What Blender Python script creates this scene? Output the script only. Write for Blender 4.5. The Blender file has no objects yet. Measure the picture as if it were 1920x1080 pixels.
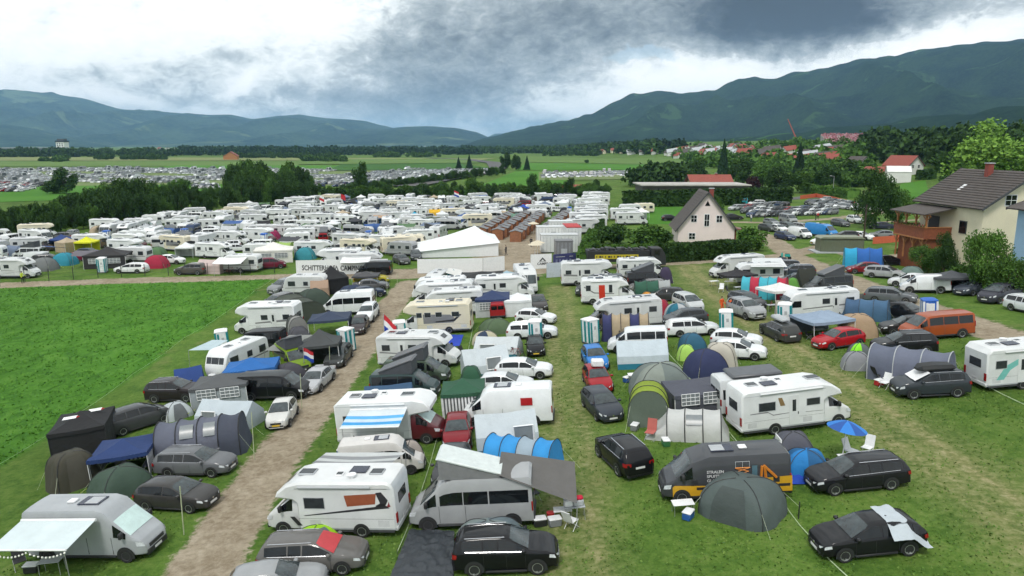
import bpy, bmesh, math, random
import numpy as np
from mathutils import Vector, Matrix, noise
R = math.radians
PI = math.pi
rnd = random.Random(7)
sc = bpy.context.scene
COL = sc.collection

# ------------------------------------------------------------------ camera
CAMZ = 17.8
PITCH = R(11.1)
FPX = 1371.0
cam_d = bpy.data.cameras.new('camera')
cam = bpy.data.objects.new('camera', cam_d)
COL.objects.link(cam)
cam.location = (0, 0, CAMZ)
cam.rotation_euler = (R(90) - PITCH, 0, 0)
cam_d.sensor_width = 36
cam_d.lens = FPX / 1920 * 36
cam_d.clip_start = .5
cam_d.clip_end = 60000
sc.camera = cam

# ------------------------------------------------------------------ colour management, world, sun
sc.view_settings.view_transform = 'Standard'
sc.view_settings.look = 'None'
sc.view_settings.gamma = 1
sc.view_settings.exposure = 0.5
SUN_EL, SUN_AZ = R(56), R(200)          # azimuth measured from +Y (the view) clockwise
sund = bpy.data.lights.new('sun', 'SUN')
sund.energy = 1.5
sund.angle = R(14)
sund.color = (1, .96, .9)
sun = bpy.data.objects.new('sun', sund)
COL.objects.link(sun)
_s = Vector((math.sin(SUN_AZ) * math.cos(SUN_EL), math.cos(SUN_AZ) * math.cos(SUN_EL), math.sin(SUN_EL)))
sun.rotation_euler = _s.to_track_quat('Z', 'Y').to_euler()
sun.location = _s * 200

class NT:
 """tiny node tree helper"""
 def __init__(self, tree):
  self.t = tree
  tree.nodes.clear()

 def n(self, kind, **kw):
  nd = self.t.nodes.new(kind)
  for k, v in kw.items():
   if k.startswith('i_'):
    k = k[2:]
    nd.inputs[int(k) if k.isdigit() else k.replace('_', ' ')].default_value = v
   else:
    setattr(nd, k, v)
  return nd

 def l(self, a, b):
  self.t.links.new(a, b)

 def math(self, op, a, b=None, c=None, clamp=False):
  nd = self.t.nodes.new('ShaderNodeMath')
  nd.operation = op
  nd.use_clamp = clamp
  for i, x in enumerate((a, b, c)):
   if x is None:
    continue
   if isinstance(x, (int, float)):
    nd.inputs[i].default_value = x
   else:
    self.l(x, nd.inputs[i])
  return nd.outputs[0]

 def mix(self, fac, a, b, mode='MIX'):
  nd = self.t.nodes.new('ShaderNodeMix')
  nd.data_type = 'RGBA'
  nd.blend_type = mode
  for s, x in ((0, fac), (6, a), (7, b)):
   if isinstance(x, (int, float)):
    nd.inputs[s].default_value = x
   elif isinstance(x, (tuple, list)):
    nd.inputs[s].default_value = (*x[:3], 1)
   else:
    self.l(x, nd.inputs[s])
  return nd.outputs[2]

 def noise(self, vec, scale, detail=4, rough=.5, dist=0):
  nd = self.n('ShaderNodeTexNoise')
  nd.inputs['Scale'].default_value = scale
  nd.inputs['Detail'].default_value = detail
  nd.inputs['Roughness'].default_value = rough
  nd.inputs['Distortion'].default_value = dist
  if vec is not None:
   self.l(vec, nd.inputs['Vector'])
  return nd.outputs['Fac']

 def ramp(self, fac, stops):
  nd = self.n('ShaderNodeValToRGB')
  cr = nd.color_ramp
  while len(cr.elements) < len(stops):
   cr.elements.new(.5)
  for e, (p, c) in zip(cr.elements, stops):
   e.position = p
   e.color = (*c, 1) if len(c) == 3 else c
  self.l(fac, nd.inputs[0])
  return nd.outputs[0]

 def rng(self, v, a, b, c=0., d=1.):
  nd = self.n('ShaderNodeMapRange')
  nd.inputs[1].default_value = a
  nd.inputs[2].default_value = b
  nd.inputs[3].default_value = c
  nd.inputs[4].default_value = d
  self.l(v, nd.inputs[0])
  return nd.outputs[0]

world = bpy.data.worlds.new('World')
sc.world = world
world.use_nodes = True
w = NT(world.node_tree)
tc = w.n('ShaderNodeTexCoord')
sky = w.n('ShaderNodeTexSky', sky_type='NISHITA', sun_disc=False, sun_elevation=SUN_EL, sun_rotation=SUN_AZ)
bg_sky = w.n('ShaderNodeBackground')
bg_sky.inputs['Strength'].default_value = .1
w.l(sky.outputs[0], bg_sky.inputs['Color'])
sep = w.n('ShaderNodeSeparateXYZ')
w.l(tc.outputs['Generated'], sep.inputs[0])
AZ = w.math('ARCTAN2', sep.outputs[0], sep.outputs[1])
EL = w.math('ARCSINE', sep.outputs[2])
# domain in degrees, warped by noise so nothing has a clean edge
comb = w.n('ShaderNodeCombineXYZ')
w.l(w.math('MULTIPLY', AZ, 57.3), comb.inputs[0])
w.l(w.math('MULTIPLY', EL, 57.3), comb.inputs[1])
wn = w.n('ShaderNodeTexNoise')
wn.inputs['Scale'].default_value = .13
wn.inputs['Detail'].default_value = 6
wn.inputs['Roughness'].default_value = .58
w.l(comb.outputs[0], wn.inputs['Vector'])
vsub = w.n('ShaderNodeVectorMath', operation='SUBTRACT')
w.l(wn.outputs['Color'], vsub.inputs[0])
vsub.inputs[1].default_value = (.5, .5, .5)
vsc = w.n('ShaderNodeVectorMath', operation='MULTIPLY')
w.l(vsub.outputs[0], vsc.inputs[0])
vsc.inputs[1].default_value = (13, 5, 0)
vadd = w.n('ShaderNodeVectorMath', operation='ADD')
w.l(comb.outputs[0], vadd.inputs[0])
w.l(vsc.outputs[0], vadd.inputs[1])
sp2 = w.n('ShaderNodeSeparateXYZ')
w.l(vadd.outputs[0], sp2.inputs[0])
CA, CE = sp2.outputs[0], sp2.outputs[1]

def sky_dir(px, py):
 u, v = (px - 960) / FPX, (540 - py) / FPX
 d = Vector((u, math.cos(PITCH) + v * math.sin(PITCH), -math.sin(PITCH) + v * math.cos(PITCH))).normalized()
 return math.degrees(math.atan2(d.x, d.y)), math.degrees(math.asin(d.z))

def blob(px, py, sx, sy, amp, power=1.0):
 a0, e0 = sky_dir(px, py)
 sa, se = sx / 24.0, sy / 24.0
 da = w.math('DIVIDE', w.math('SUBTRACT', CA, a0), sa)
 de = w.math('DIVIDE', w.math('SUBTRACT', CE, e0), se)
 r2 = w.math('ADD', w.math('MULTIPLY', da, da), w.math('MULTIPLY', de, de))
 return w.math('MULTIPLY', w.math('EXPONENT', w.math('MULTIPLY', r2, -power)), amp)

# cloud bodies: negative = dark rain cloud, positive = bright cloud (they sit in the sky, by azimuth and elevation)
blobs = [(1480, 35, 150, 62, -.75), (1400, -30, 260, 60, -.25), (1700, 30, 230, 40, -.2), (880, 110, 230, 110, -.26), (700, 190, 330, 32, -.22),
         (1050, 40, 200, 90, -.16), (1000, -150, 700, 60, -.1), (450, 85, 190, 26, -.13), (150, 150, 90, 22, -.13), (830, 215, 110, 60, -.07),
         (330, 150, 60, 30, -.08), (1230, 60, 130, 60, -.08),
         (250, 40, 330, 70, .22), (590, 40, 110, 45, .22), (60, 120, 110, 50, .14), (1130, 190, 190, 36, .44), (1300, 135, 130, 40, .36), (1700, 110, 200, 26, .2),
         (1640, 120, 260, 34, .16), (440, 146, 24, 14, .5), (380, 195, 300, 14, .16), (1850, 60, 110, 30, .2), (320, 155, 50, 20, .1), (900, 230, 60, 30, .1)]
acc = None
for b in blobs:
 v = blob(*b)
 acc = v if acc is None else w.math('ADD', acc, v)
mp = w.n('ShaderNodeMapping')
mp.inputs['Scale'].default_value = (1, 1.8, 1)
w.l(comb.outputs[0], mp.inputs[0])
f1 = w.noise(mp.outputs[0], .12, 10, .62, .6)
f2 = w.noise(mp.outputs[0], .6, 9, .66, .5)
f3 = w.noise(mp.outputs[0], 2.2, 6, .6, .3)
acc = w.math('ADD', acc, w.math('MULTIPLY', w.math('SUBTRACT', f3, .5), .12))
dens = w.math('ADD', w.math('ADD', .69, acc), w.math('ADD', w.math('MULTIPLY', w.math('SUBTRACT', f1, .5), .72),
                                                   w.math('MULTIPLY', w.math('SUBTRACT', f2, .5), .54)))
ccol = w.ramp(dens, [(0, (.05, .06, .078)), (.18, (.085, .102, .125)), (.36, (.205, .237, .26)), (.50, (.335, .375, .395)), (.60, (.46, .50, .515)), (.67, (.66, .70, .70)), (.78, (.86, .88, .87)), (1, (.98, .98, .96))])
bg_c = w.n('ShaderNodeBackground')
w.l(ccol, bg_c.inputs['Color'])
bg_c.inputs['Strength'].default_value = 1.0
gap = w.math('ADD', blob(1205, 108, 46, 14, 1.1), blob(1130, 160, 30, 8, .55))
gapm = w.rng(w.math('ADD', gap, w.math('MULTIPLY', w.math('SUBTRACT', f2, .5), 1.2)), .45, .8, 0, .55)
mixs = w.n('ShaderNodeMixShader')
w.l(gapm, mixs.inputs[0])
w.l(bg_c.outputs[0], mixs.inputs[1])
w.l(bg_sky.outputs[0], mixs.inputs[2])
wo = w.n('ShaderNodeOutputWorld')
w.l(mixs.outputs[0], wo.inputs[0])

# ------------------------------------------------------------------ terrain height and pixel -> ground
def sst(a, b, x):
 t = min(1., max(0., (x - a) / (b - a)))
 return t * t * (3 - 2 * t)

def H(x, y):
 s = x
 if x < -30: s = -30 - 8 * (1 - math.exp((x + 30) / 8))
 if x > 45: s = 45 + 10 * (1 - math.exp(-(x - 45) / 10))
 h = .075 * s * (1 - .72 * sst(50, 115, y))
 # hillside on the right
 if x > 60 and y > 60:
  h += sst(95, 230, x) * sst(100, 200, y) * 10 + max(0, x - 150) * .04 * sst(150, 400, y)
  h = min(h, 26)
 # gentle roll of the knolls far right of the valley
 return h

fwd = Vector((0, math.cos(PITCH), -math.sin(PITCH)))
upv = Vector((0, math.sin(PITCH), math.cos(PITCH)))
rgt = Vector((1, 0, 0))

def ray(px, py):
 return (fwd + rgt * ((px - 960) / FPX) + upv * ((540 - py) / FPX))

def G(px, py):
 """point of the terrain seen at a place of the photograph"""
 d = ray(px, py)
 t0 = 5.
 t = t0
 while t < 30000:
  x, y, z = d.x * t, d.y * t, CAMZ + d.z * t
  if z <= H(x, y):
   a, b = t0, t
   for _ in range(30):
    m = (a + b) / 2
    if CAMZ + d.z * m <= H(d.x * m, d.y * m): b = m
    else: a = m
   t = b
   break
  t0 = t
  t *= 1.02
 return Vector((d.x * t, d.y * t, H(d.x * t, d.y * t)))

def depth(p):
 return (Vector(p) - Vector((0, 0, CAMZ))).dot(fwd)

def at(px, py, Y):
 """point at forward distance Y on the ray"""
 d = ray(px, py)
 return Vector((0, 0, CAMZ)) + d * (Y / d.y)

# ------------------------------------------------------------------ materials
MATS = {}

def principled(nt, **kw):
 p = nt.n('ShaderNodeBsdfPrincipled')
 for k, v in kw.items():
  k = k.replace('_', ' ')
  if hasattr(v, 'links') or hasattr(v, 'is_linked'):
   nt.l(v, p.inputs[k])
  else:
   p.inputs[k].default_value = v
 o = nt.n('ShaderNodeOutputMaterial')
 nt.l(p.outputs[0], o.inputs[0])
 return p

def mat(name, col=(.5, .5, .5), rough=.6, metal=0., var=.12, nscale=3., bump=0., bscale=20., coat=0., obj=False, emis=0., spec=.5, orand=0.):
 if name in MATS: return MATS[name]
 m = bpy.data.materials.new(name)
 m.use_nodes = True
 t = NT(m.node_tree)
 tcn = t.n('ShaderNodeTexCoord')
 nz = t.noise(tcn.outputs['Object'], nscale, 5, .6)
 if obj:
  oi = t.n('ShaderNodeObjectInfo')
  base = oi.outputs['Color']
 else:
  rgb = t.n('ShaderNodeRGB')
  rgb.outputs[0].default_value = (*col, 1)
  base = rgb.outputs[0]
 f = t.rng(nz, .3, .7, 1 - var, 1 + var * .5)
 if orand:
  f = t.math('MULTIPLY', f, t.rng(t.n('ShaderNodeObjectInfo').outputs['Random'], 0, 1, 1 - orand, 1.02))
 vm = t.n('ShaderNodeVectorMath', operation='SCALE')
 t.l(base, vm.inputs[0])
 t.l(f, vm.inputs['Scale'])
 p = principled(t, Base_Color=vm.outputs[0], Roughness=rough, Metallic=metal)
 p.inputs['Coat Weight'].default_value = coat
 p.inputs['Coat Roughness'].default_value = .03
 p.inputs['Specular IOR Level'].default_value = spec
 if emis:
  p.inputs['Emission Color'].default_value = (*col, 1)
  p.inputs['Emission Strength'].default_value = emis
 if bump:
  bn = t.n('ShaderNodeBump')
  bn.inputs['Strength'].default_value = bump
  bn.inputs['Distance'].default_value = .07
  t.l(t.noise(tcn.outputs['Object'], bscale, 5, .6), bn.inputs['Height'])
  t.l(bn.outputs[0], p.inputs['Normal'])
 MATS[name] = m
 return m

PAINT = mat('car_paint', rough=.45, obj=True, var=.10, nscale=1.3, coat=.6, spec=.08)
SHELLW = mat('camper_shell', (.74, .755, .76), rough=.42, var=.10, nscale=1.1, coat=.15, orand=.2)
CREAM = mat('cream_shell', (.70, .64, .50), rough=.45, var=.06, nscale=1.1)
GLASS = mat('vehicle_glass', (.008, .010, .012), rough=.06, var=.2, nscale=.9, spec=.55)
GLASSL = mat('screen_glass', (.045, .06, .065), rough=.08, var=.8, nscale=1.6, spec=.8)
SUNSHADE = mat('silver_sunshade', (.55, .70, .68), rough=.5, var=.12)
REDSHADE = mat('red_sunshade', (.5, .05, .06), rough=.5)
WIN = mat('acrylic_window', (.035, .04, .045), rough=.15, var=.25)
TYRE = mat('tyre_rubber', (.018, .018, .019), rough=.85)
RIM = mat('alloy', (.45, .46, .47), rough=.35, metal=.7)
RIMD = mat('dark_rim', (.05, .05, .055), rough=.5)
BLACK = mat('black_plastic', (.022, .023, .025), rough=.6)
DGREY = mat('dark_plastic', (.06, .062, .066), rough=.6)
LAMP = mat('headlight_lens', (.62, .65, .68), rough=.15, var=.3, nscale=6)
TAIL = mat('tail_light_lens', (.28, .012, .012), rough=.25)
PLATE = mat('plate_white', (.7, .7, .7), rough=.5)
PLATEY = mat('plate_yellow', (.75, .5, .06), rough=.5)
CHROME = mat('chrome', (.6, .6, .62), rough=.2, metal=.9)
GREYL = mat('grey_light', (.42, .44, .46), rough=.6)
SOLAR = mat('solar_cells', (.03, .035, .06), rough=.25)
METAL = mat('galvanised_metal', (.45, .46, .47), rough=.45, metal=.6)
WOODB = mat('timber_brown', (.22, .085, .035), rough=.75, var=.35, nscale=5, bump=.2)
WHITE = mat('white_plastic', (.78, .79, .8), rough=.45)
TEAL = mat('teal_plastic', (.0, .22, .25), rough=.45)
BLUEP = mat('blue_plastic', (.02, .12, .48), rough=.45)

def fab(c, rough=.8, bump=.75):
 """tent cloth with soft wrinkles"""
 c = tuple(round(x, 3) for x in c)
 n = 'tent_cloth_%02x%02x%02x' % tuple(int(max(0, min(1, x)) * 255) for x in c)
 return mat(n, c, rough=rough, var=.1, nscale=1.2, bump=bump, bscale=2.2)

FABO = mat('cloth_any_colour', rough=.85, obj=True, var=.1, nscale=1.2, bump=.35, bscale=2.6)

# ------------------------------------------------------------------ mesh building
class MB:
 def __init__(s):
  s.v, s.f, s.mi, s.mats = [], [], [], []

 def _m(s, m):
  if m not in s.mats: s.mats.append(m)
  return s.mats.index(m)

 def add(s, verts, faces, m):
  o = len(s.v)
  s.v += [tuple(v) for v in verts]
  k = s._m(m)
  for f in faces:
   s.f.append(tuple(i + o for i in f))
   s.mi.append(k)

 def quad(s, a, b, c, d, m): s.add([a, b, c, d], [(0, 1, 2, 3)], m)

 def poly(s, pts, m): s.add(pts, [tuple(range(len(pts)))], m)

 def box(s, x0, x1, y0, y1, z0, z1, m, b=0.):
  if x0 > x1: x0, x1 = x1, x0
  if y0 > y1: y0, y1 = y1, y0
  if z0 > z1: z0, z1 = z1, z0
  if b <= 0:
   v = [(x, y, z) for x in (x0, x1) for y in (y0, y1) for z in (z0, z1)]
   s.add(v, [(0, 1, 3, 2), (4, 6, 7, 5), (0, 4, 5, 1), (2, 3, 7, 6), (0, 2, 6, 4), (1, 5, 7, 3)], m)
   return
  b = min(b, (x1 - x0) * .49, (y1 - y0) * .49, (z1 - z0) * .49)
  X, Y, Z = (x0, x1), (y0, y1), (z0, z1)
  sg = (1, -1)
  idx, v = {}, []
  for i in (0, 1):
   for j in (0, 1):
    for k in (0, 1):
     for ax in (0, 1, 2):
      p = [X[i] + sg[i] * b, Y[j] + sg[j] * b, Z[k] + sg[k] * b]
      p[ax] = (X[i], Y[j], Z[k])[ax]
      idx[i, j, k, ax] = len(v)
      v.append(tuple(p))
  f = []
  for i in (0, 1):
   f.append(tuple(idx[i, j, k, 0] for j, k in ((0, 0), (0, 1), (1, 1), (1, 0))))
   f.append(tuple(idx[j, i, k, 1] for j, k in ((0, 0), (0, 1), (1, 1), (1, 0))))
   f.append(tuple(idx[j, k, i, 2] for j, k in ((0, 0), (0, 1), (1, 1), (1, 0))))
   for j in (0, 1):
    f.append((idx[i, j, 0, 0], idx[i, j, 1, 0], idx[i, j, 1, 1], idx[i, j, 0, 1]))
    f.append((idx[i, 0, j, 0], idx[i, 1, j, 0], idx[i, 1, j, 2], idx[i, 0, j, 2]))
    f.append((idx[0, i, j, 1], idx[1, i, j, 1], idx[1, i, j, 2], idx[0, i, j, 2]))
    for k in (0, 1):
     f.append((idx[i, j, k, 0], idx[i, j, k, 1], idx[i, j, k, 2]))
  s.add(v, f, m)

 def prism(s, prof, y0, y1, m, b=.0, caps=True):
  """profile of (x, z) points extruded across y, its side edges chamfered by b"""
  n = len(prof)
  cx = sum(p[0] for p in prof) / n
  cz = sum(p[1] for p in prof) / n
  ins = []
  for i in range(n):
   p0, p1, p2 = prof[i - 1], prof[i], prof[(i + 1) % n]
   def nrm(a, c):
    dx, dz = c[0] - a[0], c[1] - a[1]
    L = math.hypot(dx, dz) or 1
    nx, nz = -dz / L, dx / L
    if (cx - (a[0] + c[0]) / 2) * nx + (cz - (a[1] + c[1]) / 2) * nz < 0: nx, nz = -nx, -nz
    return nx, nz
   n1, n2 = nrm(p0, p1), nrm(p1, p2)
   sx, sz = n1[0] + n2[0], n1[1] + n2[1]
   L = math.hypot(sx, sz) or 1
   sx, sz = sx / L, sz / L
   k = 1 / max(.5, sx * n1[0] + sz * n1[1])
   ins.append((p1[0] + sx * b * k, p1[1] + sz * b * k))
  rings = [(y0, ins), (y0 + b, prof), (y1 - b, prof), (y1, ins)] if b > 0 else [(y0, prof), (y1, prof)]
  v = [(p[0], y, p[1]) for y, pr in rings for p in pr]
  f = []
  for r in range(len(rings) - 1):
   for i in range(n):
    j = (i + 1) % n
    f.append((r * n + i, r * n + j, (r + 1) * n + j, (r + 1) * n + i))
  if caps:
   f.append(tuple(range(n)))
   f.append(tuple((len(rings) - 1) * n + i for i in reversed(range(n))))
  s.add(v, f, m)

 def loft(s, rings, m, cap0=True, cap1=True, closed=False):
  n = len(rings[0])
  v = [p for r in rings for p in r]
  f = []
  for r in range(len(rings) - 1):
   for i in range(n if closed else n - 1):
    j = (i + 1) % n
    f.append((r * n + i, r * n + j, (r + 1) * n + j, (r + 1) * n + i))
  if cap0: f.append(tuple(range(n)))
  if cap1: f.append(tuple((len(rings) - 1) * n + i for i in reversed(range(n))))
  s.add(v, f, m)

 def tube(s, a, b, r, m, n=6, r2=None):
  a, b = Vector(a), Vector(b)
  d = (b - a)
  if d.length < 1e-6: return
  q = d.to_track_quat('Z', 'Y')
  r2 = r if r2 is None else r2
  ring = lambda c, rr: [c + q @ Vector((rr * math.cos(2 * PI * i / n), rr * math.sin(2 * PI * i / n), 0)) for i in range(n)]
  s.loft([ring(a, r), ring(b, r2)], m, closed=True)

 def path(s, pts, r, m, n=5):
  for a, b in zip(pts, pts[1:]): s.tube(a, b, r, m, n)

 def grid(s, fn, nu, nv, m):
  v = [fn(i / nu, j / nv) for i in range(nu + 1) for j in range(nv + 1)]
  f = [(i * (nv + 1) + j, (i + 1) * (nv + 1) + j, (i + 1) * (nv + 1) + j + 1, i * (nv + 1) + j + 1) for i in range(nu) for j in range(nv)]
  s.add(v, f, m)

 def mesh(s, name, smooth=True, ang=38):
  me = bpy.data.meshes.new(name)
  me.from_pydata(s.v, [], s.f)
  for m in s.mats: me.materials.append(m)
  me.polygons.foreach_set('material_index', s.mi)
  bm = bmesh.new()
  bm.from_mesh(me)
  bmesh.ops.recalc_face_normals(bm, faces=bm.faces)
  bm.to_mesh(me)
  bm.free()
  if smooth:
   me.polygons.foreach_set('use_smooth', [True] * len(me.polygons))
   me.set_sharp_from_angle(angle=R(ang))
  me.update()
  return me

 def build(s, name, parent=None, smooth=True, ang=38, loc=None):
  o = bpy.data.objects.new(name, s.mesh(name, smooth, ang))
  COL.objects.link(o)
  if parent: o.parent = parent
  if loc is not None: o.location = loc
  return o

def tag(o, label=None, cat=None, group=None, kind=None):
 if label: o['label'] = label
 if cat: o['category'] = cat
 if group: o['group'] = group
 if kind: o['kind'] = kind
 return o

def empty(name, loc=(0, 0, 0), rz=0.):
 o = bpy.data.objects.new(name, None)
 COL.objects.link(o)
 o.empty_display_size = .5
 o.location = loc
 o.rotation_euler = (0, 0, rz)
 return o

def copy_tree(o, parent=None):
 c = o.copy()
 COL.objects.link(c)
 c.parent = parent
 for ch in o.children: copy_tree(ch, c)
 return c

def tint(o, col):
 o.color = (*col, 1)
 for c in o.children: tint(c, col)

def ground_mat(x, y, rz, dz=0., scale=1.):
 """matrix standing on the sloping ground"""
 e = 1.2
 n = Vector((-(H(x + e, y) - H(x - e, y)) / (2 * e), -(H(x, y + e) - H(x, y - e)) / (2 * e), 1)).normalized()
 f = Vector((math.cos(rz), math.sin(rz), 0))
 f = (f - n * f.dot(n)).normalized()
 s = n.cross(f)
 M = Matrix(((f.x, s.x, n.x, x), (f.y, s.y, n.y, y), (f.z, s.z, n.z, H(x, y) + dz), (0, 0, 0, 1)))
 return M @ Matrix.Scale(scale, 4)

def flat(root, name):
 """join the parts of a thing into one mesh for small far copies"""
 me = bpy.data.meshes.new(name)
 bm = bmesh.new()
 mats = []
 def walk(o, M):
  M = M @ o.matrix_local if o is not root else M
  if o.type == 'MESH':
   b2 = bmesh.new()
   b2.from_mesh(o.data)
   for fc in b2.faces:
    mt = o.data.materials[fc.material_index]
    if mt not in mats: mats.append(mt)
    fc.material_index = mats.index(mt)
   b2.transform(M)
   tmp = bpy.data.meshes.new('t')
   b2.to_mesh(tmp)
   b2.free()
   bm.from_mesh(tmp)
   bpy.data.meshes.remove(tmp)
  for c in o.children: walk(c, M)
 walk(root, Matrix.Identity(4))
 bm.to_mesh(me)
 bm.free()
 for m in mats: me.materials.append(m)
 return me

PROTO = {}          # name -> root Empty of a prototype (removed at the end when never used itself)
WB = {}             # name -> (wheelbase, width, front overhang, rear overhang)
FLAT = {}

def flat_of(kind):
 if kind not in FLAT: FLAT[kind] = flat(PROTO[kind], kind)
 return FLAT[kind]
# ------------------------------------------------------------------ ground
TRACK_L = [G(x, y) for x, y in ((338, 1140), (398, 1040), (468, 930), (550, 815), (622, 722), (690, 630), (735, 570), (768, 530))]
ROAD_X = [G(x, y) for x, y in ((-60, 541), (0, 535), (250, 526), (520, 519), (770, 518), (980, 512), (1130, 500), (1250, 494), (1400, 486), (1480, 478), (1550, 462), (1600, 478), (1660, 486), (1750, 470))]
PLAZA = [G(x, y) for x, y in ((935, 515), (960, 480), (970, 455), (985, 430))]
PLAZA2 = [G(x, y) for x, y in ((740, 512), (800, 510), (880, 505), (960, 500), (1010, 498))]
TRACK_R = [G(x, y) for x, y in ((1480, 476), (1560, 512), (1640, 545), (1750, 583), (1850, 618), (1990, 668))]
PATH_P = [G(x, y) for x, y in ((1480, 475), (1452, 455), (1425, 440))]
PATH_H = [G(x, y) for x, y in ((1360, 416), (1450, 418), (1560, 410), (1660, 398))]
PATH_H2 = [G(x, y) for x, y in ((1560, 420), (1660, 416), (1760, 410))]
LANE_2 = [G(x, y) for x, y in ((1085, 1120), (1075, 900), (1062, 740), (1055, 620), (1048, 540))]
LANE_3 = [G(x, y) for x, y in ((2050, 1080), (1900, 960), (1740, 850), (1600, 745), (1480, 655), (1390, 585), (1300, 515), (1290, 500))]
LANE_3B = [G(x, y) for x, y in ((1290, 500), (1340, 505), (1390, 530))]
ROPE_L = [G(x, y) for x, y in ((-40, 905), (0, 878), (140, 785), (250, 705), (340, 640), (420, 590), (480, 545), (510, 525))]

def seg_dist(P, poly):
 d = np.full(len(P), 1e9)
 for a, b in zip(poly, poly[1:]):
  a2, b2 = np.array(a[:2]), np.array(b[:2])
  ab = b2 - a2
  t = np.clip(((P - a2) @ ab) / max(1e-9, ab @ ab), 0, 1)
  d = np.minimum(d, np.hypot(*(P - (a2 + t[:, None] * ab)).T))
 return d

def in_poly(P, poly):
 x, y = P[:, 0], P[:, 1]
 ins = np.zeros(len(P), bool)
 n = len(poly)
 for i in range(n):
  x1, y1, x2, y2 = *poly[i][:2], *poly[(i + 1) % n][:2]
  c = ((y1 > y) != (y2 > y)) & (x < (x2 - x1) * (y - y1) / (y2 - y1 + 1e-12) + x1)
  ins ^= c
 return ins

def tracks(P):
 d = np.zeros(len(P))
 for poly, wd in ((TRACK_L, 1.75), (ROAD_X, 1.9), (TRACK_R, 2.1), (PATH_P, 2.2), (PATH_H, 1.6), (PATH_H2, 1.0), (PLAZA, 6.0), (PLAZA2, 3.3)):
  d = np.maximum(d, np.clip(1.5 - seg_dist(P, poly) / wd * 1.0, 0, 1))
 return d

def worn(P):
 d = np.zeros(len(P))
 for poly, wd, am in ((LANE_2, 2.2, .85), (LANE_3, 2.8, 1.0), (LANE_3B, 3.5, .8)):
  q = seg_dist(P, poly)
  d = np.maximum(d, am * np.clip(1.4 - q / wd, 0, 1) * (.55 + .6 * np.exp(-((q - .95) / .4) ** 2)))
 return d

MEADOW = [ROPE_L[0] + Vector((-60, -40, 0)), *ROPE_L, G(505, 523), G(250, 531), G(0, 540), G(-300, 560), Vector((-300, 40, 0))]

def lush(P):
 return in_poly(P, MEADOW).astype(float)

def set_attr(me, P):
 for nm, arr in (('dirt', tracks(P)), ('worn', worn(P)), ('lush', lush(P))):
  a = me.attributes.new(nm, 'FLOAT', 'POINT')
  a.data.foreach_set('value', arr.astype(np.float32))

def ground_material():
 m = bpy.data.materials.new('meadow_ground')
 m.use_nodes = True
 t = NT(m.node_tree)
 tcn = t.n('ShaderNodeTexCoord')
 P = tcn.outputs['Object']
 big = t.noise(P, .035, 4, .55)
 mid = t.noise(P, .35, 6, .62, .4)
 fin = t.noise(P, 2.6, 7, .7, .3)
 tuft = t.noise(P, 9, 5, .75)
 at_ = lambda n: t.n('ShaderNodeAttribute', attribute_name=n).outputs['Fac']
 dirt, wrn, lsh = at_('dirt'), at_('worn'), at_('lush')
 # short camp turf
 turf = t.ramp(t.math('ADD', t.math('MULTIPLY', mid, .5), t.math('MULTIPLY', fin, .5)),
                  [(.28, (.026, .060, .008)), (.42, (.054, .115, .016)), (.52, (.088, .158, .026)), (.66, (.145, .200, .052)), (.8, (.20, .21, .08))])
 # tall lush meadow
 stretch = t.n('ShaderNodeMapping')
 stretch.inputs['Scale'].default_value = (1, .55, 1)
 t.l(P, stretch.inputs[0])
 mh = t.noise(stretch.outputs[0], .9, 7, .68, 1.2)
 mead = t.ramp(t.math('ADD', t.math('MULTIPLY', mh, .75), t.math('MULTIPLY', mid, .25)),
                  [(.30, (.024, .082, .007)), (.44, (.044, .138, .012)), (.54, (.068, .188, .020)), (.68, (.108, .235, .038))])
 g = t.mix(lsh, turf, mead)
 tint_ = t.rng(big, .3, .7, .8, 1.2)
 vm = t.n('ShaderNodeVectorMath', operation='SCALE')
 t.l(g, vm.inputs[0])
 t.l(t.math('MULTIPLY', tint_, t.rng(tuft, .25, .75, .72, 1.25)), vm.inputs['Scale'])
 g = vm.outputs[0]
 # worn yellow lanes
 wf = t.math('MULTIPLY', wrn, t.rng(t.math('ADD', t.math('MULTIPLY', fin, .6), t.math('MULTIPLY', mid, .6)), .38, .78, .1, 1.25), clamp=True)
 g = t.mix(wf, g, t.ramp(fin, [(.3, (.13, .14, .05)), (.5, (.235, .22, .10)), (.7, (.35, .32, .18))]))
 bare = t.rng(t.noise(P, .16, 5, .6, .5), .60, .72, 0, .55)
 g = t.mix(t.math('MULTIPLY', bare, t.math('SUBTRACT', 1, lsh)), g, (.18, .17, .075))
 # gravel and dust tracks
 dn = t.math('ADD', dirt, t.math('MULTIPLY', t.math('SUBTRACT', t.math('ADD', mid, fin), 1.0), .9))
 df = t.rng(dn, .42, .62)
 dcol = t.ramp(t.math('ADD', t.math('MULTIPLY', fin, .55), t.math('MULTIPLY', t.noise(P, .5, 6, .7), .45)),
                  [(.3, (.14, .105, .07)), (.45, (.25, .205, .145)), (.58, (.35, .30, .225)), (.75, (.46, .41, .33))])
 g = t.mix(df, g, dcol)
 bn = t.n('ShaderNodeBump')
 bn.inputs['Strength'].default_value = .8
 bn.inputs['Distance'].default_value = .25
 hgt = t.math('ADD', t.math('MULTIPLY', mh, t.rng(lsh, 0, 1, .15, 1.)), t.math('MULTIPLY', tuft, .22))
 t.l(hgt, bn.inputs['Height'])
 p = principled(t, Base_Color=g, Roughness=.95)
 p.inputs['Specular IOR Level'].default_value = .15
 t.l(bn.outputs[0], p.inputs['Normal'])
 return m

GROUND = ground_material()

def axis(segs):
 out = [segs[0][0]]
 for a, b, st in segs:
  n = max(1, int(round((b - a) / st)))
  out += [a + (b - a) * i / n for i in range(1, n + 1)]
 return out

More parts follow.
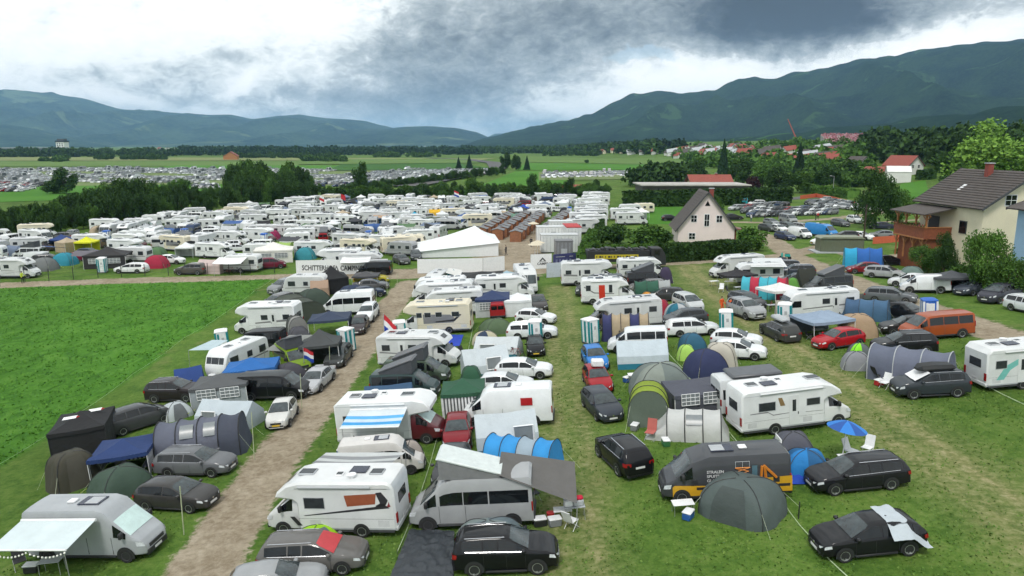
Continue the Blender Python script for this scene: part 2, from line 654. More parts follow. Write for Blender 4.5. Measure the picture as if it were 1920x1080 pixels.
def geo(a, b, k):
 out, x, st = [], a, 3.
 while x < b:
  x += st
  st *= k
  out.append(x)
 return out

gx = axis([(-75, 90, .75)])
gx = [-x for x in reversed(geo(75, 22000, 1.13))] + gx + geo(90, 22000, 1.13)
gy = axis([(14, 110, .7), (110, 170, 1.4)])
gy = [-2000, -600, -200, -60, -10, 5] + gy + geo(170, 26000, 1.09)
XX, YY = np.meshgrid(gx, gy)
nx_, ny_ = len(gx), len(gy)
co = np.zeros((nx_ * ny_, 3))
co[:, 0] = XX.ravel()
co[:, 1] = YY.ravel()
co[:, 2] = [H(x, y) for x, y in zip(co[:, 0], co[:, 1])]
me = bpy.data.meshes.new('ground')
idx = np.arange(nx_ * ny_).reshape(ny_, nx_)
q = np.stack([idx[:-1, :-1], idx[:-1, 1:], idx[1:, 1:], idx[1:, :-1]], -1).reshape(-1, 4)
me.from_pydata(co.tolist(), [], q.tolist())
me.polygons.foreach_set('use_smooth', [True] * len(me.polygons))
set_attr(me, co[:, :2])
me.materials.append(GROUND)
gnd = bpy.data.objects.new('ground', me)
COL.objects.link(gnd)
tag(gnd, kind='structure')

def draped(name, poly, wd, dz, m=None, step=.8, closedpoly=None):
 """a strip of road laid on the terrain with the same blended material as the grass round it"""
 pts = []
 for a, b in zip(poly, poly[1:]):
  n = max(1, int((b - a).length / step))
  pts += [a.lerp(b, i / n) for i in range(n)]
 pts.append(poly[-1])
 rows = []
 nw = max(4, int(wd * 2 / .7))
 for i, p in enumerate(pts):
  t = (pts[min(i + 1, len(pts) - 1)] - pts[max(i - 1, 0)])
  nrm = Vector((-t.y, t.x, 0)).normalized()
  rows.append([Vector((p.x, p.y, 0)) + nrm * (wd * (2 * j / nw - 1)) for j in range(nw + 1)])
 v = [Vector((p.x, p.y, H(p.x, p.y) + dz)) for r in rows for p in r]
 f = [(i * (nw + 1) + j, i * (nw + 1) + j + 1, (i + 1) * (nw + 1) + j + 1, (i + 1) * (nw + 1) + j) for i in range(len(rows) - 1) for j in range(nw)]
 me = bpy.data.meshes.new(name)
 me.from_pydata(v, [], f)
 me.polygons.foreach_set('use_smooth', [True] * len(me.polygons))
 set_attr(me, np.array([(p.x, p.y) for p in v]))
 me.materials.append(m or GROUND)
 o = bpy.data.objects.new(name, me)
 COL.objects.link(o)
 return tag(o, kind='structure')

draped('dirt_track', TRACK_L, 3.6, .012)
draped('gravel_road', ROAD_X, 3.6, .008)
draped('dirt_road', TRACK_R, 3.8, .012)
draped('gravel_plaza', PLAZA, 9.5, .004)

# far fields: thin sheets of other crops over the valley floor
def field_mat(name, c1, c2, sc_=.02, st=(1, 1, 1)):
 m = bpy.data.materials.new(name)
 m.use_nodes = True
 t = NT(m.node_tree)
 tcn = t.n('ShaderNodeTexCoord')
 mp = t.n('ShaderNodeMapping')
 mp.inputs['Scale'].default_value = st
 t.l(tcn.outputs['Object'], mp.inputs[0])
 f = t.math('ADD', t.math('MULTIPLY', t.noise(mp.outputs[0], sc_, 5, .6), .6), t.math('MULTIPLY', t.noise(tcn.outputs['Object'], .6, 6, .7), .4))
 principled(t, Base_Color=t.ramp(f, [(.35, c1), (.65, c2)]), Roughness=.95, Specular_IOR_Level=.1)
 return m

F_BRIGHT = field_mat('bright_pasture', (.050, .16, .016), (.085, .21, .03))
F_MID = field_mat('mown_field', (.08, .155, .035), (.14, .21, .06), .01, (1, 6, 1))
F_PALE = field_mat('pale_field', (.15, .19, .07), (.22, .24, .10), .01, (1, 6, 1))
F_DARK = field_mat('dark_crop', (.035, .10, .018), (.055, .14, .028), .02)
F_LOT = field_mat('worn_lot', (.10, .17, .05), (.20, .23, .11), .05)
F_ROADG = field_mat('asphalt', (.10, .10, .10), (.14, .14, .14), .2)

def field(pix, m, dz, name='field'):
 pts = [G(x, y) for x, y in pix]
 # subdivide along both directions so the sheet follows the ground
 mb = MB()
 if len(pix) == 4:
  a, b, c, d = pts
  n = 14
  def fn(u, v):
   p = a.lerp(b, u).lerp(d.lerp(c, u), v)
   return (p.x, p.y, H(p.x, p.y) + dz)
  mb.grid(fn, n, n, m)
 else:
  mb.poly([(p.x, p.y, H(p.x, p.y) + dz) for p in pts], m)
 o = mb.build(name)
 return tag(o, kind='structure')

field(((-120, 384), (330, 368), (470, 345), (-120, 352)), F_BRIGHT, .15)
field(((-140, 351), (760, 348), (930, 316), (-140, 314)), F_LOT, .10)
field(((-160, 313), (560, 311), (560, 303), (-160, 303)), F_MID, .3)
field(((-160, 302), (900, 301), (930, 297), (-160, 294)), F_PALE, .35)
field(((200, 322), (700, 318), (700, 311), (330, 311)), F_BRIGHT, .45)
field(((612, 321), (920, 316), (860, 307), (640, 309)), F_DARK, .5)
field(((560, 309), (900, 306), (880, 298), (560, 300)), F_MID, .55)
field(((-200, 292), (900, 290), (900, 286), (-200, 286)), F_MID, .6)
field(((900, 349), (1070, 349), (1050, 320), (965, 322)), F_BRIGHT, .2)
field(((965, 320), (1300, 318), (1290, 306), (985, 306)), F_BRIGHT, .25)
field(((985, 305), (1290, 305), (1280, 293), (985, 293)), F_MID, .3)
field(((1010, 339), (1300, 338), (1300, 322), (1010, 323)), F_LOT, .3)
field(((1170, 421), (1290, 420), (1310, 388), (1200, 388)), F_BRIGHT, .05)
field(((1670, 372), (1745, 372), (1735, 338), (1690, 345)), F_BRIGHT, .12)
field(((1385, 306), (1480, 306), (1470, 297), (1395, 297)), F_BRIGHT, .3)
field(((1290, 300), (1350, 300), (1345, 294), (1295, 294)), F_MID, .4)
field(((1560, 316), (1640, 318), (1630, 306), (1570, 306)), F_BRIGHT, .3)
# motorway curving along the middle of the valley
mw = [G(x, y) for x, y in ((760, 352), (830, 338), (900, 327), (935, 316), (925, 306), (880, 300), (800, 297))]
draped('motorway', mw, 7.0, .8, F_ROADG, 12)

# ------------------------------------------------------------------ mountains
def mountain_mat(name, c1, c2, c3, patch=.62, sc_=.0016):
 m = bpy.data.materials.new(name)
 m.use_nodes = True
 t = NT(m.node_tree)
 tcn = t.n('ShaderNodeTexCoord')
 P = tcn.outputs['Object']
 f = t.math('ADD', t.math('MULTIPLY', t.noise(P, sc_ * 3, 6, .6), .5), t.math('MULTIPLY', t.noise(P, sc_ * 30, 6, .7), .5))
 forest = t.ramp(f, [(.40, c1), (.58, c2)])
 pm = t.rng(t.noise(P, sc_ * 1.5, 7, .62, 1.0), patch, patch + .04)
 col = t.mix(pm, forest, c3)
 p = principled(t, Base_Color=col, Roughness=1.0, Specular_IOR_Level=.0)
 bn = t.n('ShaderNodeBump')
 bn.inputs['Strength'].default_value = 1
 bn.inputs['Distance'].default_value = 30
 t.l(t.noise(P, sc_ * 26, 7, .75), bn.inputs['Height'])
 t.l(bn.outputs[0], p.inputs['Normal'])
 return m

def ridge(pts, px):
 for (x0, y0), (x1, y1) in zip(pts, pts[1:]):
  if px <= x1:
   t = (px - x0) / (x1 - x0)
   t = t * t * (3 - 2 * t) * .35 + t * .65
   return y0 + (y1 - y0) * t
 return pts[-1][1]

def mountain(pts, dist, depth_, m, rough=.25, seed=0., nu=260, nv=46, label_name='mountain', base=None, fine=1., crest=.0):
 """height field whose crest carries the skyline of the photograph at its real distance"""
 x0, x1 = pts[0][0], pts[-1][0]
 d0, d1 = dist if isinstance(dist, tuple) else (dist, dist)
 verts, faces = [], []
 for i in range(nu + 1):
  px = x0 + (x1 - x0) * i / nu
  D = d0 + (d1 - d0) * i / nu
  py = ridge(pts, px)
  top = at(px, py, D)
  zt = top.z
  ux = top.x / D
  for j in range(nv + 1):
   s = j / nv * 1.35
   Y = D - depth_ * (1 - s)
   X = top.x + (top.x / D) * 0 + ux * (Y - D) * .75
   if s <= 1:
    prof = (s ** 1.15) * .75 + sst(0, 1, s) * .25
   else:
    prof = 1 - (s - 1) ** 1.3 * 1.6
   nv_ = Vector((X / depth_ * 2.2 * fine, Y / depth_ * 1.3 * fine, seed))
   rg = 1 - abs(noise.noise(nv_)) * 2.2
   rg2 = 1 - abs(noise.noise(nv_ * 2.7)) * 2
   amp = rough * math.sin(PI * min(1, s)) if s < 1 else rough * .3
   z = zt * prof + zt * amp * (rg * .62 + rg2 * .3 - .35)
   if crest: z += crest * noise.noise(Vector((X * .012, Y * .012, 3))) * sst(.3, 1, s)
   verts.append((X, Y, max(-6, z) if j else -6))
 for i in range(nu):
  for j in range(nv):
   a = i * (nv + 1) + j
   faces.append((a, a + nv + 1, a + nv + 2, a + 1))
 mb = MB()
 mb.add(verts, faces, m)
 o = mb.build(label_name, ang=180)
 return tag(o, kind='structure')

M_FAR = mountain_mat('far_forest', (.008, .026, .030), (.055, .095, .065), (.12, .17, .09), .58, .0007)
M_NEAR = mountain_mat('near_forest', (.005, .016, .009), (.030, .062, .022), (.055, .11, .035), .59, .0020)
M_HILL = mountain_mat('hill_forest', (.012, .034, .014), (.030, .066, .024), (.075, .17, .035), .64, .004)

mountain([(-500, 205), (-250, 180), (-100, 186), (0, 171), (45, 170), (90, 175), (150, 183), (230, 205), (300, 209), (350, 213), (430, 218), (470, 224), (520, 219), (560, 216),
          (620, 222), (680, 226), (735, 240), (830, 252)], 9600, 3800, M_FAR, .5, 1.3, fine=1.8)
mountain([(-500, 250), (-200, 214), (0, 232), (60, 240), (110, 252), (160, 262), (240, 276)], 6200, 1700, M_FAR, .15, 5.1, 120, 24)
mountain([(330, 277), (410, 262), (460, 256), (560, 250), (640, 244), (720, 241), (760, 238), (800, 238), (850, 240), (890, 248), (930, 262), (960, 272)], 8000, 2300, M_FAR, .4, 7.7, 160, 40, fine=1.6)
mountain([(580, 277), (620, 271), (680, 270), (730, 273), (790, 277)], 5600, 500, M_FAR, .05, 2.2, 60, 14, 'wooded_hill')
mountain([(900, 262), (930, 250), (960, 249), (1000, 256), (1080, 268)], 10800, 1500, M_FAR, .1, 4.2, 60, 14)
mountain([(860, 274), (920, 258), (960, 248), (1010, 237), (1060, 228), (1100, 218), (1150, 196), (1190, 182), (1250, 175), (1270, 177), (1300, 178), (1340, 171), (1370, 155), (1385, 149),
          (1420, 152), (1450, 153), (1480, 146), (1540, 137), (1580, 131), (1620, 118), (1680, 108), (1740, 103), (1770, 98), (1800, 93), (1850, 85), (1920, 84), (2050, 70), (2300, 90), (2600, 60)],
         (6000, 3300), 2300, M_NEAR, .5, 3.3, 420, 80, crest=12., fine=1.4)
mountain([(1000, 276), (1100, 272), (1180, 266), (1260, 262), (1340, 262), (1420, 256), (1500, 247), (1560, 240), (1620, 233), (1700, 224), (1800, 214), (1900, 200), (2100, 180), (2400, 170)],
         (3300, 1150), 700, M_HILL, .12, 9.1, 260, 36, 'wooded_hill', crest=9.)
# ------------------------------------------------------------------ vehicles
def lerp_pts(pts, x):
 if x <= pts[0][0]: return pts[0][1]
 for (a, b), (c, d) in zip(pts, pts[1:]):
  if x <= c: return b + (d - b) * (x - a) / (c - a)
 return pts[-1][1]

class Shell:
 """body of a car or van: sections lofted along its length"""
 def __init__(s, belt, top, wid, roofw, zb=.2, stations=None, boxy=0.):
  s.belt, s.top, s.wid, s.roofw, s.zb, s.boxy = belt, top, wid, roofw, zb, boxy
  xs = sorted(set([p[0] for p in belt + top + wid]))
  out = []
  for a, b in zip(xs, xs[1:]):
   out.append(a)
   if b - a > .5: out.append((a + b) / 2)
  out.append(xs[-1])
  s.xs = out
  s.Hm = max(p[1] for p in top)
  s.bm = max(p[1] for p in belt)

 def half(s, x):
  b, t, w = lerp_pts(s.belt, x), lerp_pts(s.top, x), lerp_pts(s.wid, x)
  t = max(t, b + .01)
  k = min(1, max(0, (t - b) / (s.Hm - s.bm)))
  wt = w * .93 * (1 - k) + min(w, s.roofw) * k
  bx = s.boxy
  return [(w * .82, s.zb), (w * .97, s.zb + .10), (w * 1.0, s.zb + (b - s.zb) * .45), (w * .99, b - .07), (w * (.955 + .03 * bx), b),
    (wt, b + (t - b) * .86), (wt * (.90 + .04 * bx), b + (t - b) * (.955 + .01 * bx)), (wt * .5, b + (t - b) * .995), (0, t + .004)]

 def ring(s, x):
  h = s.half(x)
  return [(x, -y, z) for y, z in h] + [(x, y, z) for y, z in reversed(h[:-1])]

 def body(s, mb, m):
  mb.loft([s.ring(x) for x in s.xs], m)

 def panes(s, root, cuts, m, name='side_window', **kw):
  for a, b in cuts:
   if b - a < .15: continue
   for sg in (1, -1):
    g = MB()
    s.side_glass(g, a, b, m, sides=(sg,), **kw)
    g.build(name, root)

 def side_glass(s, mb, x0, x1, m, lo=.10, hi=.93, off=.012, n=5, k0=4, k1=5, sides=(1, -1)):
  for sg in sides:
   rows = []
   for i in range(n + 1):
    x = x0 + (x1 - x0) * i / n
    h = s.half(x)
    (ya, za), (yb, zb) = h[k0], h[k1]
    P = []
    for v in (lo, hi):
     P.append((x, sg * (ya + (yb - ya) * v + off), za + (zb - za) * v + off * .3))
    rows.append(P)
   mb.loft(rows, m, cap0=False, cap1=False)

 def top_glass(s, mb, x0, x1, m, inset=.06, off=.014, n=4):
  """windscreen or rear window between two stations"""
  rows = []
  dx = (x1 - x0)
  for i in range(n + 1):
   x = x0 + dx * i / n
   h = s.half(x)
   y5, z5 = h[5]
   y6, z6 = h[6]
   y7, z7 = h[7]
   z8 = h[8][1]
   f = 1 - inset
   rows.append([(x + off * (1 if dx > 0 else -1), y, z + off) for y, z in
                         ((-y5 * f, z5 + .01), (-y6 * f, z6), (-y7, z7), (0, z8), (y7, z7), (y6 * f, z6), (y5 * f, z5 + .01))])
  mb.loft(rows, m, cap0=False, cap1=False)

WHEELS = {}

def wheel_mesh(r, wd, dark, spokes):
 key = (r, wd, dark, spokes)
 if key in WHEELS: return WHEELS[key]
 n = 20
 mb = MB()
 prof = [(r * .62, wd / 2), (r * .93, wd / 2), (r, wd * .32), (r, -wd * .32), (r * .93, -wd / 2), (r * .62, -wd / 2)]
 rings = [[(rr * math.cos(2 * PI * i / n), y, rr * math.sin(2 * PI * i / n)) for i in range(n)] for rr, y in prof]
 mb.loft(rings, TYRE, cap0=False, cap1=False, closed=True)
 ty = mb.mesh('tyre')
 mb = MB()
 m = RIMD if dark else RIM
 y = wd / 2 - .03
 for sg in (1, -1):
  yy = y * sg
  mb.loft([[(rr * math.cos(2 * PI * i / n), q * sg, rr * math.sin(2 * PI * i / n)) for i in range(n)] for rr, q in ((r * .66, y + .035), (r * .58, y + .03), (r * .56, y - .03))], m, closed=True, cap0=False, cap1=False)
  mb.poly([(r * .57 * math.cos(2 * PI * i / n), yy - .02 * sg, r * .57 * math.sin(2 * PI * i / n)) for i in range(n)], BLACK)
  if spokes:
   for k in range(spokes):
    a = 2 * PI * k / spokes
    c, s_ = math.cos(a), math.sin(a)
    w2 = r * .09
    P = []
    for q, ww in ((r * .1, w2 * 1.1), (r * .58, w2)):
     P += [(q * c - ww * s_, yy + .012 * sg, q * s_ + ww * c), (q * c + ww * s_, yy + .012 * sg, q * s_ - ww * c)]
    mb.quad(P[0], P[1], P[3], P[2], m)
  mb.poly([(r * .14 * math.cos(2 * PI * i / 10), yy + .02 * sg, r * .14 * math.sin(2 * PI * i / 10)) for i in range(10)], m)
 WHEELS[key] = (ty, mb.mesh('rim', smooth=False))
 return WHEELS[key]

def add_wheels(root, xs, yo, r=.32, wd=.21, dark=False, spokes=7):
 ty, rm = wheel_mesh(r, wd, dark, spokes)
 for x in xs:
  for sg in (1, -1):
   o = bpy.data.objects.new('wheel', ty)
   COL.objects.link(o)
   o.parent = root
   o.location = (x, sg * (yo - wd / 2), r)
   q = bpy.data.objects.new('rim', rm)
   COL.objects.link(q)
   q.parent = o

def arches(mb, xs, yo, r, m=BLACK, off=.006, z=None, n=14):
 z = r if z is None else z
 for x in xs:
  for sg in (1, -1):
   pts = [(x + r * 1.2 * math.cos(PI * i / n), sg * (yo + off), z + r * 1.2 * math.sin(PI * i / n)) for i in range(n + 1)]
   pts = [(x + r * 1.2, sg * (yo + off), .22)] + pts + [(x - r * 1.2, sg * (yo + off), .22)]
   mb.poly(pts, m)

def done(root, kind, wb, W, fo, ro):
 PROTO[kind] = root
 WB[kind] = (wb, W, fo, ro)
 return root

def car(kind, name, L, W, Hh, wb, fo, style, wheel=.32, dark=False, rails=False, spokes=7, plate=PLATE, screen=GLASSL):
 """x forward, origin midway between the axles"""
 F = wb / 2 + fo
 B = -(L - F)
 hh = .62 * Hh + .0
 bz = .635 * Hh
 if style == 'suv': hz, bz = .66 * Hh, .655 * Hh
 elif style == 'mpv': hz = .62 * Hh
 else: hz = .63 * Hh
 cowl = wb / 2 - .30 if style != 'mpv' else wb / 2 + .02
 cowl_z = hz + .04
 belt = [(B, bz * .80), (B + .10, bz * .98), (B + .6, bz * 1.03), (cowl - .6, bz * .985), (cowl, bz * .965), (F - .45, hz * .90), (F - .10, hz * .74), (F, hz * .58)]
 wst = cowl - (.92 if style != 'mpv' else 1.05)
 if style == 'hatch':
  top = [(B, bz * .82), (B + .08, bz * 1.05), (B + .42, Hh * .90), (B + .75, Hh * .965), (B + 1.5, Hh), (wst - .25, Hh * .995), (wst + .12, Hh * .955), (cowl, cowl_z), (cowl + .3, cowl_z - .03), (F - .45, hz * .935), (F - .10, hz * .78), (F, hz * .60)]
  rg = (B + .09, B + .42)
 elif style == 'wagon' or style == 'suv' or style == 'mpv':
  top = [(B, bz * .82), (B + .08, bz * 1.05), (B + .30, Hh * .90), (B + .50, Hh * .975), (B + 1.5, Hh), (wst - .25, Hh * .995), (wst + .12, Hh * .955), (cowl, cowl_z), (cowl + .3, cowl_z - .03), (F - .45, hz * .935), (F - .10, hz * .78), (F, hz * .60)]
  rg = (B + .09, B + .31)
 elif style == 'sedan':
  top = [(B, bz * .85), (B + .08, bz * 1.04), (B + .62, bz * 1.10), (B + 1.25, Hh * .94), (B + 1.7, Hh * .99), (wst - .3, Hh), (wst + .12, Hh * .95), (cowl, cowl_z), (cowl + .3, cowl_z - .03), (F - .45, hz * .935), (F - .10, hz * .78), (F, hz * .60)]
  rg = (B + .66, B + 1.22)
 elif style == 'open':
  top = [(B, bz * .85), (B + .08, bz * 1.04), (B + 1.0, bz * 1.08), (B + 1.15, bz * .99), (cowl - .5, bz * .99), (cowl - .42, Hh * .97), (cowl, cowl_z), (cowl + .3, cowl_z - .03), (F - .45, hz * .935), (F - .10, hz * .78), (F, hz * .60)]
  rg = None
 wid = [(B, W * .38), (B + .12, W * .455), (B + .6, W * .49), (0, W * .5), (F - .8, W * .49), (F - .3, W * .45), (F - .08, W * .40), (F, W * .33)]
 s = Shell(belt, top, wid, W * .5 * (.70 if style != 'mpv' else .74), zb=.20 if style != 'suv' else .25)
 root = empty(name)
 mb = MB()
 s.body(mb, PAINT)
 arches(mb, (wb / 2, -wb / 2), W * .5, wheel)
 # sills, bumper bottoms
 mb.box(-wb / 2 + .45, wb / 2 - .45, -W * .492, W * .492, .17, .27, BLACK, .02)
 mb.box(F - .22, F - .02, -W * .36, W * .36, .20, .34, BLACK, .04)
 mb.box(B + .0, B + .2, -W * .40, W * .40, .22, .42, BLACK, .04)
 if style == 'open':
  mb.box(B + 1.2, cowl - .55, -W * .38, W * .38, bz * 1.0 - .02, bz * 1.0 + .012, BLACK)
  for sg in (1, -1):
   mb.box(-.45, -.25, sg * .38 - .24, sg * .38 + .24, bz * .9, bz + .32, BLACK, .06)
 for sg in (1, -1):
  if style != 'open' and rails:
   xa = B + .62
   pt = [(x, sg * (s.half(x)[4][0] + .012), s.half(x)[4][1] + .035) for x in [xa + (cowl - .25 - xa) * i / 8 for i in range(9)]]
   mb.path([Vector(q) for q in pt], .014, CHROME, 4)
  for dx_ in (cowl - .18, -.05 + .1, -wb / 2 + .42):       # door shut lines
   h_ = s.half(dx_)
   mb.box(dx_ - .006, dx_ + .006, sg * (h_[2][0] - .02), sg * (h_[2][0] + .002), .30, h_[3][1] - .02, BLACK)
 if rails:
  for sg in (1, -1):
   mb.tube((B + .6, sg * W * .33, Hh - .035), (wst - .1, sg * W * .33, Hh - .02), .02, CHROME)
 mb.build('body', root)
 if style != 'open':
  xs0 = B + (.55 if style != 'sedan' else 1.2)
  mid = (xs0 + cowl) / 2 + .08
  cuts = [(xs0 - .08, -wb / 2 + .38 if style in ('wagon', 'mpv', 'suv') else xs0 + .12), (-wb / 2 + .44 if style in ('wagon', 'mpv', 'suv') else xs0 + .16, mid - .04), (mid + .03, cowl - .20)]
  s.panes(root, cuts, GLASS)
 g = MB()
 if style == 'open':
  s.top_glass(g, cowl - .38, cowl - .04, GLASSL)
 else:
  s.top_glass(g, wst + .10, cowl - .05, screen)
 g.build('windscreen', root)
 if rg:
  g = MB()
  s.top_glass(g, rg[0] + .03, rg[1] - .01, GLASS, off=.012)
  g.build('rear_window', root)
 for sg in (1, -1):
  b = MB()
  hx, hy = F - .30, W * .41
  b.loft([[(F - .34, sg * W * .457, hz * .83), (F - .10, sg * W * .385, hz * .735), (F + .012, sg * W * .25, hz * .70)],
    [(F - .36, sg * W * .462, hz * .70), (F - .09, sg * W * .41, hz * .62), (F + .02, sg * W * .26, hz * .61)]], LAMP, cap0=False, cap1=False)
  b.build('headlight', root)
  b = MB()
  b.loft([[(B + .26, sg * (W * .478), bz * .95), (B + .07, sg * W * .44, bz * .96), (B - .012, sg * W * .27, bz * .93)],
    [(B + .22, sg * (W * .483), bz * .78), (B + .05, sg * W * .45, bz * .77), (B - .015, sg * W * .28, bz * .78)]], TAIL, cap0=False, cap1=False)
  b.build('tail_light', root)
  b = MB()
  b.box(cowl - .32, cowl - .14, sg * W * .47, sg * (W * .47 + .20), bz * 1.0, bz * 1.0 + .14, PAINT if not dark else BLACK, .04)
  b.build('mirror', root)
 b = MB()
 b.box(F - .01, F + .025, -W * .22, W * .22, .47 * hz, .62 * hz, BLACK, .01)
 b.box(F - .03, F + .015, -W * .30, W * .30, .29 * hz, .40 * hz, BLACK, .01)
 b.box(F + .02, F + .03, -.05, .05, .56 * hz, .66 * hz, CHROME)
 b.build('grille', root)
 b = MB()
 b.box(F + .02, F + .04, -.26, .26, .36 * hz, .36 * hz + .11, plate)
 b.build('number_plate', root)
 b = MB()
 b.box(B - .02, B - .005, -.26, .26, .62 * bz, .62 * bz + .11, plate)
 b.build('number_plate', root)
 add_wheels(root, (wb / 2, -wb / 2), W * .5 + .012, wheel, .21, dark, spokes)
 return done(root, kind, wb, W, fo, L - wb - fo)

car('hatch', 'hatchback_car', 4.10, 1.76, 1.46, 2.56, .82, 'hatch')
car('compact', 'hatchback_car', 4.46, 1.80, 1.46, 2.70, .86, 'hatch', dark=False)
car('wagon', 'estate_car', 4.75, 1.82, 1.48, 2.78, .88, 'wagon', rails=True)
car('suv', 'suv_car', 4.50, 1.86, 1.66, 2.66, .88, 'suv', wheel=.35, rails=True)
car('mpv', 'people_carrier', 4.60, 1.84, 1.68, 2.80, .86, 'mpv', wheel=.33)
car('sedan', 'saloon_car', 4.70, 1.82, 1.43, 2.82, .86, 'sedan')
car('open', 'convertible_car', 4.1, 1.78, 1.36, 2.5, .82, 'open')
car('mini', 'hatchback_car', 3.60, 1.65, 1.48, 2.42, .62, 'hatch', wheel=.29, plate=PLATEY)

# ---- vans
def van_shell(L, W, Hh, wb, fo, slope=0., nose='ducato'):
 F = wb / 2 + fo
 B = -(L - F)
 if nose == 'ducato':
  hz, bz = 1.16, 1.28
  cowl, wst = F - .62, F - 1.55
  nb = [(F - .62, 1.14), (F - .18, .98), (F - .04, .74), (F, .5)]
  nt = [(cowl, 1.30), (F - .20, 1.03), (F - .04, .78), (F, .52)]
 else:                                    # T-series style: short sloping nose
  bz = 1.18
  cowl, wst = F - .72, F - 1.62
  nb = [(cowl, 1.04), (F - .22, .90), (F - .05, .68), (F, .46)]
  nt = [(cowl, 1.16), (F - .25, .97), (F - .05, .72), (F, .48)]
 rb = Hh - 1.0
 belt = [(B, bz), (wst - .5, bz), (wst + .25, bz - .02)] + nb
 th = min(Hh, 2.25)
 if Hh > 2.3:
  top = [(B, Hh - .10), (B + .12, Hh), (wst - .75, Hh), (wst - .25, Hh - .16), (wst + .1, 2.08)] + nt
 else:
  top = [(B, Hh - .12), (B + .12, Hh - .01), (wst - .9, Hh), (wst - .15, Hh - .05), (wst + .1, Hh - .13)] + nt
 wid = [(B, W * .485), (B + .1, W * .5), (wst, W * .5), (cowl, W * .485), (F - .3, W * .445), (F - .06, W * .39), (F, W * .33)]
 s = Shell(belt, top, wid, W * (.445 if Hh > 2.3 else .42), zb=.28, boxy=1.)
 s.F, s.B, s.cowl, s.wst, s.bz = F, B, cowl, wst, bz
 s.wsx0 = wst + .14
 return s

def van_front(root, s, W, low=BLACK, plate=PLATE, screen=GLASSL):
 F, cowl = s.F, s.cowl
 g = MB()
 s.top_glass(g, s.wsx0, cowl - .03, screen, inset=.05)
 g.build('windscreen', root)
 for sg in (1, -1):
  b = MB()
  hz = lerp_pts(s.top, F - .2)
  b.loft([[(F - .42, sg * W * .462, hz * .99), (F - .10, sg * W * .40, hz * .90)], [(F - .36, sg * W * .468, hz * .78), (F - .04, sg * W * .40, hz * .72)]], LAMP, cap0=False, cap1=False)
  b.build('headlight', root)
  b = MB()
  b.box(cowl - .42, cowl - .26, sg * W * .485, sg * (W * .485 + .26), s.bz + .0, s.bz + .30, BLACK, .04)
  b.build('mirror', root)
  b = MB()
  b.box(s.B - .012, s.B + .06, sg * (W * .5 - .16), sg * (W * .5 + .004), .9, 1.35, TAIL, .01)
  b.build('tail_light', root)
 b = MB()
 b.box(F - .10, F + .03, -W * .36, W * .36, .25, .52, low, .03)
 b.box(F - .06, F + .012, -W * .27, W * .27, .56, .74, BLACK, .02)
 b.box(s.B - .06, s.B + .1, -W * .47, W * .47, .28, .48, low, .03)
 b.build('bumper', root)
 b = MB()
 b.box(F + .03, F + .045, -.26, .26, .34, .45, plate)
 b.build('number_plate', root)

def camper_van(kind, name, L, W, Hh, wb, fo, nose='ducato', windows=True, pop=None, paint=PAINT, screen=GLASSL, low=BLACK, rear_glass=True, roof_box=False, wheel=.35, dark=True):
 s = van_shell(L, W, Hh, wb, fo, nose=nose)
 root = empty(name)
 mb = MB()
 s.body(mb, paint)
 arches(mb, (wb / 2, -wb / 2), W * .5, wheel + .02)
 mb.box(-wb / 2 + .5, wb / 2 - .5, -W * .505, W * .505, .26, .40, low, .02)
 for sg in (1, -1):        # door seams
  for x in (s.wst + .0, s.wst - 1.25):
   mb.box(x - .008, x + .008, sg * (W * .5 - .01), sg * (W * .5 + .004), .45, s.bz + .0, DGREY)
 mb.build('body', root)
 hi = .90 if Hh < 2.3 else .60
 s.panes(root, ((s.wst + .12, s.cowl - .22),), GLASS, lo=.03, hi=.9)
 if windows:
  s.panes(root, ((s.wst - 1.15, s.wst - .06), (s.wst - 2.35, s.wst - 1.2), (s.B + .18, s.wst - 2.42)), GLASS, lo=.04, hi=hi)
 if rear_glass:
  for sg in (1, -1):
   g = MB()
   g.box(s.B - .02, s.B - .004, sg * .06, sg * (W * .40), s.bz + .05, min(Hh - .3, s.bz + .62), GLASS, .005)
   g.build('rear_window', root)
 van_front(root, s, W, low, screen=screen)
 if Hh > 2.3:
  b = MB()
  b.box(s.wst - 1.6, s.wst - .9, -.35, .35, Hh, Hh + .07, GREYL, .03)
  b.build('roof_hatch', root)
  b = MB()
  b.box(-1.2, -.8, -.2, .2, Hh, Hh + .09, WHITE, .03)
  b.build('roof_hatch', root)
  b = MB()
  b.box(-.5, .6, -.4, .4, Hh + .02, Hh + .06, SOLAR)
  b.build('solar_panel', root)
 if pop:
  a, bb, front_up, rise, mcl, mtop = pop      # x range, hinge at the other end
  b = MB()
  z0 = Hh - .02
  xa, xb = a, bb
  za, zb_ = (z0 + rise, z0 + .12) if front_up == -1 else (z0 + .12, z0 + rise)
  wv = W * .40
  v = [(xa, -wv, z0), (xb, -wv, z0), (xb, -wv, zb_), (xa, -wv, za), (xa, wv, z0), (xb, wv, z0), (xb, wv, zb_), (xa, wv, za)]
  b.add(v, [(0, 1, 2, 3), (4, 5, 6, 7), (0, 3, 7, 4), (1, 2, 6, 5)], mcl)
  b.build('canvas', root)
  b = MB()
  L2 = math.hypot(xb - xa, zb_ - za)
  dx, dz = (xb - xa) / L2, (zb_ - za) / L2
  th = .13
  prof = [(xa - dx * .06, za - dz * .06), (xb + dx * .1, zb_ + dz * .1), (xb - dz * th, zb_ + dx * th), (xa - dz * th, za + dx * th)]
  b.prism(prof, -wv - .05, wv + .05, mtop, .04)
  b.build('lifting_roof', root)
 add_wheels(root, (wb / 2, -wb / 2), W * .5 + .012, wheel, .23, dark, 6)
 return done(root, kind, wb, W, fo, L - wb - fo)

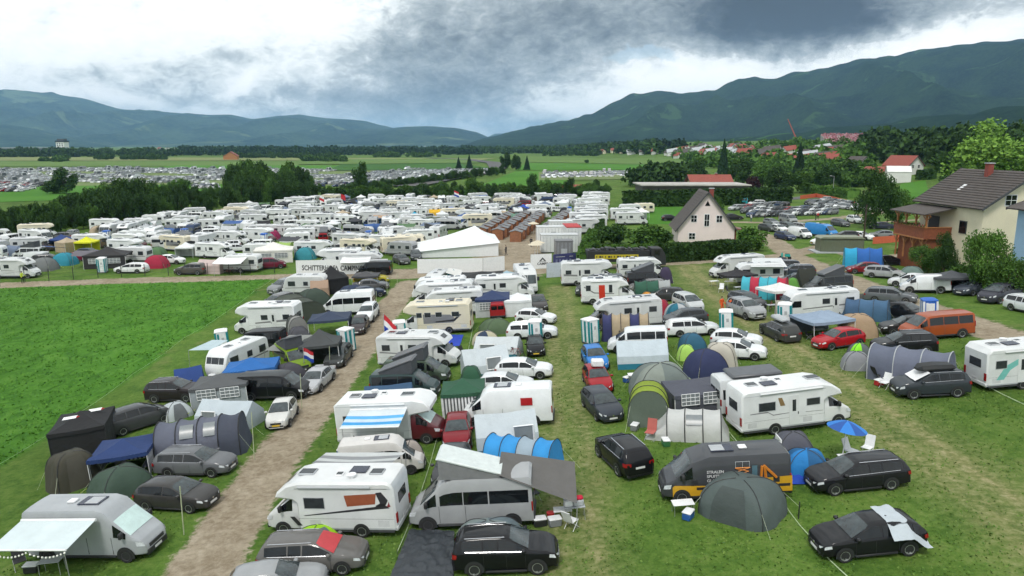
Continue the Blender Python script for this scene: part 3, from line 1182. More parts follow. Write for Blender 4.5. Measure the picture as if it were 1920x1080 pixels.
POPG = mat('pop_canvas', (.07, .075, .085), rough=.9, bump=.3, bscale=4)
POPL = mat('pop_canvas_light', (.20, .205, .21), rough=.9, bump=.3, bscale=4)
DKROOF = mat('dark_lifting_roof', (.10, .105, .115), rough=.4)
WHROOF = mat('white_lifting_roof', (.62, .67, .66), rough=.45)
camper_van('t6', 'minibus', 4.95, 1.92, 1.99, 3.0, .93, 't')
camper_van('t6long', 'minibus', 5.34, 1.99, 2.0, 3.3, .99, 't', dark=False)
camper_van('t6pop', 'camper_van', 4.95, 1.92, 1.99, 3.0, .93, 't', pop=(-1.75, .75, 1, .95, POPG, DKROOF))
camper_van('t6popr', 'camper_van', 4.95, 1.92, 1.99, 3.0, .93, 't', pop=(-1.6, .75, -1, .9, POPG, DKROOF))
camper_van('highvan', 'camper_van', 5.99, 2.06, 2.62, 4.03, .95, windows=True, dark=True)
camper_van('sunvan', 'camper_van', 5.99, 2.06, 2.62, 4.03, .95, windows=False, screen=SUNSHADE, dark=True)
camper_van('popvan', 'camper_van', 5.99, 2.06, 2.55, 4.03, .95, windows=True, pop=(-1.6, 1.30, 1, 1.0, POPL, WHROOF), low=DGREY)
camper_van('cargo', 'panel_van', 5.98, 2.04, 2.50, 3.75, .98, windows=False, dark=False)
camper_van('smallvan', 'small_van', 4.70, 1.90, 1.92, 2.85, .90, 't', windows=False, dark=False)
camper_van('boxtruckvan', 'panel_van', 6.1, 2.05, 2.35, 4.33, .88, windows=False, dark=False, rear_glass=False)

def skylights(root, spots, z):
 for x, y, a, b_ in spots:
  b = MB()
  b.box(x - a, x + a, y - b_, y + b_, z - .02, z + .07, GREYL if a > .3 else WHITE, .03)
  b.box(x - a + .05, x + a - .05, y - b_ + .05, y + b_ - .05, z + .065, z + .078, WIN)
  b.build('roof_hatch', root)

def frame_window(root, x0, x1, z0, z1, y, sg, m=WIN):
 b = MB()
 b.box(x0, x1, y * sg, (y + .022) * sg, z0, z1, m, .01)
 o = b.build('window', root)
 f = MB()
 t = .03
 for a in ((x0 - t, x1 + t, z0 - t, z0), (x0 - t, x1 + t, z1, z1 + t), (x0 - t, x0, z0, z1), (x1, x1 + t, z0, z1)):
  f.box(a[0], a[1], y * sg, (y + .012) * sg, a[2], a[3], GREYL)
 f.build('frame', o)
 return o

HATCH = mat('service_hatch', (.58, .59, .60), rough=.5)

def motorhome(kind, style, L=6.9, W=2.3, Hh=2.82, wb=4.03, fo=.95, shell=SHELLW, cab=None, wins=None, doors=None, low=None, stripe=None, solar=True, name='motorhome', wheel=.34, screen=GLASSL):
 cab = cab or shell
 F = wb / 2 + fo
 B = -(L - F)
 root = empty(name)
 h = W / 2
 b = MB()
 cx = F - 1.85           # where the living box ends and the cab begins
 z0 = .42
 if style == 'semi':
  prof = [(B, z0), (B - .0, Hh - .35), (B + .12, Hh - .10), (B + .35, Hh), (cx - .2, Hh), (cx + .45, Hh - .16), (cx + .95, Hh - .52), (cx + 1.08, 2.02), (cx + .2, 1.9), (cx, 1.75), (cx, z0)]
 elif style == 'alcove':
  Hh += .25
  prof = [(B, z0), (B, Hh - .25), (B + .25, Hh - .03), (cx - .8, Hh), (cx + .3, Hh + .02), (cx + 1.0, Hh - .15), (cx + 1.32, Hh - .50), (cx + 1.30, Hh - .78), (cx + .75, 2.06), (cx + .1, 1.95), (cx, 1.8), (cx, z0)]
 elif style == 'integrated':
  prof = [(B, z0), (B, Hh - .30), (B + .3, Hh), (F - 1.7, Hh), (F - .95, Hh - .14), (F - .62, Hh - .45), (F - .12, 1.25), (F, .95), (F - .02, .42)]
 b.prism(prof, -h, h, shell, .10)
 b.box(B + .15, cx, -h + .02, h - .02, .30, z0 + .01, DGREY)
 b.box(B - .03, B + .16, -h + .06, h - .06, .34, .62, shell if low is None else low, .05)
 arches(b, (-wb / 2,), h, wheel)
 b.box(B + .05, cx - .1, -h - .004, h + .004, z0 + .02, z0 + .10, GREYL)
 for sg in (1, -1):
  b.box(B + .12, cx, sg * (h - .01), sg * (h + .006), Hh - .32, Hh - .295, GREYL)
  b.box(B + .12, cx - .05, sg * (h - .01), sg * (h + .004), .98, .99, DGREY)
  for q_ in (B + .35, B + 3.75): b.box(q_, q_ + .55, sg * (h - .01), sg * (h + .005), .60, .92, HATCH)
  b.tube((B + 1.1, sg * (h + .05), Hh - .22), (cx - .2, sg * (h + .05), Hh - .22), .055, GREYL if sg > 0 else shell, 6)
 if style == 'integrated':
  arches(b, (wb / 2,), h, wheel)
 b.build('body', root)
 if style != 'integrated':
  s = van_shell(5.4, 2.02, 2.1, wb, fo)
  k = MB()
  s.xs = [x for x in s.xs if x >= cx - .05]
  s.xs = [cx - .1] + s.xs
  s.body(k, cab)
  arches(k, (wb / 2,), 1.01, wheel)
  k.build('cab', root)
  s.panes(root, ((cx + .32, s.cowl - .20),), GLASS, lo=.03, hi=.95)
  van_front(root, s, 2.02, screen=screen)
 else:
  for y0, y1 in ((-h + .14, -.02), (.02, h - .14)):
   g = MB()
   n_ = [(F - .60, Hh - .50), (F - .155, 1.34)]
   g.quad((n_[0][0] + .03, y0, n_[0][1]), (n_[0][0] + .03, y1, n_[0][1]), (n_[1][0] + .03, y1, n_[1][1]), (n_[1][0] + .03, y0, n_[1][1]), screen)
   g.build('windscreen', root)
  for sg in (1, -1):
   g = MB()
   g.prism([(F - 1.55, 1.35), (F - .45, 1.35), (F - .85, 1.98), (F - 1.55, 1.98)], sg * h, sg * (h + .012), GLASS)
   g.build('side_window', root)
   g = MB()
   g.box(F - .10, F + .03, sg * .62, sg * 1.02, .82, 1.05, LAMP, .03)
   g.build('headlight', root)
   g = MB()
   g.box(F - .55, F - .35, sg * h, sg * (h + .28), 1.6, 2.1, BLACK, .04)
   g.build('mirror', root)
  g = MB()
  g.box(F - .08, F + .05, -h + .1, h - .1, .40, .66, GREYL, .04)
  g.build('bumper', root)
 # windows, door
 wl = wins or ((B + .55, B + 1.25, 1.55, 2.05), (B + 2.9, B + 3.6, 1.55, 2.05))
 for a in wl:
  if a[0] > cx - .2: continue
  for sg in (1, -1): frame_window(root, *a, h, sg)
 frame_window_rear(root, B, h, Hh)
 dx = doors if doors is not None else B + 2.0
 if dx is not False:
  for sg in (1, -1):
   d = MB()
   d.box(dx, dx + .62, sg * h, sg * (h + .018), .52, 2.32, shell, .008)
   o = d.build('door', root)
   g = MB()
   g.box(dx + .2, dx + .42, sg * (h + .018), sg * (h + .026), 1.35, 2.05, WIN)
   g.build('door_window', o)
   g = MB()
   g.box(dx + .53, dx + .58, sg * (h + .018), sg * (h + .04), 1.15, 1.30, BLACK)
   g.build('handle', o)
 skylights(root, ((B + 1.1, .0, .34, .3), (B + 2.9, .25, .2, .2), (cx - .25, 0, .42, .32)), Hh + (.0 if style != 'alcove' else 0))
 if style == 'semi':
  g = MB()
  g.loft([[(cx + .50, -.45, Hh - .165), (cx + .50, .45, Hh - .165)], [(cx + .86, -.4, Hh - .42), (cx + .86, .4, Hh - .42)]], WIN, cap0=False, cap1=False)
  g.build('front_skylight', root)
 if solar:
  g = MB()
  g.box(B + 1.65, B + 2.5, -.55, .15, Hh + .04, Hh + .08, SOLAR, .01)
  g.build('solar_panel', root)
  g = MB()
  g.tube((B + 2.2, .55, Hh), (B + 2.2, .55, Hh + .16), .16, WHITE, 12, .24)
  g.build('satellite_dish', root)
 for sg in (1, -1):
  g = MB()
  g.box(B - .03, B + .03, sg * (h - .28), sg * (h - .08), .75, 1.25, TAIL, .01)
  g.build('tail_light', root)
 if stripe:
  for pts, m in stripe:
   for sg in (1, -1):
    g = MB()
    y = h + .006
    g.poly([(B + x, sg * y, z) for x, z in pts], m)
    g.build('stripe', root, smooth=False)
 g = MB()
 g.box(B - .035, B - .02, -.26, .26, .66, .77, PLATE)
 g.build('number_plate', root)
 add_wheels(root, (wb / 2,), 1.022 if style != 'integrated' else h + .012, wheel, .22, False, 6)
 add_wheels(root, (-wb / 2,), h + .012, wheel, .22, False, 6)
 return done(root, kind, wb, W, fo, L - wb - fo)

def frame_window_rear(root, B, h, Hh):
 b = MB()
 b.box(B - .022, B, -.55, .55, 1.5, 2.05, WIN, .01)
 b.build('window', root)

STG = mat('stripe_grey', (.22, .22, .23), rough=.4)
STD = mat('stripe_black', (.03, .03, .035), rough=.4)
STR = mat('stripe_rust', (.30, .085, .04), rough=.4)
STM = mat('stripe_maroon', (.22, .015, .02), rough=.4)
STT = mat('stripe_teal', (.18, .50, .46), rough=.4)
STB = mat('stripe_brown', (.25, .16, .07), rough=.4)
BURG = mat('burgundy_paint', (.10, .010, .015), rough=.35, coat=.5)
RUSTP = mat('brown_cab_paint', (.10, .07, .055), rough=.35, coat=.5)
motorhome('weins', 'semi', L=6.75, stripe=(
 ([(.25, 1.55), (.95, 1.48), (4.5, 1.12), (4.6, 1.15), (.95, 1.62), (.55, 1.78)], STD),
 ([(.95, 1.75), (2.35, 1.62), (2.45, 2.18), (.85, 2.28)], STR),
 ([(.42, 1.72), (.80, 1.60), (.95, 1.66), (.70, 1.80), (.88, 2.32), (.60, 2.36), (.30, 1.95)], STD),
 ([(.20, 1.62), (.40, 1.60), (.30, 1.78), (.28, 1.9)], STM),
 ([(4.7, .62), (4.95, .62), (5.3, 1.08), (5.05, 1.08)], STD),
 ([(.3, 2.50), (4.9, 2.50), (4.9, 2.53), (.3, 2.53)], STD)),
 wins=((2.0 - 2.6 + .3, 2.0 - 2.6 + 1.3, 1.52, 2.05),), doors=False)
motorhome('burst', 'semi', L=7.0, stripe=(
 ([(2.35, 1.75), (2.65, 1.75), (2.45, 2.25), (2.2, 2.25)], STB),
 ([(.5, 1.42), (1.6, 1.42), (1.9, 1.22), (3.4, 1.28), (3.4, 1.31), (1.9, 1.28), (1.55, 1.50), (.5, 1.47)], STG),
 ([(3.9, 1.20), (5.0, 1.16), (5.0, 1.19), (3.9, 1.23)], STG)),
 wins=((-3.0, -2.0, 1.55, 2.05), (-.05, .75, 1.6, 2.0)), doors=-1.15)
motorhome('semi', 'semi', L=6.9, stripe=(([(.3, 1.35), (4.4, 1.15), (4.4, 1.20), (.3, 1.47)], STG),))
motorhome('semired', 'semi', L=6.0, wb=3.8, stripe=(([(.3, 2.0), (1.4, 1.3), (3.6, 1.15), (3.6, 1.25), (1.45, 1.42), (.4, 2.1)], STG),), doors=False, wins=((-2.6, -2.1, 1.6, 2.2), (-.1, .25, 1.35, 2.2)))
motorhome('alcove', 'alcove', L=6.9, stripe=(([(.3, 1.35), (4.3, 1.15), (4.3, 1.28), (.3, 1.60)], STG),))
motorhome('hobby', 'alcove', L=7.1, shell=CREAM, cab=SHELLW, stripe=(([(1.6, 1.15), (4.6, 1.10), (4.6, 2.05), (1.9, 1.95), (1.5, 1.6)], STG), ([(1.0, 2.0), (1.6, 1.45), (3.4, 1.32), (3.4, 1.20), (1.5, 1.28), (.8, 1.9)], STD)),
          wins=((-3.1, -2.4, 1.75, 2.2), (-1.4, -.8, 1.75, 2.2), (-.3, .3, 1.75, 2.2), (.6, 1.1, 1.75, 2.2)), doors=False)
motorhome('integ', 'integrated', L=7.2, stripe=(([(.5, 1.35), (5.5, 1.1), (5.5, 1.2), (.5, 1.5)], STG),))
motorhome('tealmh', 'integrated', L=7.4, stripe=(([(.6, .8), (1.2, 1.7), (2.2, 2.2), (3.6, 2.1), (3.6, 1.9), (2.3, 1.9), (1.5, 1.4), (1.1, .8)], STT),))
motorhome('burgundy', 'alcove', L=6.6, cab=BURG, Hh=2.7, screen=SUNSHADE, wb=3.75, doors=False)
motorhome('browncab', 'semi', L=7.0, cab=RUSTP)

def caravan(kind, L=5.6, W=2.25, Hh=2.58, shell=SHELLW, front=True, name='caravan', stripe=STG, wins=True):
 root = empty(name)
 h, z0 = W / 2, .48
 F, B = L / 2, -L / 2
 b = MB()
 prof = [(B + .12, z0), (B, 1.1), (B + .06, Hh - .35), (B + .22, Hh - .12), (B + .5, Hh), (F - 1.2, Hh), (F - .75, Hh - .08), (F - .38, Hh - .45), (F - .05, 1.35), (F, .95), (F - .15, z0)]
 b.prism(prof, -h, h, shell, .09)
 arches(b, (-.15,), h, .33)
 b.box(B + .3, F - .3, -h + .05, h - .05, .34, z0 + .01, DGREY)
 b.build('body', root)
 for y0, y1 in ((-h + .2, -.42), (-.38, .38), (.42, h - .2)):
  g = MB()
  g.quad((F - .05 + .008 - .045, y0, 1.42), (F - .05 + .008 - .045, y1, 1.42), (F - .33, y1, Hh - .50), (F - .33, y0, Hh - .50), WIN)
  g.build('window', root)
 g = MB()
 g.box(B - .012, B + .02, -h + .3, h - .3, 1.35, 1.95, WIN, .01)
 g.build('window', root)
 for a in ((B + .5, B + 1.3, 1.35, 1.95), (B + 2.2, B + 2.8, 1.4, 1.9), (F - 1.7, F - .75, 1.35, 1.95)):
  for sg in (1, -1): frame_window(root, *a, h, sg)
 for sg in (1, -1):
  g = MB()
  g.poly([(B + .2, sg * (h + .005), 1.12), (F - .3, sg * (h + .005), 1.05), (F - .3, sg * (h + .005), 1.13), (B + .2, sg * (h + .005), 1.24)], stripe)
  g.build('stripe', root)
 d = MB()
 d.box(B + 1.45, B + 2.05, -h - .015, -h, .55, 2.3, shell, .006)
 d.build('door', root)
 skylights(root, ((-1.2, 0, .35, .3), (.9, 0, .35, .3), (.0, .4, .15, .15)), Hh)
 g = MB()
 for sg in (1, -1): g.tube((F - .2, sg * .6, .42), (F + 1.15, 0, .42), .035, METAL)
 g.box(F + .1, F + .55, -.3, .3, .45, .85, shell, .06)
 g.tube((F + .95, .0, .0), (F + .95, .0, .6), .03, METAL)
 g.build('drawbar', root)
 for sg in (1, -1):
  g = MB()
  g.box(B + .02, B + .06, sg * (h - .25), sg * (h - .08), .75, 1.05, TAIL)
  g.build('tail_light', root)
 add_wheels(root, (-.15,), h + .01, .31, .19, False, 6)
 return done(root, kind, 3.0, W, F - 1.5, F - 1.5)

caravan('caravan')
caravan('caravancream', shell=CREAM, stripe=STB)
caravan('caravangrey', L=5.2, shell=mat('grey_shell', (.33, .34, .35), rough=.45))

# ---- special vans of the foreground
def text_mesh(body, size, m, extrude=.0, align='LEFT', bold=0.):
 cu = bpy.data.curves.new('lettering', 'FONT')
 cu.body = body
 cu.size = size
 cu.align_x = align
 cu.extrude = extrude
 cu.offset = bold
 cu.resolution_u = 3
 o = bpy.data.objects.new('lettering', cu)
 COL.objects.link(o)
 bpy.context.view_layer.update()
 me = bpy.data.meshes.new_from_object(o.evaluated_get(bpy.context.evaluated_depsgraph_get()))
 bpy.data.objects.remove(o)
 me.materials.clear()
 me.materials.append(m)
 return me

def put_text(body, size, m, parent, M, align='LEFT', bold=0., name='lettering', sx=1.):
 me = text_mesh(body, size, m, align=align, bold=bold)
 o = bpy.data.objects.new(name, me)
 COL.objects.link(o)
 o.parent = parent
 o.matrix_local = M @ Matrix.Diagonal((sx, 1, 1, 1))
 return o

def side_M(x, y, z, side):
 """matrix that lays text on a vehicle's side: side=+1 the left side (+y), read from outside"""
 if side > 0:      # outside is +y, text runs toward -x
  return Matrix(((-1, 0, 0, x), (0, 0, 1, y), (0, 1, 0, z), (0, 0, 0, 1)))
 return Matrix(((1, 0, 0, x), (0, 0, -1, y), (0, 1, 0, z), (0, 0, 0, 1)))
# ------------------------------------------------------------------ tents, gazebos and other camp things
SEAM = mat('tent_pole_dark', (.03, .032, .035), rough=.6)
MESHW = mat('tent_window', (.20, .22, .23), rough=.3)
LINE = mat('guy_line', (.55, .6, .45), rough=.8)
WMESH = mat('window_lattice', (.50, .53, .55), rough=.7)

def dome(name, w, d, h, c1, c2=None, door=None, seg=40, nz=14, sag=.13, poles=True, squ=.48, flatt=.85):
 """igloo tent: crossing poles with cloth sagging between them"""
 root = empty(name)
 m1 = fab(c1)
 m2 = fab(c2) if c2 else m1
 def fn(a, t):
  # a 0..1 round, t 0..1 up
  th = 2 * PI * a
  c, s = math.cos(th), math.sin(th)
  k = (abs(c) ** (2 / squ) + abs(s) ** (2 / squ)) ** (-squ / 2) if squ else 1
  base = 1.0
  ph = t * PI / 2
  r = math.cos(ph) ** flatt
  z = math.sin(ph) ** .95
  crease = abs(math.cos(2 * th))          # 1 between the diagonals
  r *= 1 - sag * crease * math.sin(PI * min(1, t * 1.05)) ** .8
  rr = r * min(1.25, k)
  if t < .97: rr *= 1 + .035 * noise.noise(Vector((c * 3.1 + w, s * 3.1 + h, t * 4))) + .018 * noise.noise(Vector((c * 9, s * 9 + w, t * 9)))
  return (c * rr * w / 2, s * rr * d / 2, z * h)
 b = MB()
 o = 0
 verts = [fn(i / seg, j / nz) for i in range(seg) for j in range(nz)] + [(0, 0, h)]
 f1, f2 = [], []
 ap = len(verts) - 1
 for i in range(seg):
  k = (i + 1) % seg
  tgt = f2 if (c2 and ((i * 4 // seg) % 2 == 0) == False) else f1
  for j in range(nz - 1):
   tgt.append((i * nz + j, k * nz + j, k * nz + j + 1, i * nz + j + 1))
  tgt.append((i * nz + nz - 1, k * nz + nz - 1, ap))
 mi = b._m(m1)
 b.v = verts
 b.f = f1 + f2
 b.mi = [mi] * len(f1) + [b._m(m2)] * len(f2)
 b.build('flysheet', root, ang=60)
 if poles:
  for q in range(4):
   a = (q + .5) / 4
   p = MB()
   pts = [Vector(fn(a, j / 8 * .98)) * 1.01 for j in range(9)]
   p.path(pts, .022, SEAM, 4)
   p.build('pole', root)
 if door:
  p = MB()
  rows = []
  for i in range(5):
   a = -.25 + (i - 2) * .035
   rows.append([Vector(fn(a % 1, j / 8 * .72)) * 1.015 for j in range(9)])
  p.loft(rows, fab(door), cap0=False, cap1=False)
  p.build('door', root)
 g = MB()
 for q in range(4):
  a = 2 * PI * (q + .5) / 4
  s_ = Vector(fn((q + .5) / 4, .35))
  e = Vector((s_.x * 1.45, s_.y * 1.45, .0))
  g.tube(s_, e, .008, LINE, 3)
 g.build('guy_lines', root)
 return root

def tunnel(name, L, w, h, colors, arch=None, front=None, n=None, end_slope=.5, windows=None, squ=1.0, pole_m=None, side=None):
 """tunnel tent along x; colors = cloth of each bay from the front (+x) to the back"""
 root = empty(name)
 n = n or len(colors)
 na = 16
 wr = lambda q, j: (.03 * noise.noise(Vector((q[0] * 2.2 + w, q[1] * 2, q[2] * 2))) if 0 < j < 6 else 0)
 def arc(x, sc=1., low=0.):
  pts = []
  for i in range(na + 1):
   a = PI * i / na
   y = -math.cos(a)
   z = math.sin(a)
   y = math.copysign(abs(y) ** (.8 * squ), y)
   z = z ** (.75)
   pts.append((x, y * w / 2 * (1 if sc > .99 else (.9 + .1 * sc)), z * h * sc))
  return pts
 for k in range(n):
  x0, x1 = L / 2 - L * k / n, L / 2 - L * (k + 1) / n
  b = MB()
  rows = [[(q[0], q[1] * (1 + wr(q, j)), q[2] * (1 + wr(q, j))) for q in arc(x0 + (x1 - x0) * j / 6, 1 - .075 * math.sin(PI * j / 6))] for j in range(7)]
  b.loft(rows, fab(colors[k % len(colors)]), cap0=False, cap1=False)
  b.build('flysheet', root, ang=70)
 for sx, colr in ((1, front or colors[0]), (-1, colors[-1])):
  b = MB()
  a = arc(sx * L / 2)
  bulge = end_slope * (1 if sx < 0 else .35)
  mid = [(sx * (L / 2 + bulge * (1 - (p[2] / h) ** 1.2)), p[1] * .82, p[2] * .55) for p in a]
  bot = [(sx * (L / 2 + bulge), p[1] * .7, 0.0) for p in a]
  b.loft([a, mid, bot], fab(colr), cap0=False, cap1=False)
  b.build('end_wall', root, ang=60)
 for k in range(n + 1):
  x = L / 2 - L * k / n
  p = MB()
  p.path([Vector((q[0], q[1] * 1.012, q[2] * 1.012)) for q in arc(x)], .035 if arch else .022, arch or SEAM, 5)
  p.build('pole', root)
 if windows:
  for x0, x1, sg in windows:
   p = MB()
   rows = []
   for x in (x0, (x0 + x1) / 2, x1):
    A = arc(x)
    seq = A[3:7] if sg < 0 else A[-7:-3]
    rows.append([(q[0], q[1] * 1.02, q[2] * 1.01 + .01) for q in seq])
   p.loft(rows, MESHW, cap0=False, cap1=False)
   p.build('window', root)
 g = MB()
 for sx in (1, -1):
  for sy in (1, -1):
   g.tube((sx * L / 2, sy * w * .42, h * .6), (sx * (L / 2 + .9), sy * (w * .55), 0), .008, LINE, 3)
 g.build('guy_lines', root)
 return root

def gazebo(name, w, d, he, hp, roof, walls=(), leg=None, valance=None, slope=0.):
 """party tent. walls: list of (side, style, colour); side in 'front','back','left','right'"""
 root = empty(name)
 m = fab(roof)
 mv = fab(valance) if valance else m
 b = MB()
 W, D = w / 2, d / 2
 c = [(-W, -D), (W, -D), (W, D), (-W, D)]
 # roof with sagging hips
 for i in range(4):
  a, e = c[i], c[(i + 1) % 4]
  N = 6
  rows = []
  for j in range(N + 1):
   t = j / N
   z = he + (hp - he) * (t - .16 * math.sin(PI * t))
   row = []
   for k in range(7):
    u = k / 6
    x = (a[0] + (e[0] - a[0]) * u) * (1 - t)
    y = (a[1] + (e[1] - a[1]) * u) * (1 - t)
    row.append((x, y, z - .05 * math.sin(PI * u) * (1 - t) * 1.2 + slope * x))
   rows.append(row)
  b.loft(rows, m, cap0=False, cap1=False)
 b.build('roof', root, ang=30)
 b = MB()
 for i in range(4):
  a, e = c[i], c[(i + 1) % 4]
  rows = []
  for k in range(13):
   u = k / 12
   x, y = a[0] + (e[0] - a[0]) * u, a[1] + (e[1] - a[1]) * u
   zt = he - .05 * math.sin(PI * u) * 1.2 + slope * x
   rows.append([(x * 1.006, y * 1.006, zt), (x * 1.012, y * 1.012, zt - .22 - .02 * (k % 2))])
  b.loft(rows, mv, cap0=False, cap1=False)
 b.build('valance', root)
 for x, y in c:
  l = MB()
  l.tube((x * .985, y * .985, 0), (x * .985, y * .985, he + slope * x), .025, leg or WHITE, 6)
  l.build('leg', root)
 for sd, style, colr in walls:
  a, e = {'front': (c[0], c[1]), 'right': (c[1], c[2]), 'back': (c[2], c[3]), 'left': (c[3], c[0])}[sd]
  a, e = Vector((*a, 0)), Vector((*e, 0))
  a, e = a * .975, e * .975
  nrm = Vector((e.y - a.y, a.x - e.x, 0)).normalized()
  q = MB()
  hz = he - .05
  P = lambda u, z, off=0: tuple(a.lerp(e, u) + nrm * off + Vector((0, 0, z)))
  if style == 'solid' or style == 'lattice':
   rows = []
   for k in range(17):
    u = k / 16
    rows.append([P(u, 0.02, .05 * math.sin(u * 40)), P(u, hz * .5, .03 * math.sin(u * 40)), P(u, hz + slope * a.lerp(e, u).x)])
   q.loft(rows, fab(colr), cap0=False, cap1=False)
   wl = q.build('side_wall', root)
   if style == 'lattice':
    for (u0, u1) in ((.12, .46), (.54, .88)):
     g = MB()
     g.quad(P(u0, .85, .07), P(u1, .85, .07), P(u1, 1.6, .07), P(u0, 1.6, .07), MESHW)
     for z in (.85, 1.1, 1.35, 1.6):
      g.tube(P(u0, z, .08), P(u1, z, .08), .022, WHITE, 4)
     for k in range(5):
      u = u0 + (u1 - u0) * k / 4
      g.tube(P(u, .85, .08), P(u, 1.6, .08), .022, WHITE, 4)
     g.build('window', wl)
  elif style == 'striped':
   n = 26
   for k in range(n):
    q.quad(P(k / n, .02), P((k + 1) / n, .02), P((k + 1) / n, hz), P(k / n, hz), fab(colr) if k % 2 else WHITE)
   q.build('side_wall', root, smooth=False)
 return root

def ridge_tent(name, w, d, h, c1, c2=None, low=.0, wind=None):
 """ridge or frame tent: gabled cloth body; ridge along x"""
 root = empty(name)
 b = MB()
 prof = lambda x, s=1.: [(x, -d / 2, 0), (x, -d / 2 * (.86 if low else .55), max(low, h * .5) * s), (x, 0, h * s), (x, d / 2 * (.86 if low else .55), max(low, h * .5) * s), (x, d / 2, 0)]
 rows = [prof(-w / 2), prof(-w / 2 * .86, 1.0), prof(0, .96), prof(w / 2 * .86, 1.0), prof(w / 2)]
 if not low:
  rows[0] = [(-w / 2 * 1.0, y * .6, 0) for _, y, _ in rows[0]]
  rows[-1] = [(w / 2 * 1.0, y * .6, 0) for _, y, _ in rows[-1]]
 b.loft(rows, fab(c1))
 b.build('flysheet', root, ang=25)
 if c2:
  s = MB()
  for sy in (1, -1):
   s.loft([[(x, sy * (d / 2 + .015), .0), (x, sy * (d / 2 * .93 + .015), max(low, h * .5) * .42)] for x in (-w / 2, 0, w / 2)], fab(c2), cap0=False, cap1=False)
  s.build('skirt', root)
 if wind:
  for x0, x1, z0, z1 in wind:
   s = MB()
   yy = -d / 2
   k = (.86 if low else .55)
   Y = lambda z: yy * (1 + (k - 1) * z / max(low, h * .5)) - .02
   s.quad((x0, Y(z0) - .01, z0), (x1, Y(z0) - .01, z0), (x1, Y(z1) - .01, z1), (x0, Y(z1) - .01, z1), MESHW)
   wd = s.build('window', root)
   s = MB()
   for p, q in (((x0, z0), (x1, z0)), ((x1, z0), (x1, z1)), ((x1, z1), (x0, z1)), ((x0, z1), (x0, z0))):
    s.tube((p[0], Y(p[1]) - .02, p[1]), (q[0], Y(q[1]) - .02, q[1]), .05, WHITE, 4)
   s.build('frame', wd)
 return root

def sheet(name, pts, col, sagz=.12, n=8, poles=(), thick=.0, part='cloth', stripes=None):
 """a cloth stretched between four points (world coordinates), with optional poles"""
 o = pts[0].copy()
 base = Vector((sum(p.x for p in pts) / 4, sum(p.y for p in pts) / 4, 0))
 base.z = H(base.x, base.y)
 root = empty(name, base)
 P = [p - base for p in pts]
 def fn(u, v):
  q = P[0].lerp(P[1], u).lerp(P[3].lerp(P[2], u), v)
  q.z -= sagz * math.sin(PI * u) * math.sin(PI * v)
  return tuple(q)
 if stripes:
  for k, c in enumerate(stripes):
   b = MB()
   ns = len(stripes)
   b.grid(lambda u, v: fn(u, (k + v) / ns), n, 2, fab(c))
   b.build(part, root, ang=80)
 else:
  b = MB()
  b.grid(fn, n, n, fab(col))
  b.build(part, root, ang=80)
 for i in poles:
  b = MB()
  x, y = pts[i].x, pts[i].y
  b.tube(P[i], Vector((P[i].x, P[i].y, H(x, y) - base.z)), .022, METAL, 5)
  b.build('pole', root)
 return root

def toilet(kind, c_body, c_trim):
 root = empty('portable_toilet')
 b = MB()
 b.box(-.55, .55, -.55, .55, .12, 2.15, c_body, .05)
 b.box(-.58, .58, -.58, .58, .0, .14, DGREY, .03)
 for sx in (1, -1):
  for sy in (1, -1):
   b.box(sx * .585, sx * .43, sy * .585, sy * .43, .14, 2.12, c_trim, .02)
 b.build('cabin', root)
 b = MB()
 b.loft([[(-.6, -.6, 2.13), (.6, -.6, 2.13), (.6, .6, 2.13), (-.6, .6, 2.13)], [(-.58, -.58, 2.22), (.58, -.58, 2.22), (.58, .58, 2.22), (-.58, .58, 2.22)], [(-.3, -.3, 2.34), (.3, -.3, 2.34), (.3, .3, 2.34), (-.3, .3, 2.34)]], WHITE if c_body is not BLUEP else BLUEP, closed=True)
 b.build('roof', root)
 for sx in (1, -1):          # side stripe panels
  b = MB()
  b.box(sx * .555, sx * .57, -.14, .14, .2, 2.08, c_trim)
  b.build('side_panel', root)
 b = MB()
 b.box(-.36, .36, -.575, -.55, .16, 2.05, c_body, .01)
 d = b.build('door', root)
 b = MB()
 b.box(-.36, -.18, -.585, -.575, .2, 2.0, c_trim)
 b.build('panel', d)
 b = MB()
 b.box(.0, .22, -.585, -.575, 1.3, 1.6, GREYL if c_body is not BLUEP else WHITE)
 b.build('sign', d)
 if c_body is BLUEP:
  b = MB()
  b.box(-.30, .30, -.592, -.577, 1.15, 1.95, WHITE)
  b.box(.577, .592, -.30, .30, 1.15, 1.95, WHITE)
  b.build('poster', root)
  b = MB()
  for sx in (-.13, .13):
   b.box(sx - .07, sx + .07, -.594, -.578, .45, .8, WHITE)
   b.tube((sx, -.594, .9), (sx, -.575, .9), .06, WHITE, 8)
  b.build('emblem', root)
 PROTO[kind] = root
 return root

toilet('toilet_w', WHITE, TEAL)
toilet('toilet_b', BLUEP, WHITE)

def chair(kind, m, mf):
 root = empty('folding_chair')
 b = MB()
 b.box(-.25, .25, -.24, .24, .40, .44, m, .01)
 b.build('seat', root)
 b = MB()
 b.add([(-.25, .22, .44), (.25, .22, .44), (.25, .42, 1.0), (-.25, .42, 1.0), (-.25, .25, .43), (.25, .25, .43), (.25, .45, .99), (-.25, .45, .99)],
          [(0, 1, 2, 3), (4, 5, 6, 7), (0, 1, 5, 4), (2, 3, 7, 6)], m)
 b.build('backrest', root)
 for sx in (-.25, .25):
  for y0, y1 in ((-.25, .22), (.25, -.22)):
   b = MB()
   b.tube((sx, y0, 0), (sx, y1, .44), .014, mf, 4)
   b.build('leg', root)
 PROTO[kind] = root
 return root

chair('chair_w', WHITE, WHITE)
chair('chair_d', BLACK, METAL)
chair('chair_r', mat('striped_red', (.45, .12, .10), rough=.8), METAL)

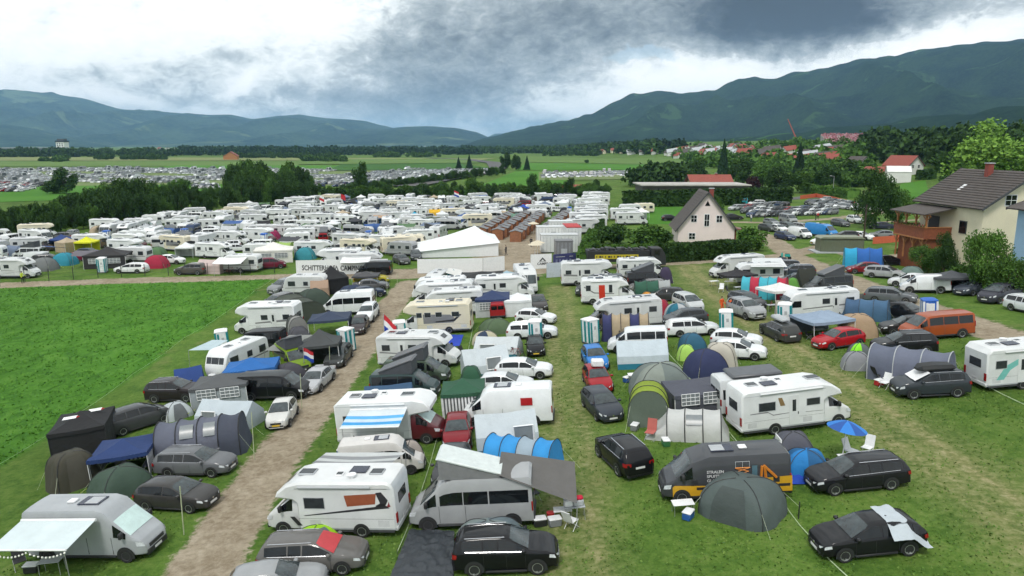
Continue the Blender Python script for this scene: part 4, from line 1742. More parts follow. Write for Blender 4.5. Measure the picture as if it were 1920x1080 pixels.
def table(kind, w, d, h, m, n=4):
 root = empty('folding_table')
 b = MB()
 b.box(-w / 2, w / 2, -d / 2, d / 2, h - .035, h, m, .01)
 b.build('tabletop', root)
 for sx in (1, -1):
  for sy in (1, -1):
   b = MB()
   b.tube((sx * (w / 2 - .04), sy * (d / 2 - .04), 0), (sx * (w / 2 - .06), sy * (d / 2 - .06), h - .03), .016, METAL, 5)
   b.build('leg', root)
 PROTO[kind] = root
 return root

table('table_w', 1.1, .65, .62, WHITE)
table('table_g', 1.0, .6, .7, GREYL)

def bicycle(kind, m):
 root = empty('bicycle')
 for x in (-.52, .52):
  b = MB()
  pts = [Vector((x + .33 * math.cos(2 * PI * i / 16), 0, .34 + .33 * math.sin(2 * PI * i / 16))) for i in range(17)]
  b.path(pts, .018, TYRE, 4)
  for i in range(0, 16, 4): b.tube(pts[i], (x, 0, .34), .004, METAL, 3)
  b.build('wheel', root)
 b = MB()
 A, S, Hd, C = (-.52, 0, .34), (-.18, 0, .88), (.36, 0, .90), (-.06, 0, .32)
 for p, q in ((A, S), (A, C), (C, S), (C, Hd), (S, Hd), (Hd, (.52, 0, .34))): b.tube(p, q, .018, m, 5)
 b.build('frame', root)
 b = MB()
 b.tube((.36, -.28, 1.0), (.36, .28, 1.0), .014, BLACK, 5)
 b.tube(Hd, (.36, 0, 1.0), .014, BLACK, 5)
 b.build('handlebar', root)
 b = MB()
 b.box(-.32, -.08, -.07, .07, .92, .97, BLACK, .02)
 b.build('saddle', root)
 PROTO[kind] = root

bicycle('bike', mat('bike_red', (.3, .03, .03), rough=.4))
bicycle('bike_d', mat('bike_dark', (.05, .05, .06), rough=.4))

# small figure: one continuous skinned body
SKIN = mat('skin', (.45, .28, .20), rough=.6, var=.05)
HAIR = mat('hair', (.05, .03, .02), rough=.9)

def person(kind, top, trousers, shoes=BLACK, pose=0., arms=.25):
 J = {'pel': (0, 0, .95), 'ch': (0, .01, 1.28), 'nk': (0, .0, 1.48), 'hd': (0, -.015, 1.60), 'tp': (0, -.01, 1.74),
         'lh': (.10, 0, .92), 'lk': (.12, -.05 - pose * .5, .50), 'la': (.13, .03 - pose, .09), 'lt': (.14, -.14 - pose, .04),
         'rh': (-.10, 0, .92), 'rk': (-.12, -.03 + pose * .2, .50), 'ra': (-.13, .05 + pose, .09), 'rt': (-.14, -.12 + pose, .04),
         'ls': (.19, 0, 1.42), 'le': (.25 + arms * .1, .03, 1.15), 'lw': (.26 + arms * .1, -.08 - arms * .3, .92 + arms * .2), 'lf': (.26, -.12 - arms * .3, .83 + arms * .2),
         'rs': (-.19, 0, 1.42), 're': (-.25 - arms * .1, .03, 1.15), 'rw': (-.26, -.06, .92), 'rf': (-.26, -.09, .83)}
 rad = {'pel': .13, 'ch': .155, 'nk': .06, 'hd': .10, 'tp': .07, 'lh': .10, 'lk': .065, 'la': .045, 'lt': .04, 'ls': .07, 'le': .045, 'lw': .032, 'lf': .03}
 E = [('pel', 'ch'), ('ch', 'nk'), ('nk', 'hd'), ('hd', 'tp'), ('pel', 'lh'), ('lh', 'lk'), ('lk', 'la'), ('la', 'lt'), ('pel', 'rh'), ('rh', 'rk'), ('rk', 'ra'), ('ra', 'rt'),
         ('ch', 'ls'), ('ls', 'le'), ('le', 'lw'), ('lw', 'lf'), ('ch', 'rs'), ('rs', 're'), ('re', 'rw'), ('rw', 'rf')]
 ks = list(J)
 me = bpy.data.meshes.new('person')
 me.from_pydata([J[k] for k in ks], [(ks.index(a), ks.index(b)) for a, b in E], [])
 o = bpy.data.objects.new('person', me)
 COL.objects.link(o)
 md = o.modifiers.new('s', 'SKIN')
 me.skin_vertices.new() if not me.skin_vertices else None
 for i, k in enumerate(ks):
  r = rad.get(k) or rad.get('l' + k[1:])
  me.skin_vertices[0].data[i].radius = (r, r * .85)
 me.skin_vertices[0].data[0].use_root = True
 sb = o.modifiers.new('u', 'SUBSURF')
 sb.levels = sb.render_levels = 1
 bpy.context.view_layer.update()
 me2 = bpy.data.meshes.new_from_object(o.evaluated_get(bpy.context.evaluated_depsgraph_get()))
 bpy.data.objects.remove(o)
 for m in (top, trousers, SKIN, HAIR, shoes): me2.materials.append(m)
 for p in me2.polygons:
  c = p.center
  if c.z > 1.63 or (c.z > 1.55 and c.y > .02): k = 3
  elif c.z > 1.46 and abs(c.x) < .12: k = 2
  elif c.z < .10: k = 4
  elif abs(c.x) > .2 and c.z < .90: k = 2
  elif c.z > .93 or abs(c.x) > .22: k = 0
  else: k = 1
  p.material_index = k
  p.use_smooth = True
 o = bpy.data.objects.new('person', me2)
 COL.objects.link(o)
 PROTO[kind] = o

ORANGE = mat('orange_overall', (.75, .10, .02), rough=.7)
DCL = mat('dark_clothes', (.02, .022, .03), rough=.9)
WCL = mat('white_shirt', (.7, .7, .7), rough=.8)
BCL = mat('blue_jeans', (.04, .07, .16), rough=.9)
HIVIS = mat('hi_vis_yellow', (.60, .75, .05), rough=.7)
person('p_orange', ORANGE, ORANGE, pose=.0)
person('p_black', DCL, DCL, pose=.12)
person('p_white', WCL, BCL, pose=.1, arms=.5)
person('p_red', mat('red_shirt', (.5, .03, .03), rough=.8), DCL, pose=.05)
person('p_vis', HIVIS, DCL, pose=.03, arms=.6)

# ------------------------------------------------------------------ placing things
for _k in list(PROTO):
 if PROTO[_k].type == 'EMPTY': flat_of(_k)
REPORT = []
USED = set()
GROUPS = {}

def take(kind):
 """first use moves the prototype itself, later uses copy it with its parts"""
 if kind not in USED:
  USED.add(kind)
  return PROTO[kind]
 return copy_tree(PROTO[kind])

CAT = {'hatchback_car': 'car', 'estate_car': 'car', 'suv_car': 'car', 'people_carrier': 'car', 'saloon_car': 'car', 'convertible_car': 'car', 'minibus': 'van', 'camper_van': 'camper van',
       'panel_van': 'van', 'small_van': 'van', 'motorhome': 'motorhome', 'caravan': 'caravan', 'portable_toilet': 'toilet', 'folding_chair': 'chair', 'folding_table': 'table', 'bicycle': 'bicycle', 'person': 'person'}

def kname(kind): return PROTO[kind].name.split('.')[0]

def finish(o, kind, label, group=None, col=None):
 tag(o, label, CAT.get(kname(kind), kname(kind).replace('_', ' ')), group)
 if col: tint(o, col)
 return o

def V(kind, label, f, r, col=(.5, .5, .5), group=None, scale=1.0, dz=0.):
 """vehicle from the two wheels on its near side: front wheel f and rear wheel r, as they touch the grass"""
 wb, W, fo, ro = WB[kind]
 a, b = G(*f), G(*r)
 d = (a - b)
 d.z = 0
 rz = math.atan2(d.y, d.x)
 mid = (a + b) / 2
 n = Vector((-d.y, d.x, 0)).normalized()
 if n.dot(Vector((mid.x, mid.y, 0))) < 0: n = -n
 c = mid + n * (W / 2)
 REPORT.append((kind, label[:30], round(d.length / wb, 2), round(math.degrees(rz))))
 o = take(kind)
 o.matrix_world = ground_mat(c.x, c.y, rz, dz, scale)
 return finish(o, kind, label, group, col)

def C(kind, label, p, deg, col=(.5, .5, .5), anchor='c', group=None, scale=1., dz=0., flatc=False):
 """thing standing at p, heading deg (0 right, 90 away, -90 to the camera, 180 left); anchor f/r: p is the bumper"""
 rz = R(deg)
 c = G(*p) if not isinstance(p, Vector) else p
 if anchor in 'fr':
  wb, W, fo, ro = WB[kind]
  off = (wb / 2 + fo) if anchor == 'f' else -(wb / 2 + ro)
  c = c - Vector((math.cos(rz), math.sin(rz), 0)) * off * scale
 elif anchor == 'n':          # p is the foot of the side nearest the camera
  W = WB[kind][1] if kind in WB else 1.
  q = Vector((c.x, c.y, 0)).normalized()
  n = Vector((-math.sin(rz), math.cos(rz), 0))
  if n.dot(q) < 0: n = -n
  c = c + n * W / 2 * scale
 if flatc:
  nm = kname(kind)
  me = flat_of(kind) if PROTO[kind].type == 'EMPTY' else PROTO[kind].data
  o = bpy.data.objects.new(nm, me)
  COL.objects.link(o)
 else: o = take(kind)
 o.matrix_world = ground_mat(c.x, c.y, rz, dz, scale)
 return finish(o, kind, label, group, col)

def mpp(px, py): return depth(G(px, py)) / FPX

def bbox(x0, x1, yt, yb, ratio=.8, dep=None):
 """centre, width, depth, height of a thing from its outline in the photograph, its foot at yb"""
 p = G((x0 + x1) / 2, yb)
 s = depth(p) / FPX
 w_ = (x1 - x0) * s
 d = dep if dep else w_ * ratio
 A = math.atan((yb - 540) / FPX) + PITCH
 h = ((yb - yt) * s - d * .5 * math.sin(A)) / math.cos(A)
 h = max(.7, h)
 q = Vector((p.x, p.y, 0)).normalized()
 c = p + Vector((q.x, q.y, 0)) * d / 2
 c = Vector((c.x, c.y, H(c.x, c.y)))
 return c, w_, d, h

def setup(root, c, deg, label, cat, group=None, upright=True):
 rz = R(deg)
 root.matrix_world = ground_mat(c.x, c.y, rz)
 return tag(root, label, cat, group)

def aw(x, c): return -math.degrees(math.atan2(c.x, c.y)) * x

def DOME(bb, label, c1, c2=None, door=None, rot=0., ratio=.85, flatt=.85, group=None, name='dome_tent', hs=1., sag=.14):
 c, w_, d, h = bbox(*bb, ratio=ratio)
 return setup(dome(name, w_, d, h * hs, c1, c2, door, flatt=flatt, sag=sag), c, rot + aw(1, c), label, 'tent', group)

def TUN(bb, label, colors, rot=0., ratio=.6, dep=None, arch=None, front=None, end_slope=.5, windows=None, name='tunnel_tent', squ=1., L=None, hs=1., group=None):
 """rot 0: length across the picture; 90: length away, front to the camera = -90"""
 c, w_, d, h = bbox(*bb, ratio=ratio, dep=dep)
 if abs(rot % 180 - 90) < 45: LL, ww = d, w_
 else: LL, ww = w_ - 2 * end_slope * .5, d
 return setup(tunnel(name, L or LL, ww, h * hs, colors, arch, front, end_slope=end_slope, windows=windows, squ=squ), c, rot + aw(1, c), label, 'tent', group)

def GAZ(bb, label, roof, walls=(), ratio=1., rot=0., he=None, group=None, valance=None, name='gazebo', leg=None, peak=None, slope=0.):
 c, w_, d, h = bbox(*bb, ratio=ratio)
 he = he or min(2.05, h * .76)
 h = max(h, he + .25)
 if peak is not None: h = he + peak
 return setup(gazebo(name, w_, d, he, h, roof, walls, leg, valance, slope), c, rot, label, 'gazebo', group)

def RID(bb, label, c1, c2=None, low=0., wind=None, rot=0., ratio=.8, name='frame_tent', group=None, hs=1.):
 c, w_, d, h = bbox(*bb, ratio=ratio)
 if wind: wind = [(a * w_, b * w_, z0 * h, z1 * h) for a, b, z0, z1 in wind]
 return setup(ridge_tent(name, w_, d, h * hs, c1, c2, low * h, wind), c, rot, label, 'tent', group)

def awning(veh, side, x0, x1, out, zt, zb, col, poles=True, legs=None, stripes=None, lab=None):
 """roll-out awning fixed to a vehicle (a part of it); side +1/-1 = local +y/-y"""
 W = 1.15
 b = MB()
 def fn(u, v):
  return (x0 + (x1 - x0) * u, side * (W + out * v), zt + (zb - zt) * v - .06 * math.sin(PI * v) * math.sin(PI * u))
 if stripes:
  ns = len(stripes)
  for k, c in enumerate(stripes):
   b.grid(lambda u, v: fn(u, (k + v) / ns), 6, 1, fab(c))
 else: b.grid(fn, 8, 5, fab(col))
 b.tube(fn(0, 1), fn(1, 1), .05, WHITE, 6)
 b.tube(fn(0, 0), fn(1, 0), .07, WHITE, 6)
 o = b.build('awning', veh)
 for x in (x0 + .15, x1 - .15):
  l = MB()
  l.tube((x, side * (W + out - .05), .0 if legs is None else legs), (x, side * (W + out - .03), zb), .02, METAL, 5)
  l.build('leg', o)
 return o

def person_at(kind, px, label, deg=-90, scale=1.):
 p = G(*px)
 o = take(kind)
 o.matrix_world = ground_mat(p.x, p.y, R(deg + 90), 0, scale)
 return tag(o, label, 'person')
# ------------------------------------------------------------------ foreground, row left of the dirt track
DG, SIL, WH, BK, MG = (.030, .032, .037), (.33, .34, .355), (.74, .76, .78), (.007, .007, .009), (.085, .088, .095)
GT = 'guest tents pitched beside their cars'
o = V('sunvan', 'silver grey camper van with long white awning and silver windscreen shades, at the lower left', (247, 1056), (84, 1056), (.36, .38, .40))
awning(o, -1, -2.85, .95, 2.0, 2.28, 1.95, (.58, .66, .68), legs=0)
van1 = o
b = MB()
M = van1.matrix_world
pts = [M @ Vector((-2.8 + 3.7 * i / 40, -1.15 - 2.06, 1.90 - .22 * abs(math.sin(PI * i / 20)))) for i in range(41)]
b.path([tuple(p) for p in pts], .008, BLACK, 3)
o = b.build('string_lights')
BULB = mat('light_bulb', (.9, .9, .85), rough=.3)
for p in pts[::2]:
 g = MB()
 g.loft([[(p.x + r * math.cos(a * PI / 3), p.y + r * math.sin(a * PI / 3), p.z + dz) for a in range(6)] for r, dz in ((.01, .0), (.045, -.03), (.045, -.07), (.01, -.10))], BULB, closed=True)
 g.build('bulb', o)
tag(o, 'string of round white bulbs hanging along the edge of the long white awning', 'string lights')
C('table_g', 'small grey table under the long white awning', (100, 1075), 5)
C('chair_d', 'dark folding chair under the long white awning', (40, 1066), 40)

V('compact', 'dark grey hatchback parked behind the silver camper van with shades', (364, 965), (266, 959), (.045, .043, .042))
V('wagon', 'silver grey estate car beside the navy gazebo', (401, 897), (312, 897), (.13, .135, .145))
DOME((176, 287, 872, 937), 'dark green dome tent with a grey cap in front of the navy gazebo', (.035, .065, .045), rot=20)
GAZ((191, 294, 818, 899), 'navy blue gazebo with striped side walls and white legs', (.012, .035, .13), (('left', 'striped', (.05, .05, .09)), ('back', 'striped', (.05, .05, .09)), ('right', 'striped', (.05, .05, .09))), ratio=1.0, rot=14)
DOME((97, 186, 845, 920), 'olive brown shell shaped fishing shelter beside the black gazebo', (.045, .042, .028), door=(.065, .06, .045), flatt=.5, ratio=.8, rot=20, name='bivvy_tent')
o = GAZ((119, 214, 764, 858), 'black walled gazebo with white emblems on its roof', (.010, .010, .012), (('front', 'solid', (.012, .012, .014)), ('left', 'solid', (.012, .012, .014)), ('right', 'solid', (.012, .012, .014))), ratio=1.25, rot=20, leg=BLACK)
for (x, y, z) in ((-.55, -.55, 2.36), (.75, .45, 2.33)):
 b = MB()
 b.poly([(x - .45, y - .08, z), (x + .35, y - .08, z), (x + .45, y + .12, z + .12), (x - .35, y + .12, z + .12)], WHITE)
 b.poly([(x + .36, y - .10, z + .005), (x + .6, y + .0, z + .04), (x + .42, y + .14, z + .125)], TAIL)
 b.build('emblem', o)
C('mpv', 'dark grey people carrier with pale roof behind the black gazebo', (262, 800), 48, (.06, .062, .066))
V('suv', 'black SUV with silver roof rails next to the blue ridge tent', (354, 755), (286, 757), (.025, .02, .022))
DOME((327, 386, 687, 729), 'royal blue ridge shaped tent behind the black SUV', (.02, .07, .26), rot=40, sag=.16) if False else RID((330, 386, 687, 729), 'royal blue ridge shaped tent behind the black SUV', (.018, .055, .22), rot=25)
DOME((304, 361, 752, 788), 'small pale grey pop-up tent beside the white frame tent', (.42, .46, .48), door=(.12, .13, .14), rot=20)
RID((376, 492, 748, 806), 'white frame tent with grey window and blue ground skirt', (.46, .52, .56), (.03, .10, .20), low=.5, wind=((-.35, -.08, .35, .7),), rot=-18, ratio=.55)
TUN((296, 474, 782, 862), 'large grey blue tunnel tent with dark arches behind the silver estate car', [(.05, .058, .085), (.115, .125, .165), (.115, .125, .165), (.10, .11, .15)], rot=-14, ratio=.5, arch=BLACK, front=(.05, .06, .09), windows=((.4, 1.1, -1), (-1.0, -.2, -1)), end_slope=.9)
GAZ((373, 476, 697, 765), 'grey flat gazebo with white lattice window walls', (.085, .09, .095), (('front', 'lattice', (.30, .33, .35)), ('left', 'solid', (.45, .48, .5)), ('back', 'solid', (.4, .42, .44))), ratio=.8, rot=8)
V('t6long', 'black minibus with silver windscreen cover beside the grey gazebo', (555, 752), (464, 754), BK)
V('sedan', 'silver saloon car facing the camera beside the black minibus', (604, 735), (627, 713), (.42, .43, .45))
V('mini', 'small white hatchback with yellow plate behind the blue grey tunnel tent', (547, 798), (559, 778), (.60, .60, .58))
o = GAZ((431, 526, 668, 735), 'bright blue tarpaulin pavilion beside the white caravan', (.015, .12, .38), (('right', 'solid', (.015, .08, .25)),), ratio=.75, rot=10)
o = C('caravan', 'white caravan end-on with big rear window beside the blue tarpaulin', (450, 697), -112)
sheet('awning_sheet', [G(357, 700) + Vector((0, 0, 2.1)), G(398, 702) + Vector((0, 0, 2.2)), G(432, 686) + Vector((0, 0, 2.4)), G(402, 683) + Vector((0, 0, 2.3))], (.42, .52, .56), poles=(0, 1))
bpy.data.objects['awning_sheet']['label'] = 'pale blue sun sail stretched left of the white end-on caravan'
bpy.data.objects['awning_sheet']['category'] = 'sun sail'
C('toilet_w', 'white and teal portable toilet behind the pale blue sun sail', (420, 661), 20)
C('t6', 'black van behind the white end-on caravan', (487, 655), 178, BK)
V('alcove', 'white alcove motorhome facing the meadow, in the row left of the track', (452, 628), (524, 626))
C('bike_d', 'dark bicycle leaning at the back of the black van behind the caravan', (528, 648), 80)
TUN((541, 577, 592, 632), 'small grey and white striped tent at the rear of the alcove motorhome facing the meadow', [(.25, .25, .24), (.06, .065, .06)], rot=-80, ratio=.9)
DOME((540, 584, 612, 640), 'dark grey dome tent beside the green camper van', (.07, .07, .085), rot=10)
DOME((510, 575, 680, 722), 'charcoal dome tent between the blue pavilion and the silver saloon', (.055, .052, .065), rot=30)
o = C('t6pop', 'lime green camper van with pop-up roof and flag on its rear', (552, 690), -55, (.16, .26, .01))
s_ = sheet('awning_sheet', [G(498, 692) + Vector((0, 0, 1.7)), G(560, 694) + Vector((0, 0, 1.6)), G(590, 674) + Vector((0, 0, 2.3)), G(545, 672) + Vector((0, 0, 2.2))], (.22, .23, .22), poles=(0, 1))
tag(s_, 'grey canopy stretched over the front of the lime green camper van', 'canopy')

def flag(px, py_b, py_t, w_, h_, bands, label, away=0., pole=True, deg=0., tilt=0):
 p = G(px, py_b)
 Hh = (py_b - py_t) * depth(p) / FPX * 1.03
 root = empty('flag', p, R(deg))
 b = MB()
 b.tube((0, 0, 0), (0, 0, Hh), .03, METAL, 5)
 b.build('pole', root)
 n = len(bands)
 for k, m in enumerate(bands):
  b = MB()
  def fn(u, v):
   z = Hh - .05 - h_ * (k + v) / n - u * w_ * (.35 + tilt)
   return (u * w_ * .85, .12 * math.sin(u * 6), z)
  b.grid(fn, 8, 1, m)
  b.build('cloth_band', root)
 return tag(root, label, 'flag')

RED, BLU = mat('flag_red', (.50, .02, .03), rough=.8), mat('flag_blue', (.01, .05, .35), rough=.8)
flag(571, 700, 651, 1.0, .95, (RED, WHITE, BLU), 'red, white and blue flag hung on the lime green camper van')
flag(722, 676, 588, 1.3, 1.5, (RED, WHITE, BLU), 'red, white and blue flag on a pole at the right edge of the dirt track', tilt=.5)
GAZ((570, 643, 615, 690), 'dark grey gazebo beside the portable toilet left of the track', (.055, .06, .062), (('back', 'solid', (.08, .09, .09)),), ratio=.8, rot=6)
C('toilet_w', 'white and teal portable toilet at the left edge of the dirt track', (652, 659), -30)
V('compact', 'dark grey estate facing the camera beside the portable toilet at the track', (649, 686), (661, 670), (.05, .055, .055))
TUN((520, 598, 558, 604), 'olive green tunnel tent in front of the high roof white camper', [(.05, .06, .045), (.055, .065, .05)], rot=-70, ratio=1.2)
GAZ((585, 660, 582, 632), 'slate blue gazebo below the high roof white camper', (.03, .045, .085), (('right', 'solid', (.03, .05, .09)),), ratio=.8, rot=6)
V('suv', 'white SUV facing the camera at the left edge of the dirt track', (701, 605), (712, 591), WH)
V('hatch', 'dark maroon grey hatchback beside the slate blue gazebo', (686, 626), (694, 612), (.04, .03, .032))
V('highvan', 'white high roof camper van with a band of windows, left of the dirt track', (612, 594), (686, 590), WH)
C('wagon', 'grey estate car with bicycles on its rear rack near the meadow rope', (520, 575), -120, (.16, .16, .165))
C('bike', 'bicycle on the rack of the grey estate near the meadow rope', (507, 578), 75)
C('bike_d', 'dark bicycle standing by the rack of the grey estate near the meadow rope', (514, 583), 95)
C('caravan', 'white caravan with beige awning behind the olive tunnel tent', (578, 552), 172)
RID((585, 618, 525, 560), 'beige awning tent at the side of the white caravan near the black gazebo', (.35, .24, .17), low=.6, rot=10)
GAZ((598, 652, 497, 552), 'tall black peaked gazebo in front of the white name banner', (.010, .010, .012), (('right', 'solid', (.012, .012, .014)), ('back', 'solid', (.012, .012, .014)), ('front', 'solid', (.012, .012, .014))), ratio=1., rot=22, leg=BLACK)
DOME((557, 622, 541, 580), 'dark green dome tent between the beige awning and the olive tunnel tent', (.035, .055, .04), rot=20)
DOME((636, 690, 534, 560), 'navy dome tent at the left edge of the track near the banner', (.02, .035, .08), rot=20)
V('sedan', 'dark blue saloon car near the navy dome tent at the track', (708, 558), (676, 562), (.02, .03, .06))
C('t6', 'black van parked right under the end of the name banner', (702, 515), 178, BK)
C('wagon', 'yellow estate car beside the black van near the banner', (698, 531), 12, (.45, .38, .03))
GAZ((664, 712, 508, 538), 'dark grey low canopy beside the yellow estate car', (.07, .07, .075), ratio=.7)
V('sedan', 'grey car with roof racks beside the dark low canopy near the banner', (712, 545), (680, 547), (.10, .10, .105))
DOME((503, 540, 577, 603), 'dark navy small tent at the nose of the alcove motorhome facing the meadow', (.035, .04, .06), rot=0)
C('suv', 'grey off-road car with black roof box near the meadow rope', (531, 547), -115, (.22, .23, .24))

# ------------------------------------------------------------------ row between the dirt track and the grass lane
V('wagon', 'brown grey estate car with red windscreen shade at the bottom edge', (641, 1080), (527, 1085), (.13, .125, .12))
o = [x for x in bpy.data.objects if x.get('label', '').startswith('brown grey estate')][0]
for c in o.children:
 if c.name.startswith('windscreen'):
  c.data = c.data.copy()
  c.data.materials[0] = REDSHADE
  c['label'] = 'windscreen lined with a red sunshade'
C('hatch', 'silver car cut by the bottom edge left of the estate with red shade', (520, 1118), 8, (.30, .31, .32))
DOME((562, 636, 988, 1024), 'lime green dome tent between the estate car and the striped motorhome', (.28, .55, .01), door=(.12, .14, .15), rot=25)
o = V('weins', 'white motorhome with rust red and black arrow stripe, solar panel on top', (533, 1007), (678, 1009))
s_ = sheet('awning_sheet', [o.matrix_world @ Vector(p) for p in ((1.2, -1.15, 2.75), (-3.0, -1.15, 2.75), (-3.1, -3.1, 2.45), (1.3, -3.1, 2.45))], (.24, .25, .26), stripes=[(.22, .23, .24), (.5, .52, .52), (.24, .25, .26), (.5, .52, .52)], poles=(2, 3))
tag(s_, 'grey and white striped awning on the far side of the motorhome with the arrow stripe', 'awning')
C('highvan', 'white high top camper with red rear between two awnings', (722, 884), 3, (.62, .60, .58), scale=.78)
DOME((752, 797, 826, 880), 'pale beige tent behind the burgundy cab motorhome', (.34, .30, .27), rot=30)
o = V('burgundy', 'motorhome with burgundy cab and blue and white striped awning', (799, 835), (690, 838))
awning(o, -1, -2.7, .9, 2.1, 2.45, 2.1, None, stripes=[(.62, .68, .72), (.62, .68, .72), (.10, .38, .70), (.5, .62, .72), (.05, .30, .62), (.55, .66, .74)], legs=0)
C('chair_d', 'black folding chair under the blue and white striped awning', (656, 851), -60)
C('table_g', 'small dark table under the blue and white striped awning', (678, 852), 0)
b = MB()
p0 = [G(*q) for q in ((628, 856), (682, 856), (676, 838), (640, 838))]
b.poly([(q.x, q.y, q.z + .03) for q in p0], fab((.22, .23, .23)))
b.poly([(q.x, q.y, q.z + .012) for q in p0], fab((.22, .23, .23)))
tag(b.build('ground_mat'), 'grey ground mat under the blue and white striped awning', 'mat')
RID((688, 778, 720, 775), 'steel blue roof tent pitched left of the teal pop-top van', (.03, .08, .16), low=.6, rot=4, ratio=.6)
V('t6pop', 'dark teal camper van with raised dark pop-up roof beside the steel blue tent', (794, 750), (722, 752), (.03, .055, .055))
V('t6pop', 'moss green camper van with raised dark pop-up roof facing right', (816, 722), (746, 724), (.06, .085, .06))
V('semi', 'white motorhome facing right with bicycle rack, behind the moss green camper van', (829, 691), (754, 691))
C('toilet_w', 'white portable toilet at the nose of the cream motorhome', (752, 645), 10)
V('hobby', 'cream alcove motorhome with grey window band facing the dirt track', (767, 629), (843, 626))
b = MB()
p0 = [G(*q) for q in ((832, 650), (862, 649), (869, 628), (806, 628))]
b.grid(lambda u, v: tuple((p0[0].lerp(p0[1], u)).lerp(p0[3].lerp(p0[2], u), v) + Vector((0, 0, .03 + .05 * noise.noise(Vector((u * 9, v * 9, 1)))))), 16, 12, fab((.012, .05, .42)))
tag(b.build('ground_sheet'), 'blue tarpaulin lying on the grass in front of the cream alcove motorhome', 'tarpaulin')
C('semi', 'white motorhome parked directly behind the cream alcove motorhome', (838, 594), 180, anchor='n')
C('alcove', 'white alcove motorhome second behind the cream one', (822, 582), 180, anchor='n')
C('caravangrey', 'grey caravan right of the white motorhomes behind the cream one', (862, 570), 2, anchor='n')
C('integ', 'white integrated motorhome third behind the cream one', (815, 562), 180, anchor='n', scale=.9)
C('caravan', 'white caravan at the track end of the middle row near the road', (822, 543), -100, anchor='c', scale=.9)
s_ = sheet('awning_sheet', [G(836, 545) + Vector((0, 0, 2.3)), G(868, 548) + Vector((0, 0, 1.9)), G(866, 536) + Vector((0, 0, 2.1)), G(842, 536) + Vector((0, 0, 2.4))], (.62, .62, .6), poles=(1,))
tag(s_, 'small white awning on the caravan at the track end of the middle row', 'awning')
GAZ((893, 958, 543, 595), 'navy gazebo with white lattice walls behind the red van', (.022, .04, .11), (('front', 'lattice', (.5, .52, .54)), ('left', 'solid', (.5, .52, .54))), ratio=1.)
C('t6', 'red van with its rear to the camera under the navy gazebo', (934, 599), 92, (.33, .02, .025), anchor='r', scale=.85)
GAZ((947, 998, 548, 594), 'white peaked gazebo with closed walls beside the red van', (.72, .74, .76), (('front', 'solid', (.7, .72, .74)), ('left', 'solid', (.7, .72, .74)), ('right', 'solid', (.7, .72, .74))), ratio=1.)
C('sedan', 'dark bronze car facing the camera right of the white peaked gazebo', (1013, 586), -88, (.05, .045, .045), anchor='f')
C('semi', 'white motorhome facing right behind the navy gazebo', (955, 563), 0, anchor='n')
C('integ', 'white motorhome facing the camera beside the black pavilion', (991, 553), -85, anchor='f')
GAZ((865, 945, 508, 552), 'wide black pavilion tent near the road in the middle row', (.022, .024, .026), (('front', 'lattice', (.06, .06, .065)),), ratio=.7, he=2.2, valance=(.02, .02, .022))
GAZ((836, 868, 505, 540), 'teal topped small canopy behind the black pavilion', (.02, .22, .27), ratio=.8)
GAZ((930, 972, 507, 540), 'pale blue canopy between the black pavilion and the motorhome facing the camera', (.32, .45, .52), ratio=.6, slope=.05)
DOME((899, 962, 597, 628), 'olive green dome tent in front of the red van', (.075, .12, .06), rot=20)
DOME((886, 937, 620, 650), 'navy dome tent with pale yellow edge in front of the olive one', (.025, .045, .09), (.45, .42, .3), rot=20)
RID((893, 978, 630, 672), 'white frame tent with window beside the white estate and the motorbike', (.52, .56, .58), (.02, .14, .19), low=.5, wind=((-.35, .0, .35, .72),), rot=-15, ratio=.6)
V('hatch', 'white compact SUV with blue towel by its door, right side of the middle row', (1020, 610), (977, 608), WH)
V('wagon', 'white estate car behind the portable toilet of the middle row', (1024, 636), (974, 638), WH)
C('toilet_w', 'white and teal portable toilet beside the small black car', (1006, 645), -5)
C('mini', 'small black car facing the camera below the portable toilet', (1006, 671), -90, BK, anchor='f', scale=.95)
C('bike', 'red bicycle leaning between the two white frame tents', (966, 672), -20)
C('bike_d', 'dark bicycle beside the red one near the white frame tents', (976, 680), -35)
RID((868, 955, 650, 712), 'white frame tent with grey window and teal skirt beside the dark green round tent', (.50, .55, .58), (.015, .16, .20), low=.5, wind=((-.02, .3, .32, .72),), rot=14, ratio=.7)
V('hatch', 'white hatchback facing right, third up from the white panel van', (1007, 712), (957, 713), WH) if False else None
V('compact', 'white hatchback facing right, next behind the white car at the panel van', (1007, 712), (954, 713), WH)
V('hatch', 'white car with grey sunroof facing right behind the white panel van', (970, 741), (920, 742), (.66, .68, .7))
DOME((862, 907, 686, 724), 'dark green round tent behind the green gazebo', (.02, .09, .045), rot=0)
GAZ((832, 914, 708, 787), 'green gazebo with grey striped walls beside the burgundy cab', (.02, .085, .045), (('front', 'striped', (.10, .105, .11)), ('left', 'striped', (.10, .105, .11))), ratio=1., rot=2)
o = V('cargo', 'white panel van with red sticker on its side facing left', (892, 804), (1001, 800), (.76, .78, .79))
for sg in (1, -1):
 b = MB()
 b.box(-1.9, -1.15, sg * 1.022, sg * 1.032, 1.45, 1.95, mat('red_sticker', (.42, .008, .012), rough=.4))
 b.build('sticker', o)
C('hatch', 'dark red hatchback facing the camera beside the white frame tent', (857, 851), -88, (.20, .008, .015), anchor='f')
RID((893, 1010, 772, 858), 'white frame tent with large window and teal skirt below the panel van', (.48, .53, .56), (.015, .13, .20), low=.55, wind=((.10, .42, .3, .75),), rot=6, ratio=.7)
o = V('popvan', 'silver camper van with raised white pop-up roof, faces the rope line', (807, 998), (959, 992), (.34, .35, .36))
M = o.matrix_world
